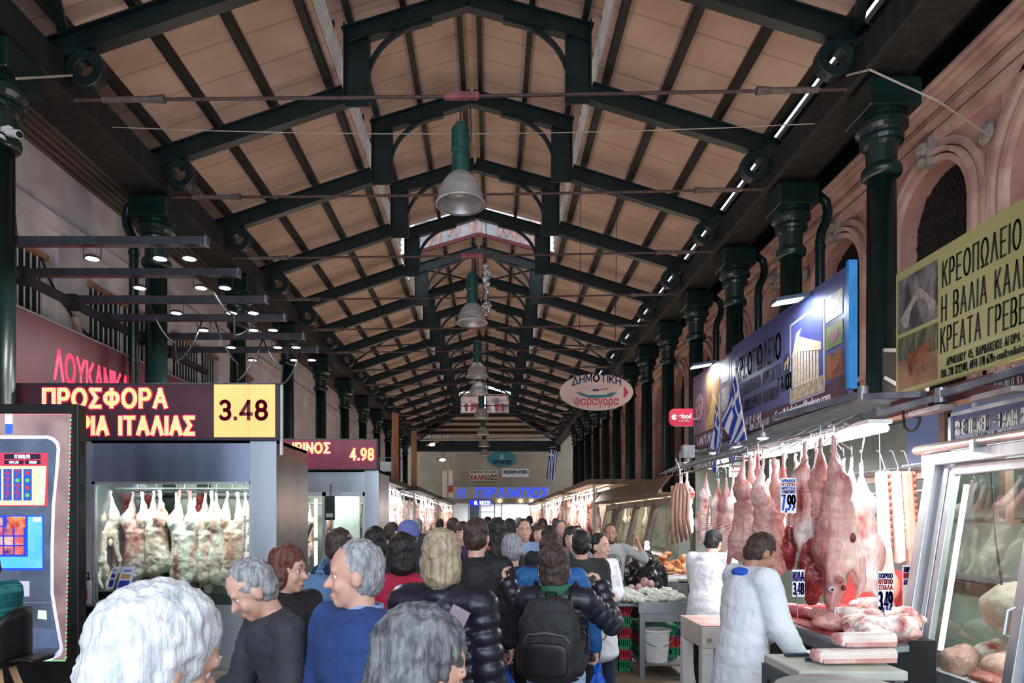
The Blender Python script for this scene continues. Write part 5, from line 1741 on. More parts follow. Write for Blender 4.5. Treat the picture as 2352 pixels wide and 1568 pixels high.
# tags and price cards
CARD = mat('white_price_card', (232, 234, 236), (242, 242, 242), .5)
BLUEI = mat('blue_marker_ink', (30, 74, 176), None, .5)
PURI = mat('purple_marker_ink', (64, 44, 120), None, .5)
def card(lab, px0, px1, py0, py1, yy, lines, price, m, group='price cards', tilt=0.0, pm=BLUEI, stick=0):
    a, b = at(px0, py1, yy), at(px1, py0, yy)
    t = thing('price_card', lab, 'price card', (a.x, yy, a.z), group=group)
    mb = MB(); mb.box(a.x, b.x, yy, yy + .006, a.z, b.z); mb.build('card', m, t)
    w, h = b.x - a.x, b.z - a.z
    n = len(lines)
    z = b.z - .03 * h
    lh = .42 * h / max(1, n)
    for s_, im in lines:
        z -= lh
        put_text(s_, t, im, (a.x + .07 * w, yy, z + lh * .12), (1, 0, 0), (0, 0, 1), lh * .72, width=w * .86, bold=.2)
    if price:
        put_text(price, t, pm, (a.x + .08 * w, yy, a.z + .1 * h), (1, 0, 0), (0, 0, 1), h * .4, width=w * .82, bold=.13)
    mb = MB()
    mb.tube([(a.x + w * .5, yy + .01, a.z + .1), (a.x + w * .5, yy + .02, stick)] if stick else [(a.x + w * .5, yy, b.z), (2.7, 5.22, RAILZ) if a.x < 2.6 else (a.x + w * .5, yy + .02, b.z + .12)], .004, 5)
    mb.build('card_spike' if stick else 'card_hook', HOOK, t)
    return t


card('white price card reading 7,99 hung high among the carcasses', 1793, 1829, 1097, 1178, 4.9, [('ΑΡΝΑΚΙΑ', BLUEI), ('ΝΤΟΠΙΑ', REDP), ('ΦΡΕΣΚΑ', BLUEI), ('ΣΥΚΩΤΑΡΙΕΣ', PURI)], '7,99', CARD)
card('narrow white price card reading 3,48 standing at the left end of the counter', 1820, 1848, 1308, 1370, 4.75, [('ΚΙΛΑ', PURI)], '3,48', CARD, pm=PURI, stick=.96)
card('white price card for pork shoulder reading 3,49 on the right of the counter', 2016, 2052, 1312, 1408, 4.7, [('ΧΟΙΡΙΝΟ', PURI), ('ΝΤΟΠΙΟ', REDP), ('ΣΠΑΛΑ', REDP)], '3,49', CARD, pm=PURI, stick=.98)
card('white price card half hidden by the glass case post', 2074, 2100, 1297, 1400, 5.2, [('ΧΟΙΡΙΝΟ', PURI), ('ΝΤΟΠΙΟ', REDP), ('ΛΑΙΜΟΣ', PURI)], '', CARD)
a, b = at(2014, 1172, 5.5), at(2032, 1134, 5.5)
t = thing('blank_tag', 'blank white tag hanging left of the rib racks', 'tag', (a.x, 5.5, a.z)); mb = MB(); mb.box(a.x, b.x, 5.5, 5.506, a.z, b.z); mb.tube([((a.x + b.x) / 2, 5.5, b.z), ((a.x + b.x) / 2, 5.52, 2.46)], .003, 5); mb.build('tag_card', CARD, t)
# loop of sausages
p = at(1562, 1120, 9.4)
t = thing('sausage_loop', 'bunch of long brown sausages looped over a hook at the far end of the stall', 'sausages', p)
for k in range(5):
    mb = MB(); x = p.x - .1 + k * .052
    mb.tube([(x + (p.x - x) * .6, p.y, p.z + .06), (x, p.y - .02, p.z - .08), (x - .015, p.y - .02, p.z - .4), (x + .01 * k, p.y, p.z - .78 + .02 * k)], [.02, .025, .027, .02], 10)
    mb.build('sausage', mat('brown_sausage_skin', (142, 104, 90), (176, 138, 120), .4, scale=10, stretch=(1, 1, .2)), t, smooth=True)
mb = MB(); mb.tube([p + Vector((0, 0, -.1)), p + Vector((0, 0, .25)), p + Vector((-.06, 0, .4))], .008, 6); mb.build('hook', HOOK, t)
a, b = at(1541, 1210, 9.5), at(1556, 1115, 9.5)
t = thing('cardboard_sheet', 'tan cardboard sheet behind the sausages', 'cardboard', (a.x, 9.5, a.z)); mb = MB(); mb.box(a.x, b.x, 9.5, 9.51, a.z, b.z); mb.build('sheet', mat('tan_cardboard', (176, 140, 100), (196, 160, 118), .8), t)
# two offal heads / pluck hanging low
for k, (px, py, yy, lab) in enumerate(((1812, 1215, 5.4, 'small skinned red head hanging low left of the 3,48 card'), (1868, 1240, 5.2, 'dark red pluck in a clear bag hanging right of the 3,48 card'), (1905, 1220, 5.6, 'dark red pluck hanging behind the big goat carcass'))):
    p = at(px, py, yy)
    mb = MB()
    if k == 0:
        mb.capsule((0, 0, 0), (0, .0, -.15), .03, .06); mb.capsule((0, 0, -.15), (.02, .02, -.3), .062, .03)
    else:
        mb.ball((0, 0, -.1), (.07, .06, .12)); mb.ball((.03, 0, -.28), (.1, .08, .14)); mb.ball((-.05, .02, -.22), (.06, .06, .16)); mb.ball((.0, .02, -.42), (.06, .05, .08))
    o = obj('offal_bundle' if k else 'skinned_head', bake(mb, 'offal', .012, 4, .5, .03, .06), DKRED, None, p)
    tag(o, lab, 'offal', 'offal hung over the counter')
    mb = MB(); mb.tube([(0, 0, -.02), (0, 0, .3)], .005, 5); mb.build('hook', HOOK, o, local=True)
# ------------------------------------------------------------------ meat counter of the open stall
CZ = .98
RED_TRAY = mat('red_counter_sheet', (170, 50, 52), (196, 74, 74), .4)
t = thing('meat_counter', 'steel meat counter with a red lining under the hanging carcasses', 'counter', (2.7, 5.2, 0))
mb = MB(); mb.slab([(2.2, 4.05, CZ - .04), (2.56, 4.18, CZ - .04), (3.0, 5.08, CZ - .04), (3.3, 5.15, CZ - .04), (3.3, 6.4, CZ - .04), (2.2, 6.0, CZ - .04)], (0, 0, .035)); mb.build('counter_top', STEEL, t)
mb = MB(); mb.slab([(2.26, 4.4, CZ - .004), (2.6, 4.45, CZ - .004), (2.95, 5.12, CZ - .004), (3.2, 5.2, CZ - .004), (3.2, 6.3, CZ - .004), (2.26, 5.95, CZ - .004)], (0, 0, .006)); mb.build('red_lining', RED_TRAY, t)
mb = MB(); mb.box(2.19, 2.23, 4.1, 6.0, CZ - .1, CZ - .03); mb.build('front_edge', STEEL_D, t)
mb = MB(); mb.box(2.45, 3.0, 4.6, 6.0, .0, CZ - .05); mb.build('counter_base', DARK, t)
mb = MB(); mb.slab([(3.22, 5.15, CZ), (3.22, 6.3, CZ), (3.34, 6.3, CZ + .35), (3.34, 5.15, CZ + .35)], (.01, 0, 0)); mb.build('red_splash_panel', RED_TRAY, t)
cuts = [
    # x, y, rz, kind, label
    (2.38, 5.72, .3, 0, 'long rosy fillet at the far left end of the counter'), (2.42, 5.42, .35, 0, 'long rosy fillet in front of the first fillet on the counter'),
    (2.48, 5.05, -.4, 1, 'reddish cut lying below the goat head'), (2.72, 5.35, .5, 0, 'rosy fillet behind the goat head on the counter'),
    (2.56, 4.8, .2, 2, 'white fatty cut with a bone end in the middle of the counter'), (2.38, 4.72, .8, 1, 'ragged pink trimmings on the front edge of the counter'),
    (2.36, 4.5, .1, 3, 'pile of pink chops at the front edge of the counter'), (2.46, 4.36, .6, 2, 'big fat-streaked slab near the front corner of the counter'),
    (2.68, 4.55, -.3, 3, 'fanned pink slices right of the fat-streaked slab'), (2.82, 4.85, .3, 2, 'pale slab under the 3,49 price card'),
    (2.92, 5.1, .2, 1, 'reddish joint behind the 3,49 price card'), (2.34, 4.24, .4, 3, 'small pale cut with its fat edge at the very front corner'),
    (2.62, 4.36, .9, 1, 'narrow pink slice beside the front corner of the counter'), (3.0, 5.4, 0, 2, 'white joint at the back right of the counter'),
]
protos = [
    (lump(40, [((0, -.16, 0), (.05, .14, .045)), ((.01, .0, .0), (.07, .18, .055)), ((0, .16, 0), (.06, .13, .05))], .011, .015, .06), MEAT_LOIN),
    (lump(41, [((0, 0, 0), (.1, .12, .05)), ((.08, .06, .02), (.08, .08, .05)), ((-.06, .08, .01), (.07, .06, .045))], .011, .03, .05), MEAT_PINK),
    (lump(42, [((0, 0, .02), (.12, .16, .07)), ((.04, -.1, .03), (.09, .09, .07)), ((-.05, .1, 0), (.08, .08, .06))], .011, .025, .06), MEAT_FAT),
    (lump(43, [((.0 + .03 * k, -.12 + k * .055, .012 * k), (.11, .05, .045)) for k in range(5)], .010, .012, .05, 3), MEAT_FAT),
]
for k, (x, y, rz, kd, lab) in enumerate(cuts):
    me, mm = protos[kd]
    o = obj('meat_cut', me, mm, None, (x, y, CZ + .045 + (.02 if kd == 2 else 0)))
    o.rotation_euler = (0, 0, rz)
    tag(o, lab, 'meat', 'cuts on the meat counter')
# bowed steel guard beside the counter
t = thing('steel_guard', 'curved sheet steel guard below the left end of the meat counter', 'guard', (2.0, 4.4, .5))
mb = MB(); mb.grid(lambda u, v: Vector((1.84 + .42 * u, 4.25 + .16 * sin(u * 2.4), .55 + (CZ - .62) * v)), 16, 2); mb.build('sheet', STEEL, t, smooth=True, solid=.006)
t = thing('scrap_bracket', 'steel bracket with a bolt at the left corner of the meat counter', 'bracket', (2.12, 5.2, CZ - .1)); mb = MB(); mb.box(2.05, 2.18, 5.1, 5.3, CZ - .16, CZ - .02); mb.build('plate', STEEL_D, t); mb = MB(); mb.lathe([(.02, 0), (.02, .02)], (2.1, 5.085, CZ - .1), 10); mb.build('bolt', STEEL, t)

# knife table
KZ = .97
t = thing('cutting_table', 'pale cutting table with perforated steel sides beside the round block', 'table', (1.9, 3.72, 0))
mb = MB(); mb.box(1.58, 2.14, 3.5, 3.96, KZ - .05, KZ); mb.build('table_top', mat('greenish_worn_board', (186, 190, 176), (214, 214, 200), .5, scale=3), t, bev=.008)
for x in (1.6, 2.08):
    for y in (3.52, 3.9):
        mb = MB(); mb.box(x, x + .05, y, y + .05, 0, KZ - .05); mb.build('leg', STEEL_D, t)
mb = MB(); mb.box(1.57, 1.6, 3.5, 3.96, KZ - .3, KZ - .05)
mb.build('side_plate', STEEL_D, t)
mb = MB()
for k in range(4):
    mb.tube([(1.566, 3.56 + k * .1, KZ - .14), (1.572, 3.56 + k * .1, KZ - .14)], .02, 10)
mb.build('side_hole', BLACK, t)
KH = mat('navy_knife_handle', (26, 32, 52), (34, 42, 64), .4)
for k, (x, y, a, lab) in enumerate(((1.66, 3.86, .05, 'long butcher knife with a dark blue handle, farther one on the cutting table'), (1.72, 3.74, -.05, 'butcher knife with a dark blue handle, nearer one on the cutting table'))):
    t = thing('butcher_knife', lab, 'knife', (x, y, KZ + .012), a, 'knives on the cutting table')
    mb = MB(); mb.box(0, .14, -.014, .014, -.008, .012); mb.build('knife_handle', KH, t, local=True, bev=.005)
    mb = MB(); mb.slab([(.14, -.02, 0), (.36, -.01, 0), (.4, .012, 0), (.14, .016, 0)], (0, 0, .003)); mb.build('blade', STEEL, t, local=True)
for k, (x, y, z, lab) in enumerate(((1.96, 3.68, .05, 'long rib strip lying flat on the cutting table'), (2.04, 3.72, .13, 'shorter white rib strip resting on the long one'))):
    t = thing('rib_strip', lab, 'meat', (x, y, KZ + z), .05, 'rib strips on the cutting table')
    L = .22 if k == 0 else .16
    mb = MB(); mb.slab([(-L, -.05, -.04), (L, -.045, -.035), (L + .02, .04, -.03), (-L, .05, -.04)], (0, 0, .07)); mb.build('fat_slab', RACKW, t, local=True, bev=.025)
    mb = MB(); mb.ball((-L, 0, 0), (.02, .05, .035), 10, 8); mb.box(-L + .02, L - .02, -.056, -.044, -.035, -.012); mb.build('meat_edge', MEAT_PINK, t, local=True)
# round chopping block
t = thing('chopping_block', 'round wooden chopping block with a worn pale grey top, in the foreground', 'chopping block', (1.6, 3.08, 0))
mb = MB(); mb.lathe([(.29, .5), (.305, .52), (.305, .975), (.295, .985), (.0, .985)], (1.6, 3.08, 0), 44, cap=False); mb.build('block', mat('grey_wood_block', (124, 122, 120), (158, 156, 152), .5, scale=6, bump=.2), t, smooth=False)
mb = MB(); mb.lathe([(.309, .62), (.312, .64), (.312, .68), (.309, .7)], (1.6, 3.08, 0), 44, cap=False); mb.lathe([(.309, .84), (.312, .86), (.312, .89), (.309, .91)], (1.6, 3.08, 0), 44, cap=False); mb.build('iron_band', STEEL_D, t)
for a in (.6, 2.7, 4.8):
    mb = MB(); mb.beam((1.6 + .2 * cos(a), 3.08 + .2 * sin(a), .52), (1.6 + .27 * cos(a), 3.08 + .27 * sin(a), 0), .07, .07); mb.build('leg', mat('grey_wood_block', (124, 122, 120)), t)

# white block table in front of the bending butcher
t = thing('block_table', 'white painted block table with bolted legs between the two white coated butchers', 'table', (2.05, 6.4, 0))
mb = MB(); mb.box(1.87, 2.27, 6.05, 6.75, .6, .8); mb.build('block', mat('pale_block_wood', (206, 196, 184), (226, 216, 204), .5, scale=3), t, bev=.012)
mb = MB(); mb.box(1.87, 2.27, 6.05, 6.75, .8, .803); mb.build('stained_top', mat('pink_stained_top', (196, 150, 142), (216, 186, 176), .5, scale=4), t)
for x in (1.87, 2.17):
    for y in (6.05, 6.65):
        mb = MB(); mb.box(x, x + .1, y, y + .1, 0, .6); mb.build('leg', WHITE, t)
mb = MB()
for k in range(2):
    mb.tube([(1.93 + k * .2, 6.045, .68), (1.93 + k * .2, 6.03, .68)], .02, 10)
mb.build('bolt', STEEL, t)

# tripe table with bucket and crates beneath
t = thing('steel_table', 'stainless steel work table heaped with white tripe', 'table', (1.85, 8.0, 0))
mb = MB(); mb.box(1.62, 2.22, 7.5, 8.5, .77, .8); mb.box(1.62, 2.22, 7.49, 7.51, .72, .84); mb.box(1.42, 1.62, 7.7, 8.5, .77, .8); mb.build('table_top', STEEL, t)
for x in (1.64, 2.17):
    for y in (7.52, 8.44):
        mb = MB(); mb.box(x, x + .055, y, y + .055, 0, .77); mb.build('leg', STEEL, t)
mb = MB(); mb.box(1.66, 2.2, 7.53, 8.47, .13, .15); mb.build('lower_shelf', STEEL_D, t)
mb = MB(); mb.box(1.69, 2.17, 7.515, 7.53, .62, .72); mb.build('apron_plate', STEEL, t)
random.seed(11)
TRIPE = mat('white_green_tripe', (176, 182, 164), (226, 226, 214), .5, scale=30, bump=.6, bump_scale=60)
mb = MB()
for k in range(60):
    x, y = random.uniform(1.5, 2.18), random.uniform(7.58, 8.4)
    mb.ball((x, y, .83 + random.uniform(0, .09) * (1 - abs(y - 8) * 1.2)), (random.uniform(.05, .09), random.uniform(.05, .09), .04), 8, 6)
o = obj('tripe_heap', bake(mb, 'tripe_heap', .014, 2, .5, .05, .03), TRIPE)
tag(o, 'heap of white tripe on the stainless steel work table', 'tripe', kind='stuff')
KID = mat('pinkish_glossy_skin', (150, 104, 104), (196, 160, 156), .25, scale=9, c3=(222, 196, 190))
n = 0
for px, py in ((1432, 1366), (1440, 1378), (1450, 1352), (1460, 1368), (1468, 1350), (1476, 1366), (1480, 1336), (1484, 1354), (1494, 1342)):
    p = at(px, py, 8.2)
    o = MB().ball((0, 0, 0), (.05, .05, .058), 14, 10).build('round_offal', KID, smooth=True)
    o.location = (p.x, p.y, max(p.z, .86))
    tag(o, '%s round pinkish offal piece from the left on the tripe table' % ORD[n], 'offal', 'round offal pieces on the tripe table'); n += 1
t = thing('white_bucket', 'white plastic bucket on the shelf under the tripe table', 'bucket', (1.87, 7.72, .15))
mb = MB(); mb.lathe([(.0, .0), (.12, .0), (.15, .34), (.165, .34), (.165, .365), (.14, .365), (.11, .03), (.0, .03)], (1.87, 7.72, .15), 28, cap=False); mb.build('bucket_body', WHITE, t, smooth=False)
mb = MB(); mb.tube([(1.87 + .168 * cos(a), 7.72 - .05 - .08 * sin(a), .45 - .12 * sin(a)) for a in [pi * k / 10 for k in range(11)]], .005, 6); mb.build('bucket_handle', STEEL_D, t)
CRR = mat('red_crate_plastic', (176, 32, 50), (190, 44, 60), .45)
CRG = mat('green_crate_plastic', (18, 128, 84), (28, 146, 98), .45)
CRB = mat('blue_crate_plastic', (30, 44, 128), (40, 56, 146), .45)
def crate(x0, x1, y0, y1, z, h, m, lab, grp):
    t = thing('plastic_crate', lab, 'crate', ((x0 + x1) / 2, (y0 + y1) / 2, z), group=grp)
    mb = MB()
    mb.box(x0 + .01, x1 - .01, y0 + .01, y1 - .01, z, z + .012)
    for (a, b, c_, d) in ((x0, x1, y0, y0 + .012), (x0, x1, y1 - .012, y1), (x0, x0 + .012, y0, y1), (x1 - .012, x1, y0, y1)):
        mb.box(a, b, c_, d, z, z + h * .34); mb.box(a, b, c_, d, z + h * .82, z + h * .97)
        n_ = 7
        for q in range(n_):
            if b - a > d - c_:
                u0 = a + (b - a) * q / n_; mb.box(u0, u0 + (b - a) / n_ * .55, c_, d, z + h * .3, z + h * .85)
            else:
                u0 = c_ + (d - c_) * q / n_; mb.box(a, b, u0, u0 + (d - c_) / n_ * .55, z + h * .3, z + h * .85)
    mb.build('crate_shell', m, t)
    mb = MB(); mb.box(x0 - .008, x1 + .008, y0 - .008, y1 + .008, z + h * .92, z + h * .985); mb.build('crate_rim', m, t)
for k in range(6):
    m_ = CRG if k % 2 == 0 else CRR
    crate(1.46, 1.62, 7.86, 8.42, .0 + k * .126, .126, m_, '%s crate, %s from the floor in the stack beside the tripe table leg' % ('green' if k % 2 == 0 else 'red', ORD[k]), 'crates beside the tripe table')
for k in range(3):
    crate(1.72, 2.14, 7.86, 8.4, .152 + k * .126, .126, [CRG, CRR, CRG][k], '%s crate, %s from the shelf under the tripe table behind the bucket' % (['green', 'red', 'green'][k], ORD[k]), 'crates beside the tripe table')
for k in range(5):
    m_ = [CRG, CRR, CRB, CRG, CRB][k]
    crate(2.3, 2.62, 8.6, 9.0, k * .126, .126, m_, '%s crate, %s from the floor in the stack behind the tripe table' % (['green', 'red', 'blue', 'green', 'blue'][k], ORD[k]), 'crates behind the tripe table')
# orange meat heap on a further table
t = thing('chicken_table', 'table at the far end of the open stall carrying a heap of orange cuts', 'table', (2.75, 10.2, 0))
mb = MB(); mb.box(2.3, 3.2, 9.7, 10.8, .9, .95); mb.build('table_top', WHITE, t)
for x in (2.34, 3.1):
    for y in (9.74, 10.7):
        mb = MB(); mb.box(x, x + .06, y, y + .06, 0, .9); mb.build('leg', STEEL_D, t)
mb = MB()
random.seed(4)
for k in range(70):
    a, r = random.uniform(0, 2 * pi), random.random() ** .5
    mb.ball((2.76 + .4 * r * cos(a), 10.2 + .45 * r * sin(a), .98 + .36 * (1 - r) * random.random() + .02), (.07, .07, .04), 8, 6)
o = obj('orange_cut_heap', bake(mb, 'orange_heap', .016, 2, .5, .04, .05), mat('orange_cuts', (176, 96, 60), (222, 160, 112), .4, scale=14, c3=(236, 206, 170)))
tag(o, 'heap of orange meat cuts on the table at the far end of the open stall', 'meat', kind='stuff')
p = at(1486, 1257, 11)
t = thing('bare_bulb', 'bare glowing bulb in front of the slanted bronze cases', 'bulb', p)
mb = MB(); mb.ball(p, .045, 14, 10); mb.ball(p + Vector((0, 0, .07)), .04, 12, 8); mb.build('bulb_glass', emat('warm_white_bulb', (255, 244, 220), 16), t, smooth=True)
mb = MB(); mb.tube([p - Vector((0, 0, .05)), p - Vector((.02, 0, .25)), (p.x + .04, p.y + .3, .9)], .012, 6); mb.build('bulb_cable', CABLE, t)
t = thing('bag_pile', 'pile of black plastic bags beside the tripe table', 'bags', (2.2, 10.0, 0))
mb = MB()
for k in range(9):
    mb.ball((2.1 + .12 * (k % 3), 9.6 + .2 * (k // 3), .5 + .3 * (k % 2) + .1 * (k // 3)), (.2, .2, .28), 10, 8)
obj('bag_heap', bake(mb, 'bags', .03, 3, .5, .12, .12), mat('shiny_black_bag', (20, 20, 24), (30, 30, 36), .25), t).location = (-2.2, -10.0, 0)
t = thing('long_scale_box', 'pale grey metal box sitting on the stall canopy under the crimson sign', 'box', at(1580, 1040, 10.9))
a, b = at(1570, 1050, 10.9), at(1596, 1022, 10.9)
mb = MB(); mb.box(a.x, b.x, 10.9, 11.05, a.z, b.z); mb.build('box_body', mat('pale_grey_box', (160, 162, 166), (176, 178, 182)), t)

# ------------------------------------------------------------------ stalls further along both sides
CANOPY = mat('brown_canopy_sheet', (84, 66, 56), (126, 98, 80), .6, scale=4)
CANOPY_D = mat('sooty_canopy_sheet', (34, 30, 29), (56, 48, 44), .7, scale=4)
WARM = emat('warm_stall_light', (255, 236, 206), 15)
COOL = emat('white_stall_light', (246, 248, 255), 13)


def slant_case(k, y0, y1, lab):
    t = thing('slanted_case', lab, 'display case', (3.1, (y0 + y1) / 2, 0), group='slanted bronze glass cases')
    xt, zt, xb, zb = 3.12, 2.06, 2.82, .75
    for y in (y0, y1 - .12):
        mb = MB(); mb.beam((xt, y + .06, zt), (xb, y + .06, zb), .09, .12, (0, 1, 0)); mb.build('slanted_post', ALU_BR, t, bev=.006)
    for x_, z_ in ((xt, zt), (xb, zb)):
        mb = MB(); mb.beam((x_, y0, z_), (x_, y1, z_), .1, .12); mb.build('case_rail', ALU_BR, t)
    mb = MB(); mb.slab([(xt + .02, y0 + .1, zt), (xb + .02, y0 + .1, zb), (xb + .02, y1 - .1, zb), (xt + .02, y1 - .1, zt)], (.004, 0, 0)); mb.build('glass_pane', GLS, t)
    mb = MB(); mb.box(2.8, 4.2, y0, y1, 0, .72); mb.build('case_base', STEEL_D, t)
    mb = MB(); mb.box(4.2, 4.25, y0, y1, .7, 2.3); mb.box(3.1, 4.25, y0, y0 + .03, .7, 2.2) if k == 0 else None; mb.build('case_back', mat('grey_green_stall_lining', (104, 110, 102)), t)
    mb = MB(); mb.slab([(2.75, y0, 2.2), (2.75, y1, 2.2), (3.0, y1, 2.5), (3.0, y0, 2.5)], (.02, 0, 0)); mb.box(2.75, 4.25, y0, y1, 2.16, 2.2); mb.build('canopy', CANOPY, t)
    mb = MB(); mb.tube([(3.3, y0 + .2, 2.12), (3.3, y1 - .2, 2.12)], .022, 8); mb.build('case_light', WARM, t)


ys = [11.3, 12.95, 14.6, 16.4, 18.3]
for k in range(4):
    slant_case(k, ys[k], ys[k + 1] - .05, '%s slanted bronze framed glass case beyond the open meat stall' % ORD[k])
    area_light('case_glow', (3.35, (ys[k] + ys[k + 1]) / 2, 2.1), (3.35, (ys[k] + ys[k + 1]) / 2, 0), .2, 13, (1, .9, .76), 1.2)
hang('lamb', LAMB, (3.5, 17.5, 2.05), .4, 'pale carcass hanging inside the fourth slanted bronze case', 'lamb_carcass', 'carcasses in the slanted cases')
hang('half', LAMB2, (3.5, 15.4, 2.05), 1.4, 'split side hanging inside the third slanted bronze case', 'split_carcass', 'carcasses in the slanted cases')


def far_stall(side, y0, y1, xf, lab, n, warm, canopy_m, who, bright):
    sg = -1 if side == 'l' else 1
    t = thing('meat_stall', lab, 'stall', (sg * (xf + .8), (y0 + y1) / 2, 0), group='further meat stalls')
    X = lambda a: sg * a
    def bx(m, a, b, *r):
        m.box(min(X(a), X(b)), max(X(a), X(b)), *r)
    mb = MB(); bx(mb, xf - .1, xf + 2.0, y0, y1, 2.72, 2.86); mb.build('canopy', canopy_m, t)
    mb = MB(); bx(mb, xf + 1.9, xf + 1.95, y0, y1, 0, 2.72); mb.build('stall_back', mat('warm_stall_lining', (150, 136, 120), (176, 160, 142), .5), t)
    mb = MB(); bx(mb, xf + .1, xf + 1.2, y0 + .1, y1 - .1, .9, .96); bx(mb, xf + .25, xf + 1.2, y0 + .1, y1 - .1, 0, .9); mb.build('counter', STEEL, t)
    mb = MB(); mb.tube([(X(xf + .12), y0, 2.6), (X(xf + .12), y1, 2.6)], .018, 8); mb.build('meat_rail', STEEL_D, t)
    for yy in (y0 + .05, y1 - .05):
        mb = MB(); mb.tube([(X(xf + .06), yy, 0), (X(xf + .06), yy, 2.72)], .03, 8); mb.build('stall_post', ALU, t)
    mb = MB()
    q = y0 + .3
    while q < y1 - .6:
        mb.tube([(X(xf + .5), q, 2.62), (X(xf + .5), q + .7, 2.62)], .03, 8); q += 1.0
    mb.build('stall_lamp', WARM if warm else COOL, t)
    for k in range(n):
        y = y0 + .3 + (y1 - y0 - .6) * k / max(1, n - 1)
        hang(['lamb', 'lamb', 'half'][k % 3], [LAMB, GOAT, LAMB2][k % 3], (X(xf + .12) + random.uniform(-.05, .05), y, 2.56), random.uniform(0, 6.2), '%s carcass from the near end in the %s' % (ORD[k % 20], who), 'hanging_carcass', 'carcasses in the %s' % who, random.uniform(.92, 1.08))
    area_light('stall_glow', (X(xf - .06), (y0 + y1) / 2, 2.7), (X(xf + .35), (y0 + y1) / 2, 1.2), .2, bright, (1, .9, .78) if warm else (.97, .98, 1), (y1 - y0) * .8)


random.seed(21)
far_stall('l', 15.4, 22.0, 2.75, 'brightly lit meat stall under a sooty canopy beyond the second price display', 12, False, CANOPY_D, 'bright stall past the second price display', 300)
far_stall('l', 23.0, 32.0, 2.55, 'next lit meat stall left of the aisle toward the end wall', 9, False, CANOPY_D, 'farther stall left of the aisle', 260)
far_stall('l', 33.0, 46.0, 2.5, 'last lit meat stall left of the aisle before the end wall', 6, True, CANOPY_D, 'last stall left of the aisle', 260)
far_stall('r', 18.9, 25.5, 2.8, 'warmly lit meat stall past the slanted bronze cases', 8, True, CANOPY, 'warm stall past the slanted cases', 280)
far_stall('r', 26.5, 36.0, 2.75, 'next lit meat stall right of the aisle toward the end wall', 8, True, CANOPY, 'farther stall right of the aisle', 340)
far_stall('r', 37.0, 48.0, 2.7, 'last lit meat stall right of the aisle before the end wall', 6, True, CANOPY, 'last stall right of the aisle', 260)
# ------------------------------------------------------------------ left side: lamp bars, red fascia, displays, cold cabinets, screen
F = Vector((1, 0, 0))


def led_mat(name, c, strength, pitch=.021, fill=.78):
    m = emat(name, c, strength)
    nt = m.node_tree; n, l = nt.nodes, nt.links
    p = n['Principled BSDF']
    tc = n.new('ShaderNodeTexCoord'); sp = n.new('ShaderNodeSeparateXYZ'); l.new(tc.outputs['Object'], sp.inputs[0])
    out = None
    for ax in ('X', 'Z'):
        a = n.new('ShaderNodeMath'); a.operation = 'MULTIPLY'; a.inputs[1].default_value = 1 / pitch; l.new(sp.outputs[ax], a.inputs[0])
        b = n.new('ShaderNodeMath'); b.operation = 'FRACT'; l.new(a.outputs[0], b.inputs[0])
        c_ = n.new('ShaderNodeMath'); c_.operation = 'LESS_THAN'; c_.inputs[1].default_value = fill; l.new(b.outputs[0], c_.inputs[0])
        if out is None:
            out = c_
        else:
            d = n.new('ShaderNodeMath'); d.operation = 'MULTIPLY'; l.new(out.outputs[0], d.inputs[0]); l.new(c_.outputs[0], d.inputs[1]); out = d
    r = n.new('ShaderNodeMapRange'); r.inputs['To Min'].default_value = strength * .22; r.inputs['To Max'].default_value = strength; l.new(out.outputs[0], r.inputs['Value'])
    l.new(r.outputs[0], p.inputs['Emission Strength'])
    return m


LED_Y = led_mat('amber_pink_led', (255, 196, 140), 1.35)
LED_H = emat('red_led_halo', (236, 30, 76), 1.0)
LED_P = led_mat('amber_led_field', (250, 200, 120), .85)
LED_D = mat('dark_red_led_segment', (96, 16, 36), None, .5, emit=.35)
LED_B = mat('plum_led_matrix', (70, 34, 48), (84, 42, 58), .35, scale=2, emit=.10)


def led_text(s_, par, px0, px1, py0, py1, y, bold=.2):
    a, b = at(px0, py1, y), at(px1, py0, y)
    put_text(s_, par, LED_H, (a.x, y, a.z), F, U, b.z - a.z, width=b.x - a.x, bold=bold + .1, gap=.36, name='lettering_glow', depth=.004)
    put_text(s_, par, LED_Y, (a.x, y - .005, a.z), F, U, b.z - a.z, width=b.x - a.x, bold=bold, gap=.36, depth=.004)


# first cold cabinet, facing the aisle's near end
Y1 = 8.0
t = thing('cold_cabinet', 'steel fronted cold cabinet with a wide window, under the 3.48 display', 'refrigerator', (-3.66, Y1, 0))
xl, xr = at(185, 1, Y1).x, at(636, 1, Y1).x
wl, wr = at(212, 1, Y1).x, at(576, 1, Y1).x
zt, zw, zb = 2.68, 2.19, .74
mb = MB(); mb.box(xl, xr, Y1 + 1.3, Y1 + 1.36, 0, zt); mb.box(xl, xl + .04, Y1, Y1 + 1.3, 0, zt); mb.box(xr - .04, xr, Y1 + .05, Y1 + 1.3, 0, zt) ; mb.box(xl, xr, Y1, Y1 + 1.3, zt - .04, zt)
mb.build('cabinet_body', STEEL, t)
mb = MB(); mb.box(wl, wr, Y1, Y1 + .06, zw, zt); mb.build('header_panel', mat('bluish_brushed_steel', (110, 122, 146), (146, 156, 178), .3, .8, scale=1.2, stretch=(2, 1, .3)), t)
for a_, b_ in ((wr, xr), (xl, wl)):
    mb = MB(); mb.box(a_, b_, Y1 - .02, Y1 + .06, 0, zt); mb.build('side_pillar', STEEL, t)
mb = MB(); mb.box(wl, wr, Y1, Y1 + .06, 0, zb); mb.build('lower_panel', STEEL, t)
mb = MB(); mb.box(wl, wl + .03, Y1 + .0, Y1 + .05, zb, zw); mb.box(wr - .02, wr, Y1 + .0, Y1 + .05, zb, zw); mb.box(wl, wr, Y1 + .0, Y1 + .05, zw - .03, zw); mb.build('window_frame', ALU, t)
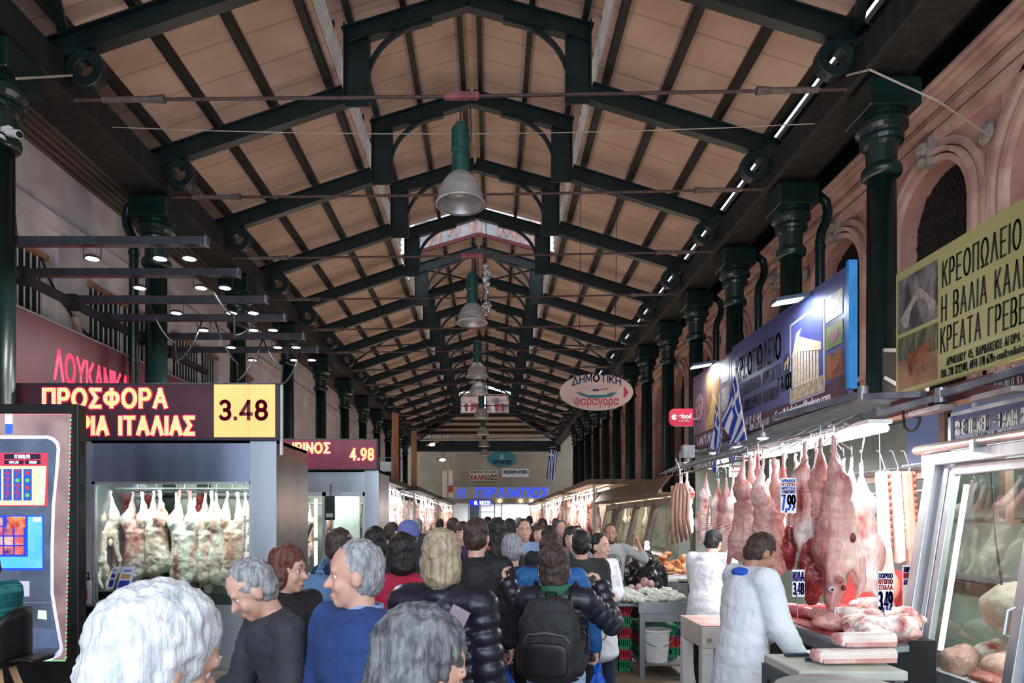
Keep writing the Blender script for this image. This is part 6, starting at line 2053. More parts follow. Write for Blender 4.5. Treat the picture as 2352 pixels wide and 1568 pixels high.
mb = MB(); mb.box(wl + .03, wr - .02, Y1 + .02, Y1 + .026, zb, zw - .03); mb.build('glass_pane', glass_mat('clear_case_glass'), t)
CABIN = mat('grey_cabinet_lining', (150, 150, 140), (182, 182, 170), .4, scale=2)
mb = MB(); mb.box(wl, wr + .2, Y1 + 1.26, Y1 + 1.29, zb, zt - .1); mb.build('back_lining', CABIN, t)
mb = MB()
for px in (262, 374, 452):
    x = at(px, 1, Y1 + 1.2).x; mb.box(x, x + .16, Y1 + 1.2, Y1 + 1.25, zb, zw + .1)
mb.build('dark_upright', mat('dark_green_upright', (26, 44, 40), (38, 56, 50)), t)
mb = MB()
for px, p0, p1 in ((294, 1115, 1170), (447, 1143, 1196), (562, 1220, 1290)):
    c = at(px, p1, Y1 + 1.15); d = at(px, p0, Y1 + 1.15)
    mb.tube([c, d], .02, 8)
mb.build('tube_light', emat('white_tube_light', (240, 246, 255)), t)
mb = MB(); mb.tube([(wl, Y1 + .5, zw - .06), (wr, Y1 + .5, zw - .06)], .016, 8); mb.tube([(wl, Y1 + .95, zw - .08), (wr, Y1 + .95, zw - .08)], .016, 8); mb.build('meat_rail', STEEL_D, t)
area_light('cabinet_light', (-3.7, Y1 + .1, zw + .08), (-3.7, Y1 + .55, 1.3), 1.9, 50, (.97, .98, 1), .2, parent=t)
GF = 'carcasses in the first cold cabinet'
fr = [(244, 'lamb', LAMB2, 1.1, 1.02), (310, 'lamb', LAMB, 3.1, 1.0), (360, 'lamb', LAMB2, 2.7, .95), (400, 'half', LAMB, 3.6, 1.04), (424, 'lamb', LAMB, 3.2, 1.05), (474, 'lamb', LAMB2, 2.6, 1.04), (497, 'half', LAMB, 2.0, .92), (530, 'lamb', LAMB2, 3.4, 1.02), (563, 'half', LAMB2, 4.0, .72)]
for k, (px, kd, fl, rz, s) in enumerate(fr):
    hang(kd, fl, (at(px, 1, Y1 + .5).x, Y1 + .5 + .06 * (k % 2), zw - .1), rz + 3.1, '%s pale carcass from the left along the window of the first cold cabinet' % ORD[k], 'hanging_carcass', GF, (s * 1.18, s * 1.18, s))
for k, (px, s) in enumerate(((228, 1.0), (268, .85), (292, .8), (336, .75), (455, .9))):
    o = obj('dark_meat_piece', carcass_mesh('piece') if k == 0 else bpy.data.objects['dark_meat_piece'].data, DKRED, None, (at(px, 1, Y1 + .92).x, Y1 + .92, zw - .12))
    o.rotation_euler = (0, 0, k * 1.3); o.scale = (1.3 * s, 1.2, s)
    tag(o, '%s dark red meat piece from the left at the back of the first cold cabinet' % ORD[k], 'meat', 'dark pieces in the first cold cabinet')

# 3.48 display
yd = 7.92
a, b = at(-120, 1011, yd), at(640, 879, yd)
t = thing('led_display', 'big LED price display with amber letters and a yellow 3.48 field', 'display', ((a.x + b.x) / 2, yd, a.z))
mb = MB(); mb.box(a.x, b.x, yd, yd + .14, a.z, b.z); mb.build('display_case', mat('dark_display_case', (40, 36, 48), (52, 48, 60), .45), t, bev=.006)
c, d = at(-112, 1005, yd), at(636, 884, yd)
mb = MB(); mb.box(c.x, d.x, yd - .004, yd, c.z, d.z); mb.build('led_matrix', LED_B, t)
led_text('ΠΡΟΣΦΟΡΑ', t, 102, 381, 895, 934, yd - .006, .22)
led_text('ΜΟΣΧΑ', t, 66, 180, 959, 996, yd - .006, .24)
led_text('ΡΙΑ ΙΤΑΛΙΑΣ', t, 186, 444, 959, 996, yd - .006, .24)
c, d = at(492, 1004, yd), at(632, 883, yd)
mb = MB(); mb.box(c.x, d.x, yd - .009, yd - .004, c.z, d.z); mb.build('amber_field', LED_P, t)
c, d = at(507, 962, yd), at(612, 922, yd)
put_text('3.48', t, LED_D, (c.x, yd - .010, c.z), F, U, d.z - c.z, width=d.x - c.x, bold=.2, gap=.3, name='price_digits')
t = thing('white_post', 'slim white post at the right end of the 3.48 display', 'post', (at(644, 1, 7.95).x, 8.0, 0)); mb = MB(); x = at(644, 1, 7.95).x; mb.box(x - .015, x + .015, 7.98, 8.02, 2.5, 3.32); mb.build('post_tube', WHITE, t)
# chrome corner piece between the cabinets
t = thing('chrome_post', 'rounded chrome post in the dark gap between the two cold cabinets', 'post', (at(648, 1, 8.6).x, 8.6, 0))
x = at(646, 1, 8.6).x; mb = MB(); mb.tube([(x, 8.6, 0), (x, 8.6, 2.68)], .085, 20); mb.build('post_tube', mat('mirror_chrome', (180, 180, 186), None, .12, 1.0), t, smooth=True)
mb = MB(); mb.lathe([(.087, 2.28), (.1, 2.32), (.087, 2.36)], (x, 8.6, 0), 20, cap=False); mb.build('post_ring', STEEL, t)

# second cold cabinet and its display
Y2 = 12.3
t = thing('cold_cabinet', 'second steel cold cabinet farther off, under the 4.98 display', 'refrigerator', (-2.9, Y2, 0))
xl, xr = at(560, 1, Y2).x, at(870, 1, Y2).x
wl, wr = at(560, 1, Y2).x, at(838, 1, Y2).x
zw2 = at(1, 1130, Y2).z
mb = MB(); mb.box(xl, xr, Y2 + 1.2, Y2 + 1.26, 0, 2.64); mb.box(xr - .04, xr, Y2 + .05, Y2 + 1.2, 0, 2.64); mb.box(xl, xr, Y2, Y2 + 1.2, 2.6, 2.64); mb.build('cabinet_body', STEEL, t)
mb = MB(); mb.box(xl, wr, Y2, Y2 + .06, zw2, 2.64); mb.build('header_panel', STEEL, t)
mb = MB(); mb.box(wr, xr, Y2 - .02, Y2 + .06, 0, 2.64); mb.build('side_pillar', STEEL, t)
mb = MB(); mb.box(xl, wr, Y2, Y2 + .06, 0, .7); mb.build('lower_panel', STEEL, t)
mb = MB()
x = at(745, 1, Y2).x; mb.box(x - .04, x + .03, Y2, Y2 + .05, .7, zw2); mb.box(xl, wr, Y2, Y2 + .05, zw2 - .07, zw2); mb.box(wr - .04, wr, Y2, Y2 + .05, .7, zw2)
mb.build('window_frame', ALU, t)
mb = MB(); mb.box(xl, wr, Y2 + .02, Y2 + .026, .7, zw2 - .07); mb.build('glass_pane', GLS, t)
mb = MB(); mb.box(xl, wr, Y2 + 1.14, Y2 + 1.18, .7, 2.5); mb.build('back_lining', CABIN, t)
c, d = at(766, 1285, Y2 + .6), at(826, 1140, Y2 + .6)
mb = MB(); mb.box(c.x, d.x, Y2 + .6, Y2 + .64, c.z, d.z); mb.build('white_panel', WHITE, t)
mb = MB(); x = at(725, 1, Y2 + .1).x; mb.tube([(x, Y2 + .12, .9), (x, Y2 + .12, 1.35)], .028, 10); mb.tube([(x, Y2 + .12, 1.42), (x, Y2 + .12, 2.12)], .028, 10); mb.build('tube_light', emat('white_tube_light', (240, 246, 255)), t)
area_light('cabinet_light', (-3.1, Y2 + .4, 2.4), (-3.1, Y2 + .7, 0), 1.2, 34, (1, .97, .92), .2, parent=t)
mb = MB(); mb.tube([(xl, Y2 + .8, 2.05), (wr, Y2 + .8, 2.05)], .016, 8); mb.build('meat_rail', STEEL_D, t)
for k, px in enumerate((672, 690, 708, 756, 833)):
    hang('half' if k % 2 else 'lamb', [LAMB, GOAT][k % 2], (at(px, 1, Y2 + .8).x, Y2 + .8, 2.02), k * 1.2, '%s carcass from the left inside the second cold cabinet' % ORD[k], 'hanging_carcass', 'carcasses in the second cold cabinet', .95)
for k, (px, py, w, h) in enumerate(((694, 1168, .1, .2), (757, 1166, .09, .22))):
    c = at(px, py, Y2 - .1)
    t = thing('scale_display', ['black scale display hanging left of the tube light', 'black scale display hanging at the window mullion'][k], 'display', c, group='scale displays at the second cold cabinet')
    mb = MB(); mb.box(c.x - w, c.x + w, c.y, c.y + .05, c.z - h, c.z + h); mb.build('display_body', BLACK, t, bev=.01)
    mb = MB(); mb.tube([(c.x, c.y + .03, c.z + h), (c.x, c.y + .08, zw2 + .15)], .008, 6); mb.build('hanging_cord', CABLE, t)
    mb = MB(); mb.box(c.x - w * .7, c.x + w * .7, c.y - .004, c.y, c.z - h * .75, c.z - h * .45); mb.build('number_strip', mat('pale_lcd', (150, 160, 160), None, .3), t)
c = at(696, 1225, 10.6)
t = thing('counter_scale', 'grey scale with two tilted trays on a thin pole in front of the second cabinet', 'scale', (c.x, c.y, 0))
mb = MB(); mb.tube([(c.x, c.y, .9), (c.x, c.y, c.z - .05)], .02, 8); mb.build('pole', STEEL, t)
mb = MB(); mb.beam(c + Vector((-.12, 0, .08)), c + Vector((-.06, 0, -.12)), .16, .015, (1, 0, .3)); mb.beam(c + Vector((.14, 0, .16)), c + Vector((.03, 0, -.14)), .16, .015, (1, 0, -.3)); mb.box(c.x - .12, c.x + .08, c.y - .08, c.y + .08, c.z - .15, c.z - .12); mb.build('tray', mat('dull_grey_tray', (110, 110, 116), (134, 134, 138), .4), t)
mb = MB(); mb.box(c.x - .2, c.x + .2, c.y - .15, c.y + .25, 0, .9); mb.build('pedestal', STEEL_D, t)
yd = 12.2
a, b = at(640, 1079, yd), at(868, 1007, yd)
t = thing('led_display', 'smaller plum LED price display reading 4.98 over the second cold cabinet', 'display', ((a.x + b.x) / 2, yd, a.z))
mb = MB(); mb.box(a.x, b.x, yd, yd + .12, a.z, b.z); mb.build('display_case', mat('dark_display_case', (40, 36, 48)), t, bev=.006)
mb = MB(); mb.box(a.x + .02, b.x - .03, yd - .004, yd, a.z + .02, b.z - .02); mb.build('led_matrix', mat('bright_plum_led_matrix', (96, 26, 48), (110, 34, 58), .35, emit=.2), t)
led_text('ΙΡΙΝΟΣ', t, 674, 757, 1018, 1039, yd - .006, .22)
led_text('Σ', t, 669, 682, 1053, 1074, yd - .006, .22)
led_text('4.98', t, 806, 857, 1031, 1055, yd - .006, .2)

# wine red fascia with red LED capitals, along the wall
FX = -6.15
t = thing('fascia_panel', 'wine red fascia panel with glowing red capitals along the left wall', 'fascia', (FX, 10, 2.6))
mb = MB(); mb.box(FX - .08, FX, 5.0, 16.5, 2.6, 4.5); mb.build('panel', mat('wine_red_fascia', (88, 40, 48), (104, 50, 58), .45, scale=1.2), t)
mb = MB(); mb.box(FX - .1, FX + .015, 5.0, 16.5, 4.5, 4.53); mb.build('top_edge', mat('grey_edge', (120, 112, 112)), t)
put_text('ΛΟΥΚΑΝΙΚΑ', t, emat('red_neon_capitals', (255, 54, 84), 1.5), (FX, 9.62, 3.74), (0, 1, 0), U, .4, width=1.95, bold=.13)

# lamp bars
RAIL = mat('dark_blue_grey_bar', (36, 36, 46), (50, 50, 62), .5, scale=6)
t = thing('lamp_rail', 'long dark rail along the left wall carrying the lamp bars', 'rail', (-6.1, 10, 4.95))
mb = MB(); mb.beam((-6.1, 6.2, 4.9), (-6.1, 14.6, 4.9), .07, .12); mb.build('rail_beam', RAIL, t)
for y in (7.88, 8.88, 9.96, 10.86, 11.95, 12.9):
    mb = MB(); mb.box(-6.16, -6.02, y - .06, y + .06, 4.8, 5.02); mb.build('rail_clamp', mat('black_steel_clamp', (26, 26, 28)), t)
LY = [7.88, 8.88, 9.96, 10.86, 11.95, 12.9]
LP = [(212, 368, 435), (321, 462, 517), (405, 532, 582), (468, 582, 627), (531, 638, 680), (580, 676, 716)]
LAMPW = emat('white_led_disc', (246, 250, 255), 26)
n = 0
proto = None
for k, y in enumerate(LY):
    t = thing('lamp_bar', '%s dark horizontal lamp bar from the camera over the left stalls' % ORD[k], 'lamp bar', (-3.3, y, 4.95), group='lamp bars over the left stalls')
    mb = MB(); mb.box(-6.05, -3.27, y - .05, y + .05, 4.9, 5.0); mb.build('bar', RAIL, t, bev=.006)
    mb = MB(); mb.box(-3.29, -3.265, y - .054, y + .054, 4.896, 5.004); mb.build('end_cap', mat('scuffed_cap', (92, 92, 106), (120, 120, 130)), t)
    for j, px in enumerate(LP[k]):
        x = (px - 1128) * y / 1568
        lab = 'small round LED lamp, %s along the %s lamp bar from the camera' % (ORD[j], ORD[k])
        if proto is None:
            proto = thing('bar_lamp', lab, 'lamp', (x, y, 4.76), group='round lamps under the lamp bars')
            mb = MB(); mb.lathe([(.055, .03), (.075, .02), (.09, .0), (.085, -.008)], (0, 0, 0), 20); mb.build('lamp_housing', mat('dark_lamp_housing', (40, 40, 46)), proto, local=True)
            mb = MB(); mb.lathe([(.0, -.014), (.05, -.014), (.078, -.006), (.08, .0)], (0, 0, 0), 20); mb.build('lamp_lens', LAMPW, proto, local=True)
            mb = MB(); mb.tube([(-.1, 0, .0), (-.105, 0, .15)], .005, 5); mb.tube([(.1, 0, .0), (.105, 0, .15)], .005, 5); mb.tube([(-.1, 0, 0), (.1, 0, 0)], .005, 5); mb.build('lamp_yoke', CABLE, proto, local=True)
        else:
            dup(proto, (x, y, 4.76), label=lab)
        area_light('bar_lamp_light', (x, y, 4.73), (x, y, 0), .12, 9, (.95, .98, 1))

# ------------------------------------------------------------------ upright advertising screen at the left edge
ks = 6.2
a, b = at(-140, 1568, ks), at(180, 927, ks)
t = thing('screen_totem', 'tall black advertising screen showing a slot machine, at the left edge', 'screen', ((a.x + b.x) / 2, ks, 0))
mb = MB(); mb.box(a.x, b.x, ks, ks + .13, 0, b.z); mb.build('totem_case', BLACK, t, bev=.01)
mb = MB()
for k in range(6):
    z = b.z - .35 - k * .4
    for q in range(5):
        mb.box(b.x - .001, b.x + .004, ks + .045, ks + .09, z - q * .03, z - q * .03 + .015)
mb.build('side_vent', mat('vent_black', (8, 8, 9)), t)
SE = .75
def scr(name, pts, c, off, e=SE, c2=None, scale=4.0):
    m_ = mat('screen_' + name + '_%d_%d_%d' % c, c, c2, .25, scale=scale, emit=e)
    mb = MB(); ps = [at(x, y, ks) for x, y in pts]; mb.slab([(p.x, ks - off, p.z) for p in ps], (0, .003, 0)); return mb.build(name, m_, t)
def rect(x0, y0, x1, y1):
    return [(x0, y0), (x1, y0), (x1, y1), (x0, y1)]
scr('screen_picture', [(-130, 950), (163, 950), (151, 1518), (-130, 1518)], (128, 104, 108), .004, .55, (168, 142, 140), 3)
sil = [(-120, 1000), (112, 1000), (126, 1005), (136, 1016), (139, 1030), (134, 1090), (127, 1160), (124, 1260), (124, 1360), (130, 1400), (146, 1490), (140, 1505), (118, 1516), (-120, 1516)]
scr('cabinet_glow', sil, (186, 184, 226), .006, 1.0, (214, 210, 240))
sil2 = [(-115, 1008), (110, 1008), (121, 1012), (129, 1021), (131, 1032), (127, 1090), (120, 1160), (117, 1260), (117, 1362), (123, 1402), (138, 1488), (130, 1499), (112, 1508), (-115, 1508)]
scr('cabinet_picture', sil2, (72, 84, 104), .008, .6, (92, 106, 128))
scr('upper_game', rect(-80, 1040, 111, 1162), (198, 60, 84), .010, .8)
scr('reel_frame', [(-80, 1070), (108, 1070), (103, 1160), (-80, 1160)], (222, 190, 160), .0115, .9)
scr('bonus_strip', [(88, 1072), (108, 1072), (104, 1158), (83, 1158)], (206, 226, 190), .013, .9, (170, 200, 150), 20)
scr('credit_bar', rect(12, 1043, 95, 1054), (40, 36, 60), .013, .5)
scr('credit_bar', rect(12, 1057, 56, 1066), (40, 36, 60), .013, .5)
scr('credit_bar', rect(60, 1057, 95, 1066), (40, 36, 60), .013, .5)
SW2 = emat('screen_white', (230, 234, 244), .9)
SR2 = emat('screen_red', (214, 40, 74), .8)
def stext(s_, x0, x1, y0, y1, m_):
    p, q = at(x0, y1, ks), at(x1, y0, ks)
    put_text(s_, t, m_, (p.x, ks - .014, p.z), F, U, q.z - p.z, width=q.x - p.x, bold=.2)
stext('17.888,95', 36, 71, 1045, 1052, SW2)
stext('484,35', 24, 45, 1059, 1064, SW2)
stext('202,63', 70, 86, 1059, 1064, SW2)
for k, x in enumerate((-14, 10, 33, 56)):
    scr('reel', rect(x, 1077, x + 19, 1149), (40, 84, 170), .0125, .8)
    for q in range(4):
        y = 1080 + q * 17
        if (k * 3 + q) % 4 != 3 and k != 3:
            stext('7', x + 4, x + 14, y, y + 12, SR2)
        else:
            p = at(x + 9, y + 6, ks)
            mb = MB(); mb.slab([(p.x + .02 * cos(a_), ks - .0145, p.z + .018 * sin(a_)) for a_ in [2 * pi * i / 10 for i in range(10)]], (0, .003, 0)); mb.build('reel_symbol', [SR2, emat('screen_green', (110, 180, 90), .8)][q % 2], t)
scr('lower_game', rect(-80, 1183, 102, 1309), (34, 70, 214), .010, .85)
scr('menu_field', rect(-76, 1187, 60, 1276), (30, 60, 190), .0115, .8)
scr('side_field', rect(66, 1186, 99, 1304), (70, 160, 208), .0115, .85, (110, 190, 210))
scr('bottom_field', rect(-76, 1278, 66, 1304), (84, 176, 204), .012, .85)
for r_ in range(4):
    for c_ in range(4):
        x, y = -36 + c_ * 24, 1188 + r_ * 22
        if r_ == 0 and c_ > 1:
            continue
        scr('menu_tile', rect(x, y, x + 20, y + 19), [(170, 40, 60), (60, 40, 110), (150, 190, 200), (196, 60, 60), (200, 200, 190), (170, 60, 110)][(r_ * 3 + c_ * 2) % 6], .013, .8, (220, 120, 110), 18)
scr('menu_tile', rect(18, 1186, 60, 1210), (160, 30, 40), .013, .8, (230, 150, 100), 14)
scr('menu_tile', rect(78, 1188, 96, 1198), (226, 238, 240), .013, .9)
scr('paper_label', rect(33, 1334, 69, 1369), (196, 190, 214), .010, .7)
scr('label_lines', rect(38, 1345, 52, 1360), (150, 140, 176), .0115, .7)
scr('deck_line', rect(-80, 1382, 124, 1384), (120, 134, 156), .010, .6)
scr('button', [(53, 1406), (70, 1406), (72, 1419), (52, 1419)], (176, 190, 220), .011, .9)
scr('button', [(89, 1400), (108, 1402), (109, 1422), (88, 1420)], (206, 222, 208), .011, .9)
scr('deck_picture', [(-80, 1430), (129, 1445), (136, 1486), (-80, 1500)], (92, 106, 140), .010, .6, (110, 124, 160), 6)
scr('floor_glow', [(70, 1502), (134, 1502), (110, 1514), (60, 1514)], (40, 120, 226), .012, .9)
scr('topper', rect(14, 950, 30, 974), (214, 214, 222), .010, .8)
scr('topper', rect(14, 974, 30, 996), (44, 96, 206), .010, .9)
# running light dashes round the picture
mb1, mb2 = MB(), MB()
seg = []
for i in range(60):
    y = 952 + i * 9.4; seg.append(((163 - 12 * (y - 950) / 568 , y), (163 - 12 * (y + 6 - 950) / 568, y + 6)))
for i in range(30):
    seg.append(((-130 + i * 9.8, 951), (-124 + i * 9.8, 951))); seg.append(((-130 + i * 9.4, 1517), (-123 + i * 9.4, 1517)))
for i, (p, q) in enumerate(seg):
    P_, Q_ = at(p[0], p[1], ks - .008), at(q[0], q[1], ks - .008)
    (mb1 if i % 2 else mb2).beam(P_, Q_, .008, .008)
mb1.build('edge_light', emat('screen_green_dot', (120, 220, 130), .9), t); mb2.build('edge_light', emat('screen_red_dot', (226, 120, 120), .9), t)

# little black counter with leaflets and hand gel in front of the first cabinet
t = thing('leaflet_counter', 'narrow black counter in front of the first cold cabinet', 'counter', (-3.9, 7.0, 0))
zc = at(1, 1388, 7.0).z
mb = MB(); mb.box(at(164, 1, 7).x, at(300, 1, 7).x, 6.85, 7.25, zc - .03, zc); mb.build('counter_top', mat('black_blue_edge', (20, 22, 40), (28, 30, 54), .3), t)
mb = MB(); mb.box(at(196, 1, 7).x, at(290, 1, 7).x, 6.95, 7.2, 0, zc - .03); mb.build('counter_body', BLACK, t)
c = at(203, 1388, 7.0)
t = thing('gel_bottle', 'clear hand gel bottle with a black pump on the black counter', 'bottle', c)
mb = MB(); mb.lathe([(.0, 0), (.034, 0), (.036, .01), (.036, .2), (.03, .23), (.014, .245), (.014, .26)], c, 18, cap=False); mb.build('bottle_body', mat('clear_blueish_gel', (176, 196, 216), (206, 220, 232), .1), t, smooth=True)
mb = MB(); mb.lathe([(.016, .25), (.016, .28), (.006, .285), (.006, .32)], c, 12); mb.box(c.x - .035, c.x + .008, c.y - .008, c.y + .008, c.z + .315, c.z + .33); mb.build('pump', BLACK, t)
mb = MB(); mb.tube([(c.x, c.y - .037, c.z + .05), (c.x, c.y - .037, c.z + .16)], .012, 6); mb.build('bottle_label', mat('red_label', (176, 60, 60)), t)
c0 = at(270, 1388, 7.05)
t = thing('leaflet_stand', 'black stand holding the leaflets on the black counter', 'stand', c0)
mb = MB(); mb.box(c0.x - .17, c0.x + .2, 7.0, 7.14, c0.z, c0.z + .14); mb.build('stand_box', BLACK, t)
for k, (x0, x1, y0, y1, tl) in enumerate(((246, 270, 1301, 1352, .01), (266, 308, 1301, 1356, .02))):
    p, q = at(x0, y1, 7.06 + .03 * k), at(x1, y0, 7.06 + .03 * k)
    t = thing('leaflet', ['narrow blue and white leaflet in the black stand', 'wide blue and white leaflet with an orange picture in the black stand'][k], 'leaflet', (p.x, p.y, p.z), group='leaflets in the stand')
    mb = MB(); mb.slab([(p.x, p.y, p.z), (q.x - .05, p.y, p.z), (q.x, p.y + .03, q.z), (p.x + .05, p.y + .03, q.z)], (0, .01, 0)); mb.build('leaflet_sheet', mat('pale_blue_leaflet', (196, 206, 230), (220, 226, 240), .4), t)
    def lf(u, v):
        return (p.x + .05 * v + (q.x - p.x - .05) * u, p.y + .03 * v - .004, p.z + (q.z - p.z) * v)
    for (u0, u1, v0, v1, c_) in ((.1, .85, .1, .42, (44, 60, 150)), (.15, .8, .5, .68, (196, 140, 80) if k else (60, 60, 130)), (.2, .8, .8, .86, (90, 100, 150))):
        mb = MB(); mb.slab([lf(u0, v0), lf(u1, v0), lf(u1, v1), lf(u0, v1)], (0, -.003, 0)); mb.build('leaflet_print', mat('leaflet_print_%d_%d_%d' % c_, c_, None, .4), t)

# drooping cables, floodlight and timber posts over the far left stalls
for k, (x, y, z, L) in enumerate(((-4.4, 10.86, 4.3, .7), (-4.0, 11.95, 4.5, .9), (-5.0, 9.96, 4.4, .6), (-3.7, 8.88, 4.5, .6))):
    wire([(x, y, 4.93), (x + .25, y + .3, z), (x + .1, y + .7, z - L * .3), (x + .4, LY[LY.index(y) + 1], 4.9)], .014, CABLE, '%s loose black cable drooping from the lamp bars, counting away from the wall' % ORD[[1, 2, 0, 3][k]], 'cable', 'cable', .12)
POSTW = mat('orange_brown_timber', (120, 78, 56), (150, 102, 76), .7, scale=4, stretch=(2, 2, .3))
for k, (px, yy, z1) in enumerate(((908, 20.0, 4.85), (951, 24.0, 4.85))):
    x = (px - 1128) * yy / 1568
    mb = MB(); mb.box(x - .09, x + .09, yy - .09, yy + .09, 2.86, z1)
    tag(mb.build('timber_post', POSTW), ['nearer orange brown timber post standing on the sooty stall canopy', 'farther orange brown timber post standing on the sooty stall canopy'][k], 'post', 'timber posts on the stall canopies')
c = at(886, 1070, 15.8)
t = thing('flood_lamp', 'grey unlit floodlight standing on the near edge of the sooty stall canopy', 'lamp', c)
mb = MB(); mb.box(c.x - .13, c.x + .13, c.y, c.y + .08, c.z - .12, c.z + .1); mb.build('lamp_housing', mat('pale_grey_box', (160, 162, 166)), t, bev=.01)
mb = MB(); mb.box(c.x - .11, c.x + .11, c.y - .006, c.y, c.z - .1, c.z + .08); mb.build('lamp_lens', mat('grey_lens', (150, 156, 156), None, .2), t)
mb = MB(); mb.tube([(c.x - .14, c.y + .04, c.z), (c.x - .14, c.y + .04, c.z + .2), (c.x + .14, c.y + .04, c.z + .2), (c.x + .14, c.y + .04, c.z)], .01, 6); mb.build('lamp_bracket', STEEL_D, t)
for k, (px, c_) in enumerate(((1021, (196, 190, 186)), (1035, (186, 150, 146)))):
    a, b = at(px - 5, 1142, 34), at(px + 5, 1080, 34)
    t = thing('hanging_strip', ['white hanging cloth strip in front of the cream end wall', 'white hanging cloth strip with a red band in front of the cream end wall'][k], 'banner', (a.x, 34, a.z))
    mb = MB(); mb.box(a.x, b.x, 34, 34.02, a.z, b.z); mb.build('strip_cloth', WHITE, t)
    mb = MB(); mb.tube([((a.x + b.x) / 2, 34.01, b.z), ((a.x + b.x) / 2, Y0 + 10 * STEP, 7.07)], .008, 5); mb.build('hanging_wire', CABLE, t)
    if k:
        mb = MB(); mb.box(a.x - .004, b.x + .004, 33.99, 34.03, a.z + .25, a.z + .6); mb.build('red_band', REDP, t)
# ------------------------------------------------------------------ people
SKIN = mat('fair_skin', (206, 158, 138), (222, 178, 158), .5, scale=5, bump=.05)
SKIN2 = mat('tanned_skin', (170, 118, 96), (190, 138, 114), .5, scale=5, bump=.05)
def cloth(name, c, c2=None, rough=.85, bump=.35, bs=14):
    return mat(name, c, c2 or tuple(min(255, v + 12) for v in c), rough, scale=4, bump=bump, bump_scale=bs)


def hair_mat(name, c, c2):
    return mat(name, c, c2, .55, scale=22, stretch=(3, 3, .35), bump=.5)


EYEW = mat('eye_white', (226, 222, 218), None, .2)
EYEI = mat('dark_iris', (50, 36, 30), None, .15)
LIPS = mat('lips', (168, 98, 92), (178, 108, 100), .5)


def unit(v):
    return Vector(v).normalized()


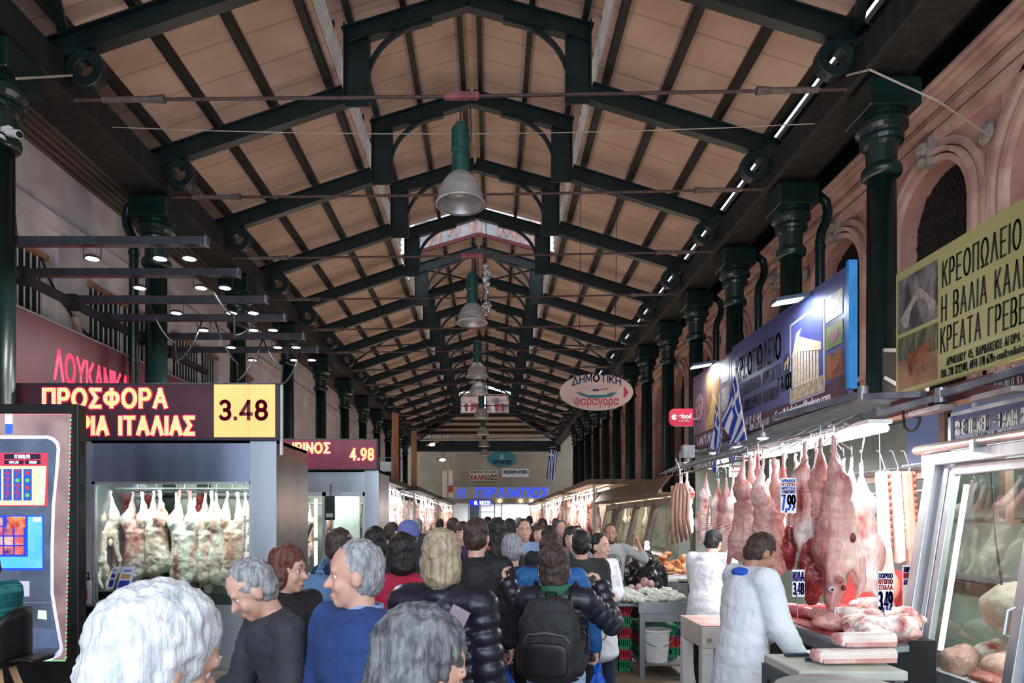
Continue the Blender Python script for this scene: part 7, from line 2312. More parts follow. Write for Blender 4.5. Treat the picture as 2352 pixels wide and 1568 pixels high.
class Figure:
    """one standing person; local frame faces +y, height given, posed by joint directions"""
    def __init__(s, height=1.7, width=1.0, lean=0, head_yaw=0, head_pitch=0, stride=(0, 0), knees=(0, 0), hips_drop=0.0,
                 arm_l=None, arm_r=None, curl=.5, seated=False):
        s.k = height / 1.71
        s.w = width
        s.lean, s.hy, s.hp = radians(lean), radians(head_yaw), radians(head_pitch)
        s.stride, s.knees = [radians(a) for a in stride], [radians(a) for a in knees]
        s.curl = curl
        down = ((.12, .05, -1), (.05, .16, -1))
        s.arm = {-1: arm_l or down, 1: arm_r or down}
        s.dz = 0
        s.leg = {}
        lo = 9
        for i, sd in enumerate((-1, 1)):
            hip = Vector((sd * .09 * s.w, 0, .935))
            a, b = s.stride[i], s.knees[i]
            kn = hip + Vector((sd * .005, sin(a), -cos(a))) * .43
            an = kn + Vector((0, sin(a - b), -cos(a - b))) * .42
            s.leg[sd] = [hip, kn, an]
            lo = min(lo, an.z)
        s.dz = .085 - lo if not seated else 0
        for sd in s.leg:
            s.leg[sd] = [v + Vector((0, 0, s.dz)) for v in s.leg[sd]]
        s.R = Matrix.Rotation(-s.lean, 3, 'X')
        s.H = Matrix.Rotation(-s.hy, 3, 'Z') @ Matrix.Rotation(-s.hp, 3, 'X')
        s.J = {}
        for sd in (-1, 1):
            u, f = s.arm[sd]
            u, f = unit((sd * u[0], u[1], u[2])), unit((sd * f[0], f[1], f[2]))
            sh = s.T((sd * .175 * s.w, -.005, 1.385))
            el = sh + u * .285
            wr = el + f * .25
            s.J[sd] = (sh, el, wr, f, u)

    def T(s, p):                       # upper body
        p = Vector(p)
        c = Vector((0, 0, .95))
        return s.R @ (p - c) + c + Vector((0, 0, s.dz))

    def HD(s, p):                      # head
        c = Vector((0, -.015, 1.46))
        return s.T(s.H @ (Vector(p) - c) + c)

    def hr(s):
        return s.R @ s.H

    def hand(s, m, sd):
        sh, el, wr, d, u = s.J[sd]
        lat = Vector((sd, 0, 0))
        n = (u.cross(d))
        n = n.normalized() if n.length > .15 else Vector((0, 1, 0)).cross(d).normalized() if abs(d.y) < .9 else Vector((1, 0, 0))
        # palm faces inward
        pn = Vector((-sd, 0, 0)) - d * (Vector((-sd, 0, 0)).dot(d))
        pn = pn.normalized() if pn.length > .2 else Vector((0, 0, -1))
        l = d.cross(pn).normalized()
        if l.y < 0 and abs(d.y) < .8:
            l = -l
        M = Matrix((l, pn, d)).transposed()
        m.ball(wr + d * .05, (.04, .017, .055), 12, 8, M)
        m.capsule(wr - d * .02, wr + d * .02, .027, .028)
        for j, (o, L) in enumerate(((.029, .07), (.010, .08), (-.010, .076), (-.029, .058))):
            b = wr + d * .09 + l * o
            c = s.curl * (.8 + .15 * j)
            d1 = (d * cos(c) + pn * sin(c)).normalized()
            d2 = (d * cos(c * 2.1) + pn * sin(c * 2.1)).normalized()
            p1 = b + d1 * L * .5
            m.capsule(b - d * .012, p1, .0098, .0092, 8)
            m.capsule(p1, p1 + d2 * L * .5, .0092, .0078, 8)
        t0 = wr + d * .03 + l * .034
        t1 = t0 + (l * .6 + d * .7 + pn * .3).normalized() * .042
        m.capsule(t0, t1, .0125, .0105, 8)
        m.capsule(t1, t1 + (l * .15 + d * .9 + pn * .4).normalized() * .034, .0105, .0085, 8)

    def body(s, voxel, hands=True):
        m = MB()
        B = m.ball
        hr = s.hr()
        B(s.HD((0, 0, 1.605)), (.076, .096, .1), 20, 14, hr)
        B(s.HD((0, .028, 1.535)), (.062, .064, .087), 16, 12, hr)
        B(s.HD((0, .062, 1.475)), (.03, .026, .024), 12, 8, hr)
        m.capsule(s.HD((0, .09, 1.578)), s.HD((0, .112, 1.54)), .010, .0145)
        m.capsule(s.HD((-.04, .082, 1.602)), s.HD((.04, .082, 1.602)), .013)
        for sd in (-1, 1):
            B(s.HD((sd * .078, -.003, 1.565)), (.012, .024, .034), 10, 8, hr)
            B(s.HD((sd * .042, .062, 1.54)), (.022, .025, .03), 10, 8, hr)
        B(s.HD((0, .087, 1.499)), (.026, .014, .014), 10, 8, hr)
        m.capsule(s.T((0, -.025, 1.36)), s.HD((0, -.012, 1.52)), .058, .054)
        B(s.T((0, 0, 1.25)), (.15 * s.w, .1, .17), 16, 12, s.R)
        B(s.T((0, .0, 1.08)), (.135 * s.w, .095, .16), 16, 12, s.R)
        B(Vector((0, 0, .95 + s.dz)), (.145 * s.w, .1, .12), 16, 12)
        for sd in (-1, 1):
            sh, el, wr, f, u = s.J[sd]
            m.capsule(s.T((sd * .05, -.01, 1.40)), sh, .05, .05)
            m.capsule(sh, el, .048, .038)
            m.capsule(el, wr, .039, .026)
            if hands:
                s.hand(m, sd)
            hip, kn, an = s.leg[sd]
            m.capsule(hip, kn, .075, .052)
            m.capsule(kn, an, .05, .034)
            B(an + Vector((0, .06, -.045)), (.038, .115, .035), 12, 8)
        return bake(m, 'body', voxel, 5 if voxel < .01 else 4, .5)

    def top(s, voxel, t=.02, hem=.9, sleeve=1.0, puffer=False, collar=True, flare=0.0, bag=0.0):
        """jacket, sweater or coat: torso and sleeves"""
        m = MB()
        w = s.w
        zs = []
        z = hem
        stepz = .062 if puffer else .035
        while z < 1.37:
            zs.append(z)
            z += stepz
        for z in zs:
            f = (z - .95) / .43
            rx = (.152 if z < 1.0 else .143 + .03 * max(0, min(1, (z - 1.05) / .2))) * w + t + max(0, (.95 - z)) * flare
            ry = (.108 if z < 1.0 else .1 + .012 * max(0, min(1, (z - 1.05) / .15))) + t + max(0, (.95 - z)) * flare * .8
            if z > 1.32:
                rx *= .82
                ry *= .9
            c = s.T((0, 0, z)) if z > .95 else Vector((0, 0, z + s.dz))
            m.ball(c, (rx, ry, .052 if puffer else .1), 18, 8, s.R if z > .95 else None)
        m.ball(s.T((0, -.005, 1.36)), (.11 * w + t, .075 + t, .07), 16, 10, s.R)
        if collar:
            m.ball(s.T((0, -.02, 1.42)), (.07 + t * .5, .072 + t * .4, .045), 14, 8, s.R)
        for sd in (-1, 1):
            sh, el, wr, f, u = s.J[sd]
            m.capsule(s.T((sd * .05, -.005, 1.385)), sh + Vector((0, 0, -.006)), .054 + t, .052 + t)
            e1 = el.lerp(wr, min(1, max(.02, sleeve * 2 - 1))) if sleeve > .5 else sh.lerp(el, sleeve * 2)
            if puffer:
                for (a, b, ra, rb) in ((sh, el, .054 + t, .046 + t), (el, e1, .046 + t, .036 + t)):
                    n = max(2, int((b - a).length / .058))
                    dd = (b - a).normalized()
                    M = dd.to_track_quat('Z', 'Y').to_matrix()
                    for i in range(n + 1):
                        r = ra + (rb - ra) * i / n
                        m.ball(a.lerp(b, i / n), (r, r, .054), 12, 8, M)
            else:
                if sleeve > .5:
                    m.capsule(sh, el, .052 + t, .044 + t)
                    m.capsule(el, e1 - f * .02, .045 + t, .032 + t * .8)
                else:
                    m.capsule(sh, e1, .052 + t, .05 + t)
        return bake(m, 'top', voxel * 1.25, 2 if puffer else 9, .5, .0 if puffer else .02, .08)

    def trousers(s, voxel, t=.016, low=1.0):
        m = MB()
        m.ball(Vector((0, 0, .955 + s.dz)), (.15 * s.w + t, .104 + t, .13), 16, 10)
        for sd in (-1, 1):
            hip, kn, an = s.leg[sd]
            m.capsule(hip, kn, .08 + t, .056 + t)
            m.capsule(kn, kn.lerp(an, low * .93), .056 + t, .042 + t)
        return bake(m, 'trousers', voxel * 1.3, 5, .5, .01, .08)

    def shoe(s, sd, voxel):
        hip, kn, an = s.leg[sd]
        m = MB()
        m.ball(an + Vector((0, .065, -.042)), (.046, .135, .042), 14, 10)
        m.ball(an + Vector((0, .0, -.01)), (.044, .055, .055), 14, 10)
        me = bake(m, 'shoe', .012, 3, .5)
        z0 = an.z - .082
        for v in me.vertices:
            v.co.z = max(v.co.z, z0)
        return me

    def hair(s, style, voxel):
        m = MB()
        hr = s.hr()
        B = lambda c, r: m.ball(s.HD(c), r, 18, 12, hr)
        B((0, -.016, 1.616), (.084, .099, .1))
        B((0, -.04, 1.57), (.082, .07, .085))
        if style in ('bob', 'long', 'full'):
            B((0, -.05, 1.52), (.082, .062, .08))
            for sd in (-1, 1):
                B((sd * .066, -.022, 1.55), (.03, .055, .08))
            B((0, -.012, 1.63), (.09, .104, .1))
        if style == 'long':
            B((0, -.07, 1.42), (.085, .05, .12))
            B((0, -.085, 1.32), (.07, .04, .1))
        if style == 'full':
            B((0, -.03, 1.61), (.1, .112, .108))
            B((0, -.06, 1.55), (.094, .07, .09))
        if style == 'bun':
            B((0, -.11, 1.66), (.045, .045, .045))
        return bake(m, 'hair', max(.008, voxel), 4, .5, .022, .03)


def person(label, x, y, heading, fig, top, trousers, hairc, style='short', skin=SKIN, shoes=None, voxel=.009, top_kw=None, face=True, hands=True, name='person', z=0.0, top_name='jacket'):
    root = thing(name, label, 'person', (x, y, z), -radians(heading))
    root.scale = (fig.k,) * 3
    obj('body', fig.body(voxel, hands), skin, root)
    obj(top_name, fig.top(voxel, **(top_kw or {})), top, root)
    if trousers:
        obj('trousers', fig.trousers(voxel), trousers, root)
    sm = shoes or BLACK
    for sd in (-1, 1):
        obj('shoe', fig.shoe(sd, voxel), sm, root)
    if style != 'bald':
        obj('hair', fig.hair(style, voxel), hairc, root)
    if face:
        for sd in (-1, 1):
            mb = MB(); mb.ball(fig.HD((sd * .031, .0722, 1.577)), .0128, 12, 8); e = mb.build('eye', EYEW, root, local=True, smooth=True)
            mb = MB(); mb.ball(fig.HD((sd * .031, .0802, 1.577)), .0064, 10, 6); mb.build('iris', EYEI, e, local=True, smooth=True)
            mb = MB(); mb.tube([fig.HD((sd * .016, .0932, 1.606)), fig.HD((sd * .032, .0912, 1.612)), fig.HD((sd * .05, .078, 1.606))], [.003, .004, .002], 6); mb.build('eyebrow', hairc, root, local=True)
        mb = MB(); mb.tube([fig.HD((-.024, .089, 1.4985)), fig.HD((0, .0985, 1.5005)), fig.HD((.024, .089, 1.4985))], [.002, .0065, .002], 8); mb.build('lips', LIPS, root, local=True, smooth=True)
    return root


def hand_world(root, fig, sd, k=.09):
    sh, el, wr, f, u = fig.J[sd]
    return root.matrix_world @ (wr + f * k) if False else (Matrix.Translation(root.location) @ Matrix.Rotation(root.rotation_euler[2], 4, 'Z') @ Matrix.Diagonal((fig.k, fig.k, fig.k, 1)) @ (wr + f * k).to_4d()).to_3d()


WHITE_HAIR = hair_mat('white_hair', (190, 196, 200), (232, 236, 238))
GREY_HAIR = hair_mat('grey_hair', (120, 122, 126), (176, 178, 182))
DGREY_HAIR = hair_mat('dark_grey_hair', (66, 68, 72), (128, 130, 134))
BLACK_HAIR = hair_mat('black_hair', (20, 17, 17), (40, 34, 33))
BROWN_HAIR = hair_mat('brown_hair', (44, 32, 28), (78, 58, 50))
RED_HAIR = hair_mat('auburn_hair', (78, 42, 34), (118, 66, 52))
BLOND_HAIR = hair_mat('ash_blond_hair', (140, 124, 100), (188, 172, 144))
NAVYC = cloth('navy_wool', (22, 34, 72), (30, 46, 92))
BLUEC = cloth('mid_blue_knit', (34, 58, 112), (46, 74, 132))
CHAR = cloth('charcoal_knit', (44, 46, 54), (60, 62, 70))
BLK = cloth('black_coat_cloth', (22, 23, 28), (36, 37, 42), .7)
PUFF = cloth('glossy_black_puffer', (24, 26, 36), (38, 40, 54), .32, .2)
REDC = cloth('crimson_coat', (164, 26, 60), (186, 40, 74))
PURC = cloth('dark_purple_coat', (52, 34, 76), (66, 46, 92))
OLIVE = cloth('dark_olive_jacket', (44, 46, 44), (60, 62, 58))
LABC = cloth('white_lab_coat', (222, 226, 234), (236, 238, 242), .75, .3, 8)
LBLUE = cloth('light_blue_shirt', (134, 158, 196), (156, 178, 212))
DENIM = cloth('dark_denim', (30, 40, 68), (48, 60, 90))
PALEJ = cloth('pale_blue_jeans', (150, 174, 204), (176, 196, 220))
GREYT = cloth('light_grey_tshirt', (152, 152, 150), (170, 170, 168))
TROU = cloth('dark_trousers', (30, 30, 36), (44, 44, 50))
BRIGHTB = cloth('strong_blue_jacket', (26, 86, 148), (36, 104, 168), .6)
GREYC = cloth('grey_wool_coat', (112, 112, 118), (136, 136, 142))

# 1 white-haired man, close to the camera
fg = Figure(1.65, 1.0, 6, -14, 14, (12, -12), (4, 10))
person('elderly man with white hair in a light blue shirt, very close to the camera', -.66, 1.16, 62, fg, LBLUE, TROU, WHITE_HAIR, 'full', voxel=.0075, top_name='shirt')
# 2 grey-haired woman
fg = Figure(1.585, .92, 4, 0, 10, (10, -10), (4, 8))
r = person('woman with dark grey hair and a pale blue face mask, nearest the bottom edge', -.2, 1.32, 74, fg, BLK, TROU, DGREY_HAIR, 'bob', voxel=.0075)
m = MB(); m.ball(fig_c := fg.HD((0, .062, 1.505)), (.058, .05, .05), 16, 10, fg.hr()); m.build('face_mask', cloth('pale_blue_mask', (186, 206, 226), (200, 216, 232), .9, .1), r, local=True, smooth=True)
# 3 man in the charcoal sweater
fg = Figure(1.66, 1.08, 20, 10, 12, (16, -12), (6, 14), arm_r=((.15, .25, -1), (-.05, .8, -.35)), arm_l=((.15, .05, -1), (.0, .35, -.9)))
person('stooping grey haired man in a charcoal sweater beside the auburn woman', -.81, 2.98, -128, fg, CHAR, TROU, GREY_HAIR, 'short', skin=SKIN, voxel=.0085, top_name='sweater')
# 4 auburn woman
fg = Figure(1.61, .95, 0, -28, 2, (6, -6), (2, 6))
person('woman with short auburn hair in a black buttoned jacket, looking right', -1.08, 3.6, 128, fg, BLK, TROU, RED_HAIR, 'bob', voxel=.0085, top_kw=dict(t=.026, hem=.75))
# 5 young man with the light blue backpack
fg = Figure(1.7, 1.0, 3, 20, 0, (12, -10), (4, 10))
person('young man with cropped dark hair in a navy jacket, wearing the light blue backpack', -1.06, 4.7, 32, fg, NAVYC, DENIM, BROWN_HAIR, 'short', voxel=.009, top_kw=dict(t=.024))
# 6 man in the blue sweater
fg = Figure(1.68, 1.12, 2, 40, 0, (10, -8), (4, 8))
r = person('grey haired man in a mid blue sweater, head turned to the left', -.49, 2.58, -140, fg, BLUEC, TROU, GREY_HAIR, 'short', voxel=.008, top_kw=dict(t=.026), top_name='sweater')
m = MB(); m.lathe([(.066, 1.415), (.074, 1.44), (.07, 1.455), (.062, 1.45)], (0, -.018, 0), 20, cap=False); m.build('shirt_collar', LBLUE, r, local=True, smooth=True, solid=.006)
# 7, 7b
fg = Figure(1.68, .95, 0, 0, 0)
person('person with dark hair in a dark purple coat, behind the older man in blue', -.93, 5.5, 5, fg, PURC, TROU, BLACK_HAIR, 'bob', voxel=.011, face=False)
fg = Figure(1.73, 1.0, 0, 0, 0)
r = person('person in a periwinkle knitted hat behind the crimson coat', -.76, 6.3, 10, fg, CHAR, TROU, BLACK_HAIR, 'short', voxel=.011, face=False)
m = MB(); m.ball(fg.HD((0, -.014, 1.63)), (.095, .11, .098), 18, 12); m.lathe([(.09, 1.57), (.1, 1.58), (.1, 1.61), (.09, 1.62)], fg.HD((0, -.014, 0)) - Vector((0, 0, fg.dz)), 18); m.build('knitted_hat', cloth('periwinkle_knit', (96, 104, 168), (116, 124, 188)), r, local=True, smooth=True)
# 8 crimson coat
fg = Figure(1.66, .98, 0, -15, 0, (8, -8), (4, 6))
r = person('woman with dark hair in a crimson coat with a thin black strap across her back', -.55, 4.25, 14, fg, REDC, TROU, BLACK_HAIR, 'bob', voxel=.009, top_kw=dict(t=.03, hem=.7))
m = MB(); m.tube([(-.12, -.145, 1.0), (.02, -.15, 1.2), (.13, -.1, 1.4), (.12, .02, 1.43)], .009, 8); m.build('shoulder_strap', BLACK, r, local=True)
# 9 blond puffer
fg = Figure(1.7, 1.05, 0, -12, 0, (8, -8), (4, 6))
r = person('woman with ash blond bobbed hair in a glossy black quilted coat, back to the camera', -.22, 3.1, 22, fg, PUFF, TROU, BLOND_HAIR, 'bob', voxel=.0085, top_kw=dict(t=.04, hem=.66, puffer=True))
m = MB()
pts = [(.17, -.16, 1.38), (.1, -.185, 1.22), (.02, -.19, 1.05), (-.08, -.19, .85)]
for p, q in zip(pts, pts[1:]):
    m.beam(p, q, .085, .012, (0, 1, 0))
m.build('wide_bag_strap', cloth('dusty_mauve_strap', (142, 122, 136), (160, 140, 152)), r, local=True)
# 10 dark jacket behind her
fg = Figure(1.77, 1.02, 0, 10, 0, (10, -6), (3, 6))
person('tall person in a plain dark jacket just right of the ash blond woman', -.1, 4.7, 8, fg, BLK, TROU, BROWN_HAIR, 'short', voxel=.011, face=False, top_kw=dict(t=.026))
# 11 long black hair
fg = Figure(1.75, .95, 0, 0, 0)
r = person('tall woman with long black hair and an orange red scarf, past the ash blond woman', .05, 6.1, -10, fg, BLK, TROU, BLACK_HAIR, 'long', voxel=.011, face=False, top_kw=dict(t=.028, hem=.72))
m = MB(); m.ball((0, -.01, 1.44), (.1, .1, .055), 16, 10); m.capsule((.08, -.08, 1.42), (.1, -.11, 1.2), .035, .045); m.build('scarf', cloth('orange_red_scarf', (196, 66, 48), (214, 84, 62)), r, local=True, smooth=True)
# 12 navy coat with the pale bag
fg = Figure(1.66, 1.0, 0, 5, 0, (14, -12), (4, 12), arm_l=((.2, .0, -1), (.12, .12, -1)))
r12 = person('grey haired man in a navy coat holding the pale blue bag low at his left', .16, 5.25, 3, fg, NAVYC, TROU, GREY_HAIR, 'short', voxel=.0095, face=False, top_kw=dict(t=.026, hem=.78))
f12 = fg
# 13 bright blue jacket
fg = Figure(1.66, 1.08, 0, 0, 0, (6, -6), (2, 4), arm_l=((.34, .05, -1), (.16, .1, -1)), arm_r=((.34, .05, -1), (.16, .1, -1)), curl=1.0)
r13 = person('person in a strong blue jacket holding a full blue bag in each hand', .415, 4.75, 4, fg, BRIGHTB, DENIM, BROWN_HAIR, 'short', voxel=.009, face=False, top_kw=dict(t=.03, hem=.84))
f13 = fg
# 14 woman with the black backpack
fg = Figure(1.6, 1.0, 0, 22, -6, (3, -3), (2, 2), arm_r=((.5, .55, -.55), (-.35, .35, .9)), arm_l=((.25, .75, -.5), (.5, .3, .8)), curl=.9)
r = person('woman in a black quilted jacket raising a phone, wearing the black backpack', .37, 3.9, 16, fg, PUFF, PALEJ, BROWN_HAIR, 'bob', voxel=.008, top_kw=dict(t=.032, hem=.86, puffer=True, collar=False))
m = MB(); m.lathe([(.07, 1.40), (.088, 1.42), (.092, 1.45), (.084, 1.48), (.066, 1.47)], (0, -.018, fg.dz), 20, cap=False); m.build('scarf', cloth('green_scarf', (34, 92, 66), (50, 112, 84)), r, local=True, smooth=True, solid=.008)
ph = (hand_world(r, fg, 1, .1) + hand_world(r, fg, -1, .1)) / 2 + Vector((.01, .02, .01))
r14, f14 = r, fg
t = thing('phone', 'dark phone held up in both hands by the woman with the black backpack', 'phone', ph, radians(-16))
m = MB(); m.box(-.075, .075, -.005, .005, -.038, .038); m.build('phone_body', BLACK, t, local=True, bev=.003)
m = MB(); m.box(-.07, .07, -.0062, -.005, -.034, .034); m.build('phone_screen', emat('dim_phone_screen', (120, 130, 140), .5), t, local=True)
# 15 olive jacket
fg = Figure(1.66, 1.0, 0, 0, 0, (6, -6), (2, 4))
person('person in a dark olive jacket between the camera woman and the girl in white', .78, 5.9, 6, fg, OLIVE, TROU, BLACK_HAIR, 'short', voxel=.011, face=False, top_kw=dict(t=.03, hem=.7))
# 16 woman in the white coat
fg = Figure(1.62, .95, 0, -20, 0, (5, -5), (2, 4), arm_r=((.2, .0, -1), (.05, .3, -1)), arm_l=((.2, .1, -1), (-.6, .6, -.1)))
r = person('woman with tied black hair in a long white coat and one dark glove', 1.02, 6.45, 150, fg, LABC, DENIM, BLACK_HAIR, 'bun', voxel=.0095, top_kw=dict(t=.024, hem=.52, flare=.12), top_name='white_coat')
GLOVE = mat('dark_rubber_glove', (30, 34, 40), (44, 50, 58), .4)


def glove(root, fig, sd):
    m = MB(); fig.hand(m, sd)
    sh, el, wr, f, u = fig.J[sd]
    m.capsule(el.lerp(wr, .75), wr, .036, .03)
    me = bake(m, 'glove', .006, 1, .4)
    for v in me.vertices:
        v.co += v.normal * .004
    return obj('glove', me, GLOVE, root)


glove(r, fg, 1)
# 17 man in the printed shirt
fg = Figure(1.69, 1.06, 0, 8, 0, (2, -2), (0, 0), arm_l=((1.0, .35, -.55), (-.42, .1, 1.0)), arm_r=((.15, .0, -1), (.0, .25, -1)), curl=.25)
r = person('bearded man in a light grey printed shirt raising one hand beside his head', 1.55, 8.85, 178, fg, GREYT, DENIM, BROWN_HAIR, 'short', skin=SKIN2, shoes=mat('white_trainers', (214, 210, 200), (226, 222, 214), .6), voxel=.0095, top_kw=dict(t=.02, hem=.88, sleeve=.72), top_name='printed_shirt')
m = MB(); m.ball(fg.HD((0, .05, 1.475)), (.056, .05, .036), 14, 10, fg.hr()); m.capsule(fg.HD((-.062, .03, 1.54)), fg.HD((-.045, .055, 1.48)), .016); m.capsule(fg.HD((.062, .03, 1.54)), fg.HD((.045, .055, 1.48)), .016)
obj('beard', bake(m, 'beard', .008, 3, .5), BROWN_HAIR, r)
PRT = mat('dark_shirt_print', (60, 64, 70), None, .8)
m = MB()
cy_, cz_ = .152, 1.2
for k in range(32):
    a, b = 2 * pi * k / 32, 2 * pi * (k + 1) / 32
    m.beam((.11 * cos(a), cy_ - .25 * (.11 * cos(a)) ** 2 * 4, cz_ + .12 * sin(a)), (.11 * cos(b), cy_ - .25 * (.11 * cos(b)) ** 2 * 4, cz_ + .12 * sin(b)), .006, .012, (0, 1, 0))
m.build('shirt_ring', PRT, r, local=True)
def shirt_text(s_, z, h, w):
    o = text_mb(s_, (0, .156, z), (-1, 0, 0), U, h, width=w, bold=.2, align='c', depth=.008).build('shirt_lettering', PRT, r, local=True)
shirt_text('NY', 1.255, .035, .06); shirt_text('NEW YORK', 1.19, .032, .18); shirt_text('SOULLESS', 1.15, .02, .11); shirt_text('VALLEY', 1.115, .02, .08)
# 18 bending butcher from behind
fg = Figure(1.66, 1.1, 14, 0, 10, (6, -6), (3, 5), arm_l=((.2, .5, -.8), (.0, .9, -.4)), arm_r=((.2, .5, -.8), (.0, .9, -.4)))
r = person('butcher in a white coat and dark knitted cap leaning over the far counter', 2.2, 6.98, 42, fg, LABC, TROU, BLACK_HAIR, 'short', voxel=.0095, face=False, top_kw=dict(t=.035, hem=.6, flare=.1), top_name='white_coat')
m = MB(); m.ball(fg.HD((0, -.014, 1.635)), (.09, .105, .088), 18, 12, fg.hr()); m.build('knitted_cap', BLK, r, local=True, smooth=True)
# 19 near butcher
fg = Figure(1.70, 1.08, 9, 0, 22, (10, -8), (6, 8), arm_r=((.2, .2, -1), (.05, .5, -.85)), arm_l=((.15, .35, -.9), (-.1, .75, -.6)), curl=.7)
r = person('butcher in a long white lab coat with a blue collar at the cutting table', 1.62, 4.42, 80, fg, LABC, LABC, BROWN_HAIR, 'short', skin=SKIN2, voxel=.0085, top_kw=dict(t=.038, hem=.5, flare=.14), top_name='white_coat')
m = MB(); m.ball(fg.T((0, -.02, 1.415)), (.112, .11, .042), 18, 10, fg.R); m.build('blue_collar', cloth('bright_blue_collar', (34, 84, 196), (48, 98, 212)), r, local=True, smooth=True)
glove(r, fg, 1); glove(r, fg, -1)
# 20 seated person at the left edge
fg = Figure(1.72, 1.05, 4, 0, 8, (82, 82), (82, 82), seated=True, arm_l=((.2, .35, -.9), (-.3, .9, .1)), arm_r=((.2, .35, -.9), (-.2, .9, .0)))
cx_, cy_ = -3.99, 5.45
person('person in a teal striped polo shirt seated on the black chair at the left edge', cx_, cy_, -70, fg, mat('teal_striped_polo', (22, 112, 116), (60, 150, 150), .8, scale=2.4, stretch=(.3, .3, 14), lo=.5, hi=.56, bump=.1), TROU, BROWN_HAIR, 'short', voxel=.009, z=-.22, top_kw=dict(t=.03, hem=.9, sleeve=.42), top_name='polo_shirt')
t = thing('shell_chair', 'black shell chair with splayed pale wooden legs in front of the slot machine screen', 'chair', (cx_ + .02, cy_ - .02, 0))
WOODL = mat('pale_beech', (186, 150, 106), (208, 174, 128), .5, scale=4, stretch=(1, 1, .2))
m = MB(); m.lathe([(.0, .58), (.2, .585), (.25, .61), (.25, .63), (.0, .62)], (cx_ + .02, cy_ - .02, 0), 28, cap=False); m.build('seat', BLACK, t, smooth=True)
m = MB(); m.grid(lambda u, v: Vector((cx_ + .02 + .27 * cos(radians(-75 + 150 * u)), cy_ - .02 + .27 * sin(radians(-75 + 150 * u)), .62 + v * (.44 - .25 * abs(u - .5) ** 2 * 4))), 20, 6); m.build('backrest', BLACK, t, smooth=True, solid=.03)
for a in (35, 145, 215, 325):
    m = MB(); m.beam((cx_ + .02 + .12 * cos(radians(a)), cy_ - .02 + .12 * sin(radians(a)), .59), (cx_ + .02 + .32 * cos(radians(a)), cy_ - .02 + .32 * sin(radians(a)), 0), .035, .05); m.build('leg', WOODL, t)
m = MB(); m.grid(lambda u, v: Vector((cx_ + .27 + .2 * u, cy_ - .2 + .26 * v, .66 + .02 * sin(u * 3))), 6, 6); m.build('arm_pad', BLACK, t, smooth=True, solid=.03)

# ---- bags
BAGB = mat('blue_plastic_bag', (16, 84, 196), (28, 108, 222), .3, scale=14, stretch=(4, 4, .5), bump=.8)
BAGL = mat('pale_blue_plastic_bag', (66, 140, 196), (110, 176, 220), .3, scale=14, stretch=(4, 4, .5), bump=.8)
def plastic_bag(lab, top, m_, h=.42, w=.15, seed=0):
    t = thing('plastic_bag', lab, 'bag', top, group='plastic bags in hands')
    random.seed(seed)
    ph = [random.uniform(0, 6) for _ in range(4)]
    n = 40
    mb = MB()
    prof = [(.006, -.02), (.02, -.06), (.05, -.14), (.085, -.2), (.12, -.27), (w, -.36), (w, -h + .05), (w * .85, -h + .01), (w * .4, -h), (.0, -h)]
    vs_, fs = [], []
    for i, (r, z) in enumerate(prof):
        for k in range(n):
            a = 2 * pi * k / n
            f = 1 + .13 * sin(7 * a + ph[0]) + .08 * sin(11 * a + ph[1] + z * 9) + .05 * sin(3 * a + ph[2])
            vs_.append((r * f * cos(a) * 1.05, r * f * sin(a) * .8, z + .008 * sin(5 * a + ph[3])))
    for i in range(len(prof) - 1):
        for k in range(n):
            k2 = (k + 1) % n
            fs.append((i * n + k, i * n + k2, (i + 1) * n + k2, (i + 1) * n + k))
    mb.add(vs_, fs)
    mb.build('bag_body', m_, t, local=True, smooth=True)
    mb = MB()
    for s_ in (-1, 1):
        mb.tube([(s_ * .012, 0, -.07), (s_ * .02, .01 * s_, -.02), (s_ * .008, .012 * s_, .02), (0, .008 * s_, .03)], [.016, .012, .01, .008], 8)
    mb.build('bag_handle', m_, t, local=True, smooth=True)
    return t


plastic_bag('pale blue plastic bag hanging from the hand of the man in the navy coat', hand_world(r12, f12, -1, .1), BAGL, .46, .12, 1)
plastic_bag('full blue plastic bag in the left hand of the person in the strong blue jacket', hand_world(r13, f13, -1, .1), BAGB, .46, .15, 2)
plastic_bag('full blue plastic bag in the right hand of the person in the strong blue jacket', hand_world(r13, f13, 1, .1), BAGB, .46, .14, 3)

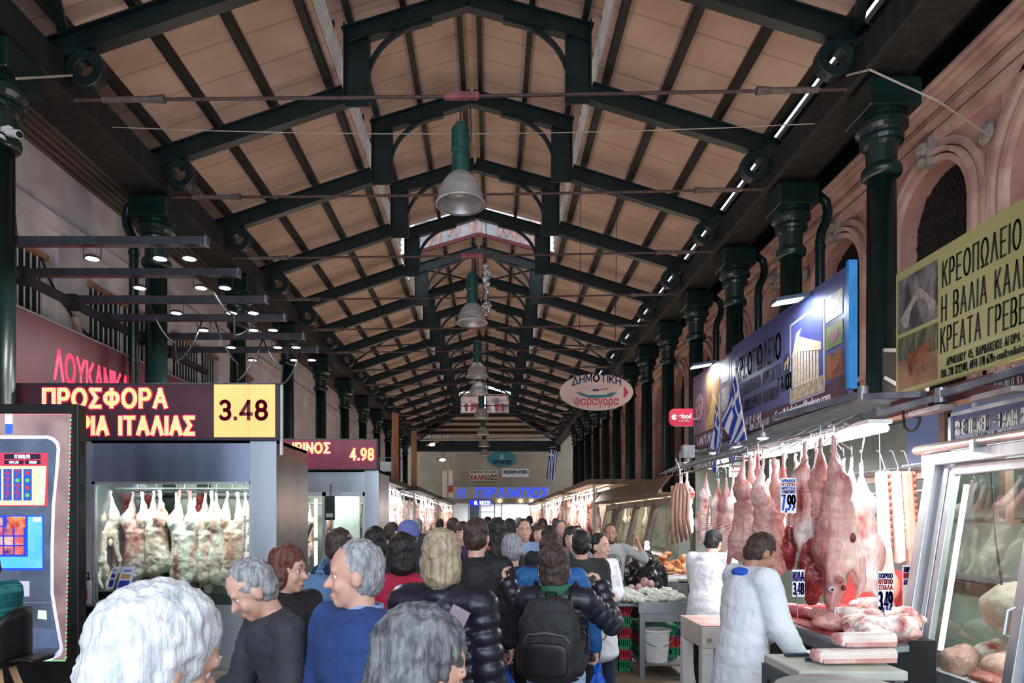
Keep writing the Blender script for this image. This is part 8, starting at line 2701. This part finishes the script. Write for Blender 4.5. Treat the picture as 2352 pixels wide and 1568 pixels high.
def backpack(lab, root, fig, back, m_, m2, w, h, d, zc):
    t = thing('backpack', lab, 'backpack', root.location, root.rotation_euler[2], None)
    t.scale = root.scale
    m = MB()
    m.sq((0, back - d * .45, zc - h * .06), (w * .5, d * .46, h * .44), .5); m.sq((0, back - d * .4, zc + h * .2), (w * .42, d * .38, h * .3), .62); m.sq((0, back - d * .6, zc - h * .2), (w * .44, d * .42, h * .27), .5)
    for sd in (-1, 1):
        m.sq((sd * w * .48, back - d * .4, zc - h * .25), (w * .08, d * .3, h * .17), .6)
    obj('pack_body', bake(m, 'pack', .009, 4, .5, .016, .08), m_, t)
    m = MB()
    m.sq((0, back - d * .98, zc - h * .2), (w * .36, d * .1, h * .2), .45); m.build('front_pocket', m2, t, local=True, smooth=True)
    m = MB(); m.tube([(-w * .37, back - d * .86, zc - h * .02), (-w * .3, back - d * .93, zc + h * .08), (0, back - d * .95, zc + h * .11), (w * .3, back - d * .93, zc + h * .08), (w * .37, back - d * .86, zc - h * .02)], .006, 6); m.build('zip', STEEL_D, t, local=True)
    m = MB(); m.tube([(-w * .5, back - d * .5, zc - h * .1), (-w * .44, back - d * .55, zc + h * .22), (-w * .25, back - d * .6, zc + h * .42), (0, back - d * .6, zc + h * .475), (w * .25, back - d * .6, zc + h * .42), (w * .44, back - d * .55, zc + h * .22), (w * .5, back - d * .5, zc - h * .1)], .006, 6); m.build('zip', m2, t, local=True)
    for sd in (-1, 1):
        m = MB(); pts = [(sd * w * .26, back - .02, zc + h * .36), (sd * w * .3, back + .06, 1.44 + fig.dz), (sd * w * .36, .0, 1.475 + fig.dz), (sd * w * .4, .12, 1.4 + fig.dz), (sd * w * .46, .17, 1.2 + fig.dz), (sd * w * .52, .06, zc - h * .25), (sd * w * .45, back - .02, zc - h * .4)]
        for p, q in zip(pts, pts[1:]):
            m.beam(p, q, .05, .014, (sd * .6, .2, .3))
        m.build('shoulder_strap', m2, t, local=True)
    m = MB(); m.tube([(-.03, back - .05, zc + h * .46), (-.03, back - .06, zc + h * .54), (.03, back - .06, zc + h * .54), (.03, back - .05, zc + h * .46)], .008, 8); m.build('grab_loop', m2, t, local=True)
    m = MB(); m.tube([(.06, back - d * .6, zc - h * .42), (.1, back - d * .7, zc - h * .6), (.05, back - d * .6, zc - h * .68)], .006, 6); m.build('loose_strap_end', m2, t, local=True)
    return t


backpack('big black backpack worn by the woman raising a phone', r14, f14, -.10, cloth('black_pack_cloth', (26, 26, 31), (38, 38, 44), .7), BLACK, .36, .5, .22, 1.17)
yb = [o for o in bpy.data.objects if o.get('label', '').startswith('young man with cropped')][0]
backpack('light blue backpack worn by the young man in the navy jacket', yb, Figure(1.7), -.10, cloth('light_blue_pack', (84, 120, 160), (104, 140, 178)), cloth('dusty_blue_pack', (96, 128, 160), (116, 148, 178)), .34, .46, .2, 1.16)

# ---- the crowd further down the aisle
base = []
for k, (st, hc, kw, w_) in enumerate((('short', BROWN_HAIR, dict(t=.026, hem=.85), 1.05), ('bob', BLACK_HAIR, dict(t=.028, hem=.7), .95), ('short', GREY_HAIR, dict(t=.026, hem=.8), 1.05))):
    fg = Figure(1.71, w_, 1, (-10, 15, 5)[k], 0, (12, -12), (4, 12))
    base.append(person('x', 0, -60 - k, 0, fg, BLK, TROU, hc, st, voxel=.015, top_kw=kw, hands=True, face=True))
CROWD = [
    (1040, 1186, 9.2, 0, 0, BLK, BROWN_HAIR, 'man in a black coat past the ash blond woman, walking away'),
    (1062, 1197, 7.4, 1, 170, PURC, BROWN_HAIR, 'woman in a dark purple coat coming toward the camera past the tall dark jacket'),
    (1092, 1190, 11.5, 0, 180, GREYC, BROWN_HAIR, 'man in a grey wool coat coming toward the camera in the middle of the aisle'),
    (1170, 1190, 9.8, 1, 0, GREYC, BLACK_HAIR, 'woman in a grey wool coat walking away past the navy coat'),
    (1203, 1188, 7.8, 0, 185, LBLUE, BROWN_HAIR, 'man in a light blue shirt coming toward the camera between the stalls'),
    (1238, 1200, 8.8, 1, 170, REDC, BROWN_HAIR, 'woman in a crimson coat facing the camera, far down the aisle'),
    (1262, 1203, 6.7, 0, 10, BLK, BLACK_HAIR, 'man in a black coat directly past the strong blue jacket'),
    (1312, 1208, 7.6, 1, 175, GREYC, BLACK_HAIR, 'woman in a grey wool coat facing the camera left of the olive jacket'),
    (1290, 1192, 10.6, 2, 180, CHAR, DGREY_HAIR, 'grey haired man in a charcoal coat facing the camera near the slanted cases'),
    (1120, 1186, 15.5, 1, 0, NAVYC, BLACK_HAIR, 'woman in a navy coat walking away toward the end shopfront'),
    (1147, 1186, 19.0, 0, 180, BLK, BROWN_HAIR, 'man in a black coat far off near the end of the aisle, facing the camera'),
    (1192, 1186, 14.0, 2, 0, OLIVE, GREY_HAIR, 'grey haired man in a dark olive coat walking away far down the aisle'),
    (1216, 1183, 18.0, 0, 10, NAVYC, BLACK_HAIR, 'man in a navy coat far off in front of the lit shop counter'),
    (1246, 1190, 13.2, 1, 185, BLK, BROWN_HAIR, 'woman in a black coat facing the camera beside the warm stall'),
    (1276, 1188, 16.0, 2, 0, BLK, DGREY_HAIR, 'grey haired man in a black coat beside the warm stall'),
    (900, 1196, 8.4, 0, 60, CHAR, BROWN_HAIR, 'man in a charcoal coat at the end pillar of the second cold cabinet'),
    (958, 1190, 12.4, 1, 20, CHAR, GREY_HAIR, 'grey haired woman in a charcoal coat in front of the bright carcass stall'),
    (1010, 1190, 14.5, 0, 5, OLIVE, BROWN_HAIR, 'man in a dark olive coat below the bright carcass stall, walking away'),
    (1326, 1205, 9.4, 0, 190, BLK, BLACK_HAIR, 'man in a black coat in front of the slanted bronze cases'),
]
for px, py, yy, b, hd, top, hc, lab in CROWD:
    x = (px - 1128) * yy / 1568
    h = EYE - (py - 1192) * yy / 1568
    o = dup(base[b], (x, yy, 0), -radians(hd), lab, 'people further down the aisle', h / 1.71)
    for c in o.children:
        st = c.name.split('.')[0]
        if st in ('jacket', 'hair', 'eyebrow'):
            c.material_slots[0].link = 'OBJECT'
            c.material_slots[0].material = top if st == 'jacket' else hc
for t in base:
    for c in list(t.children):
        for g in list(c.children):
            bpy.data.objects.remove(g)
        bpy.data.objects.remove(c)
    bpy.data.objects.remove(t)
drop_protos()
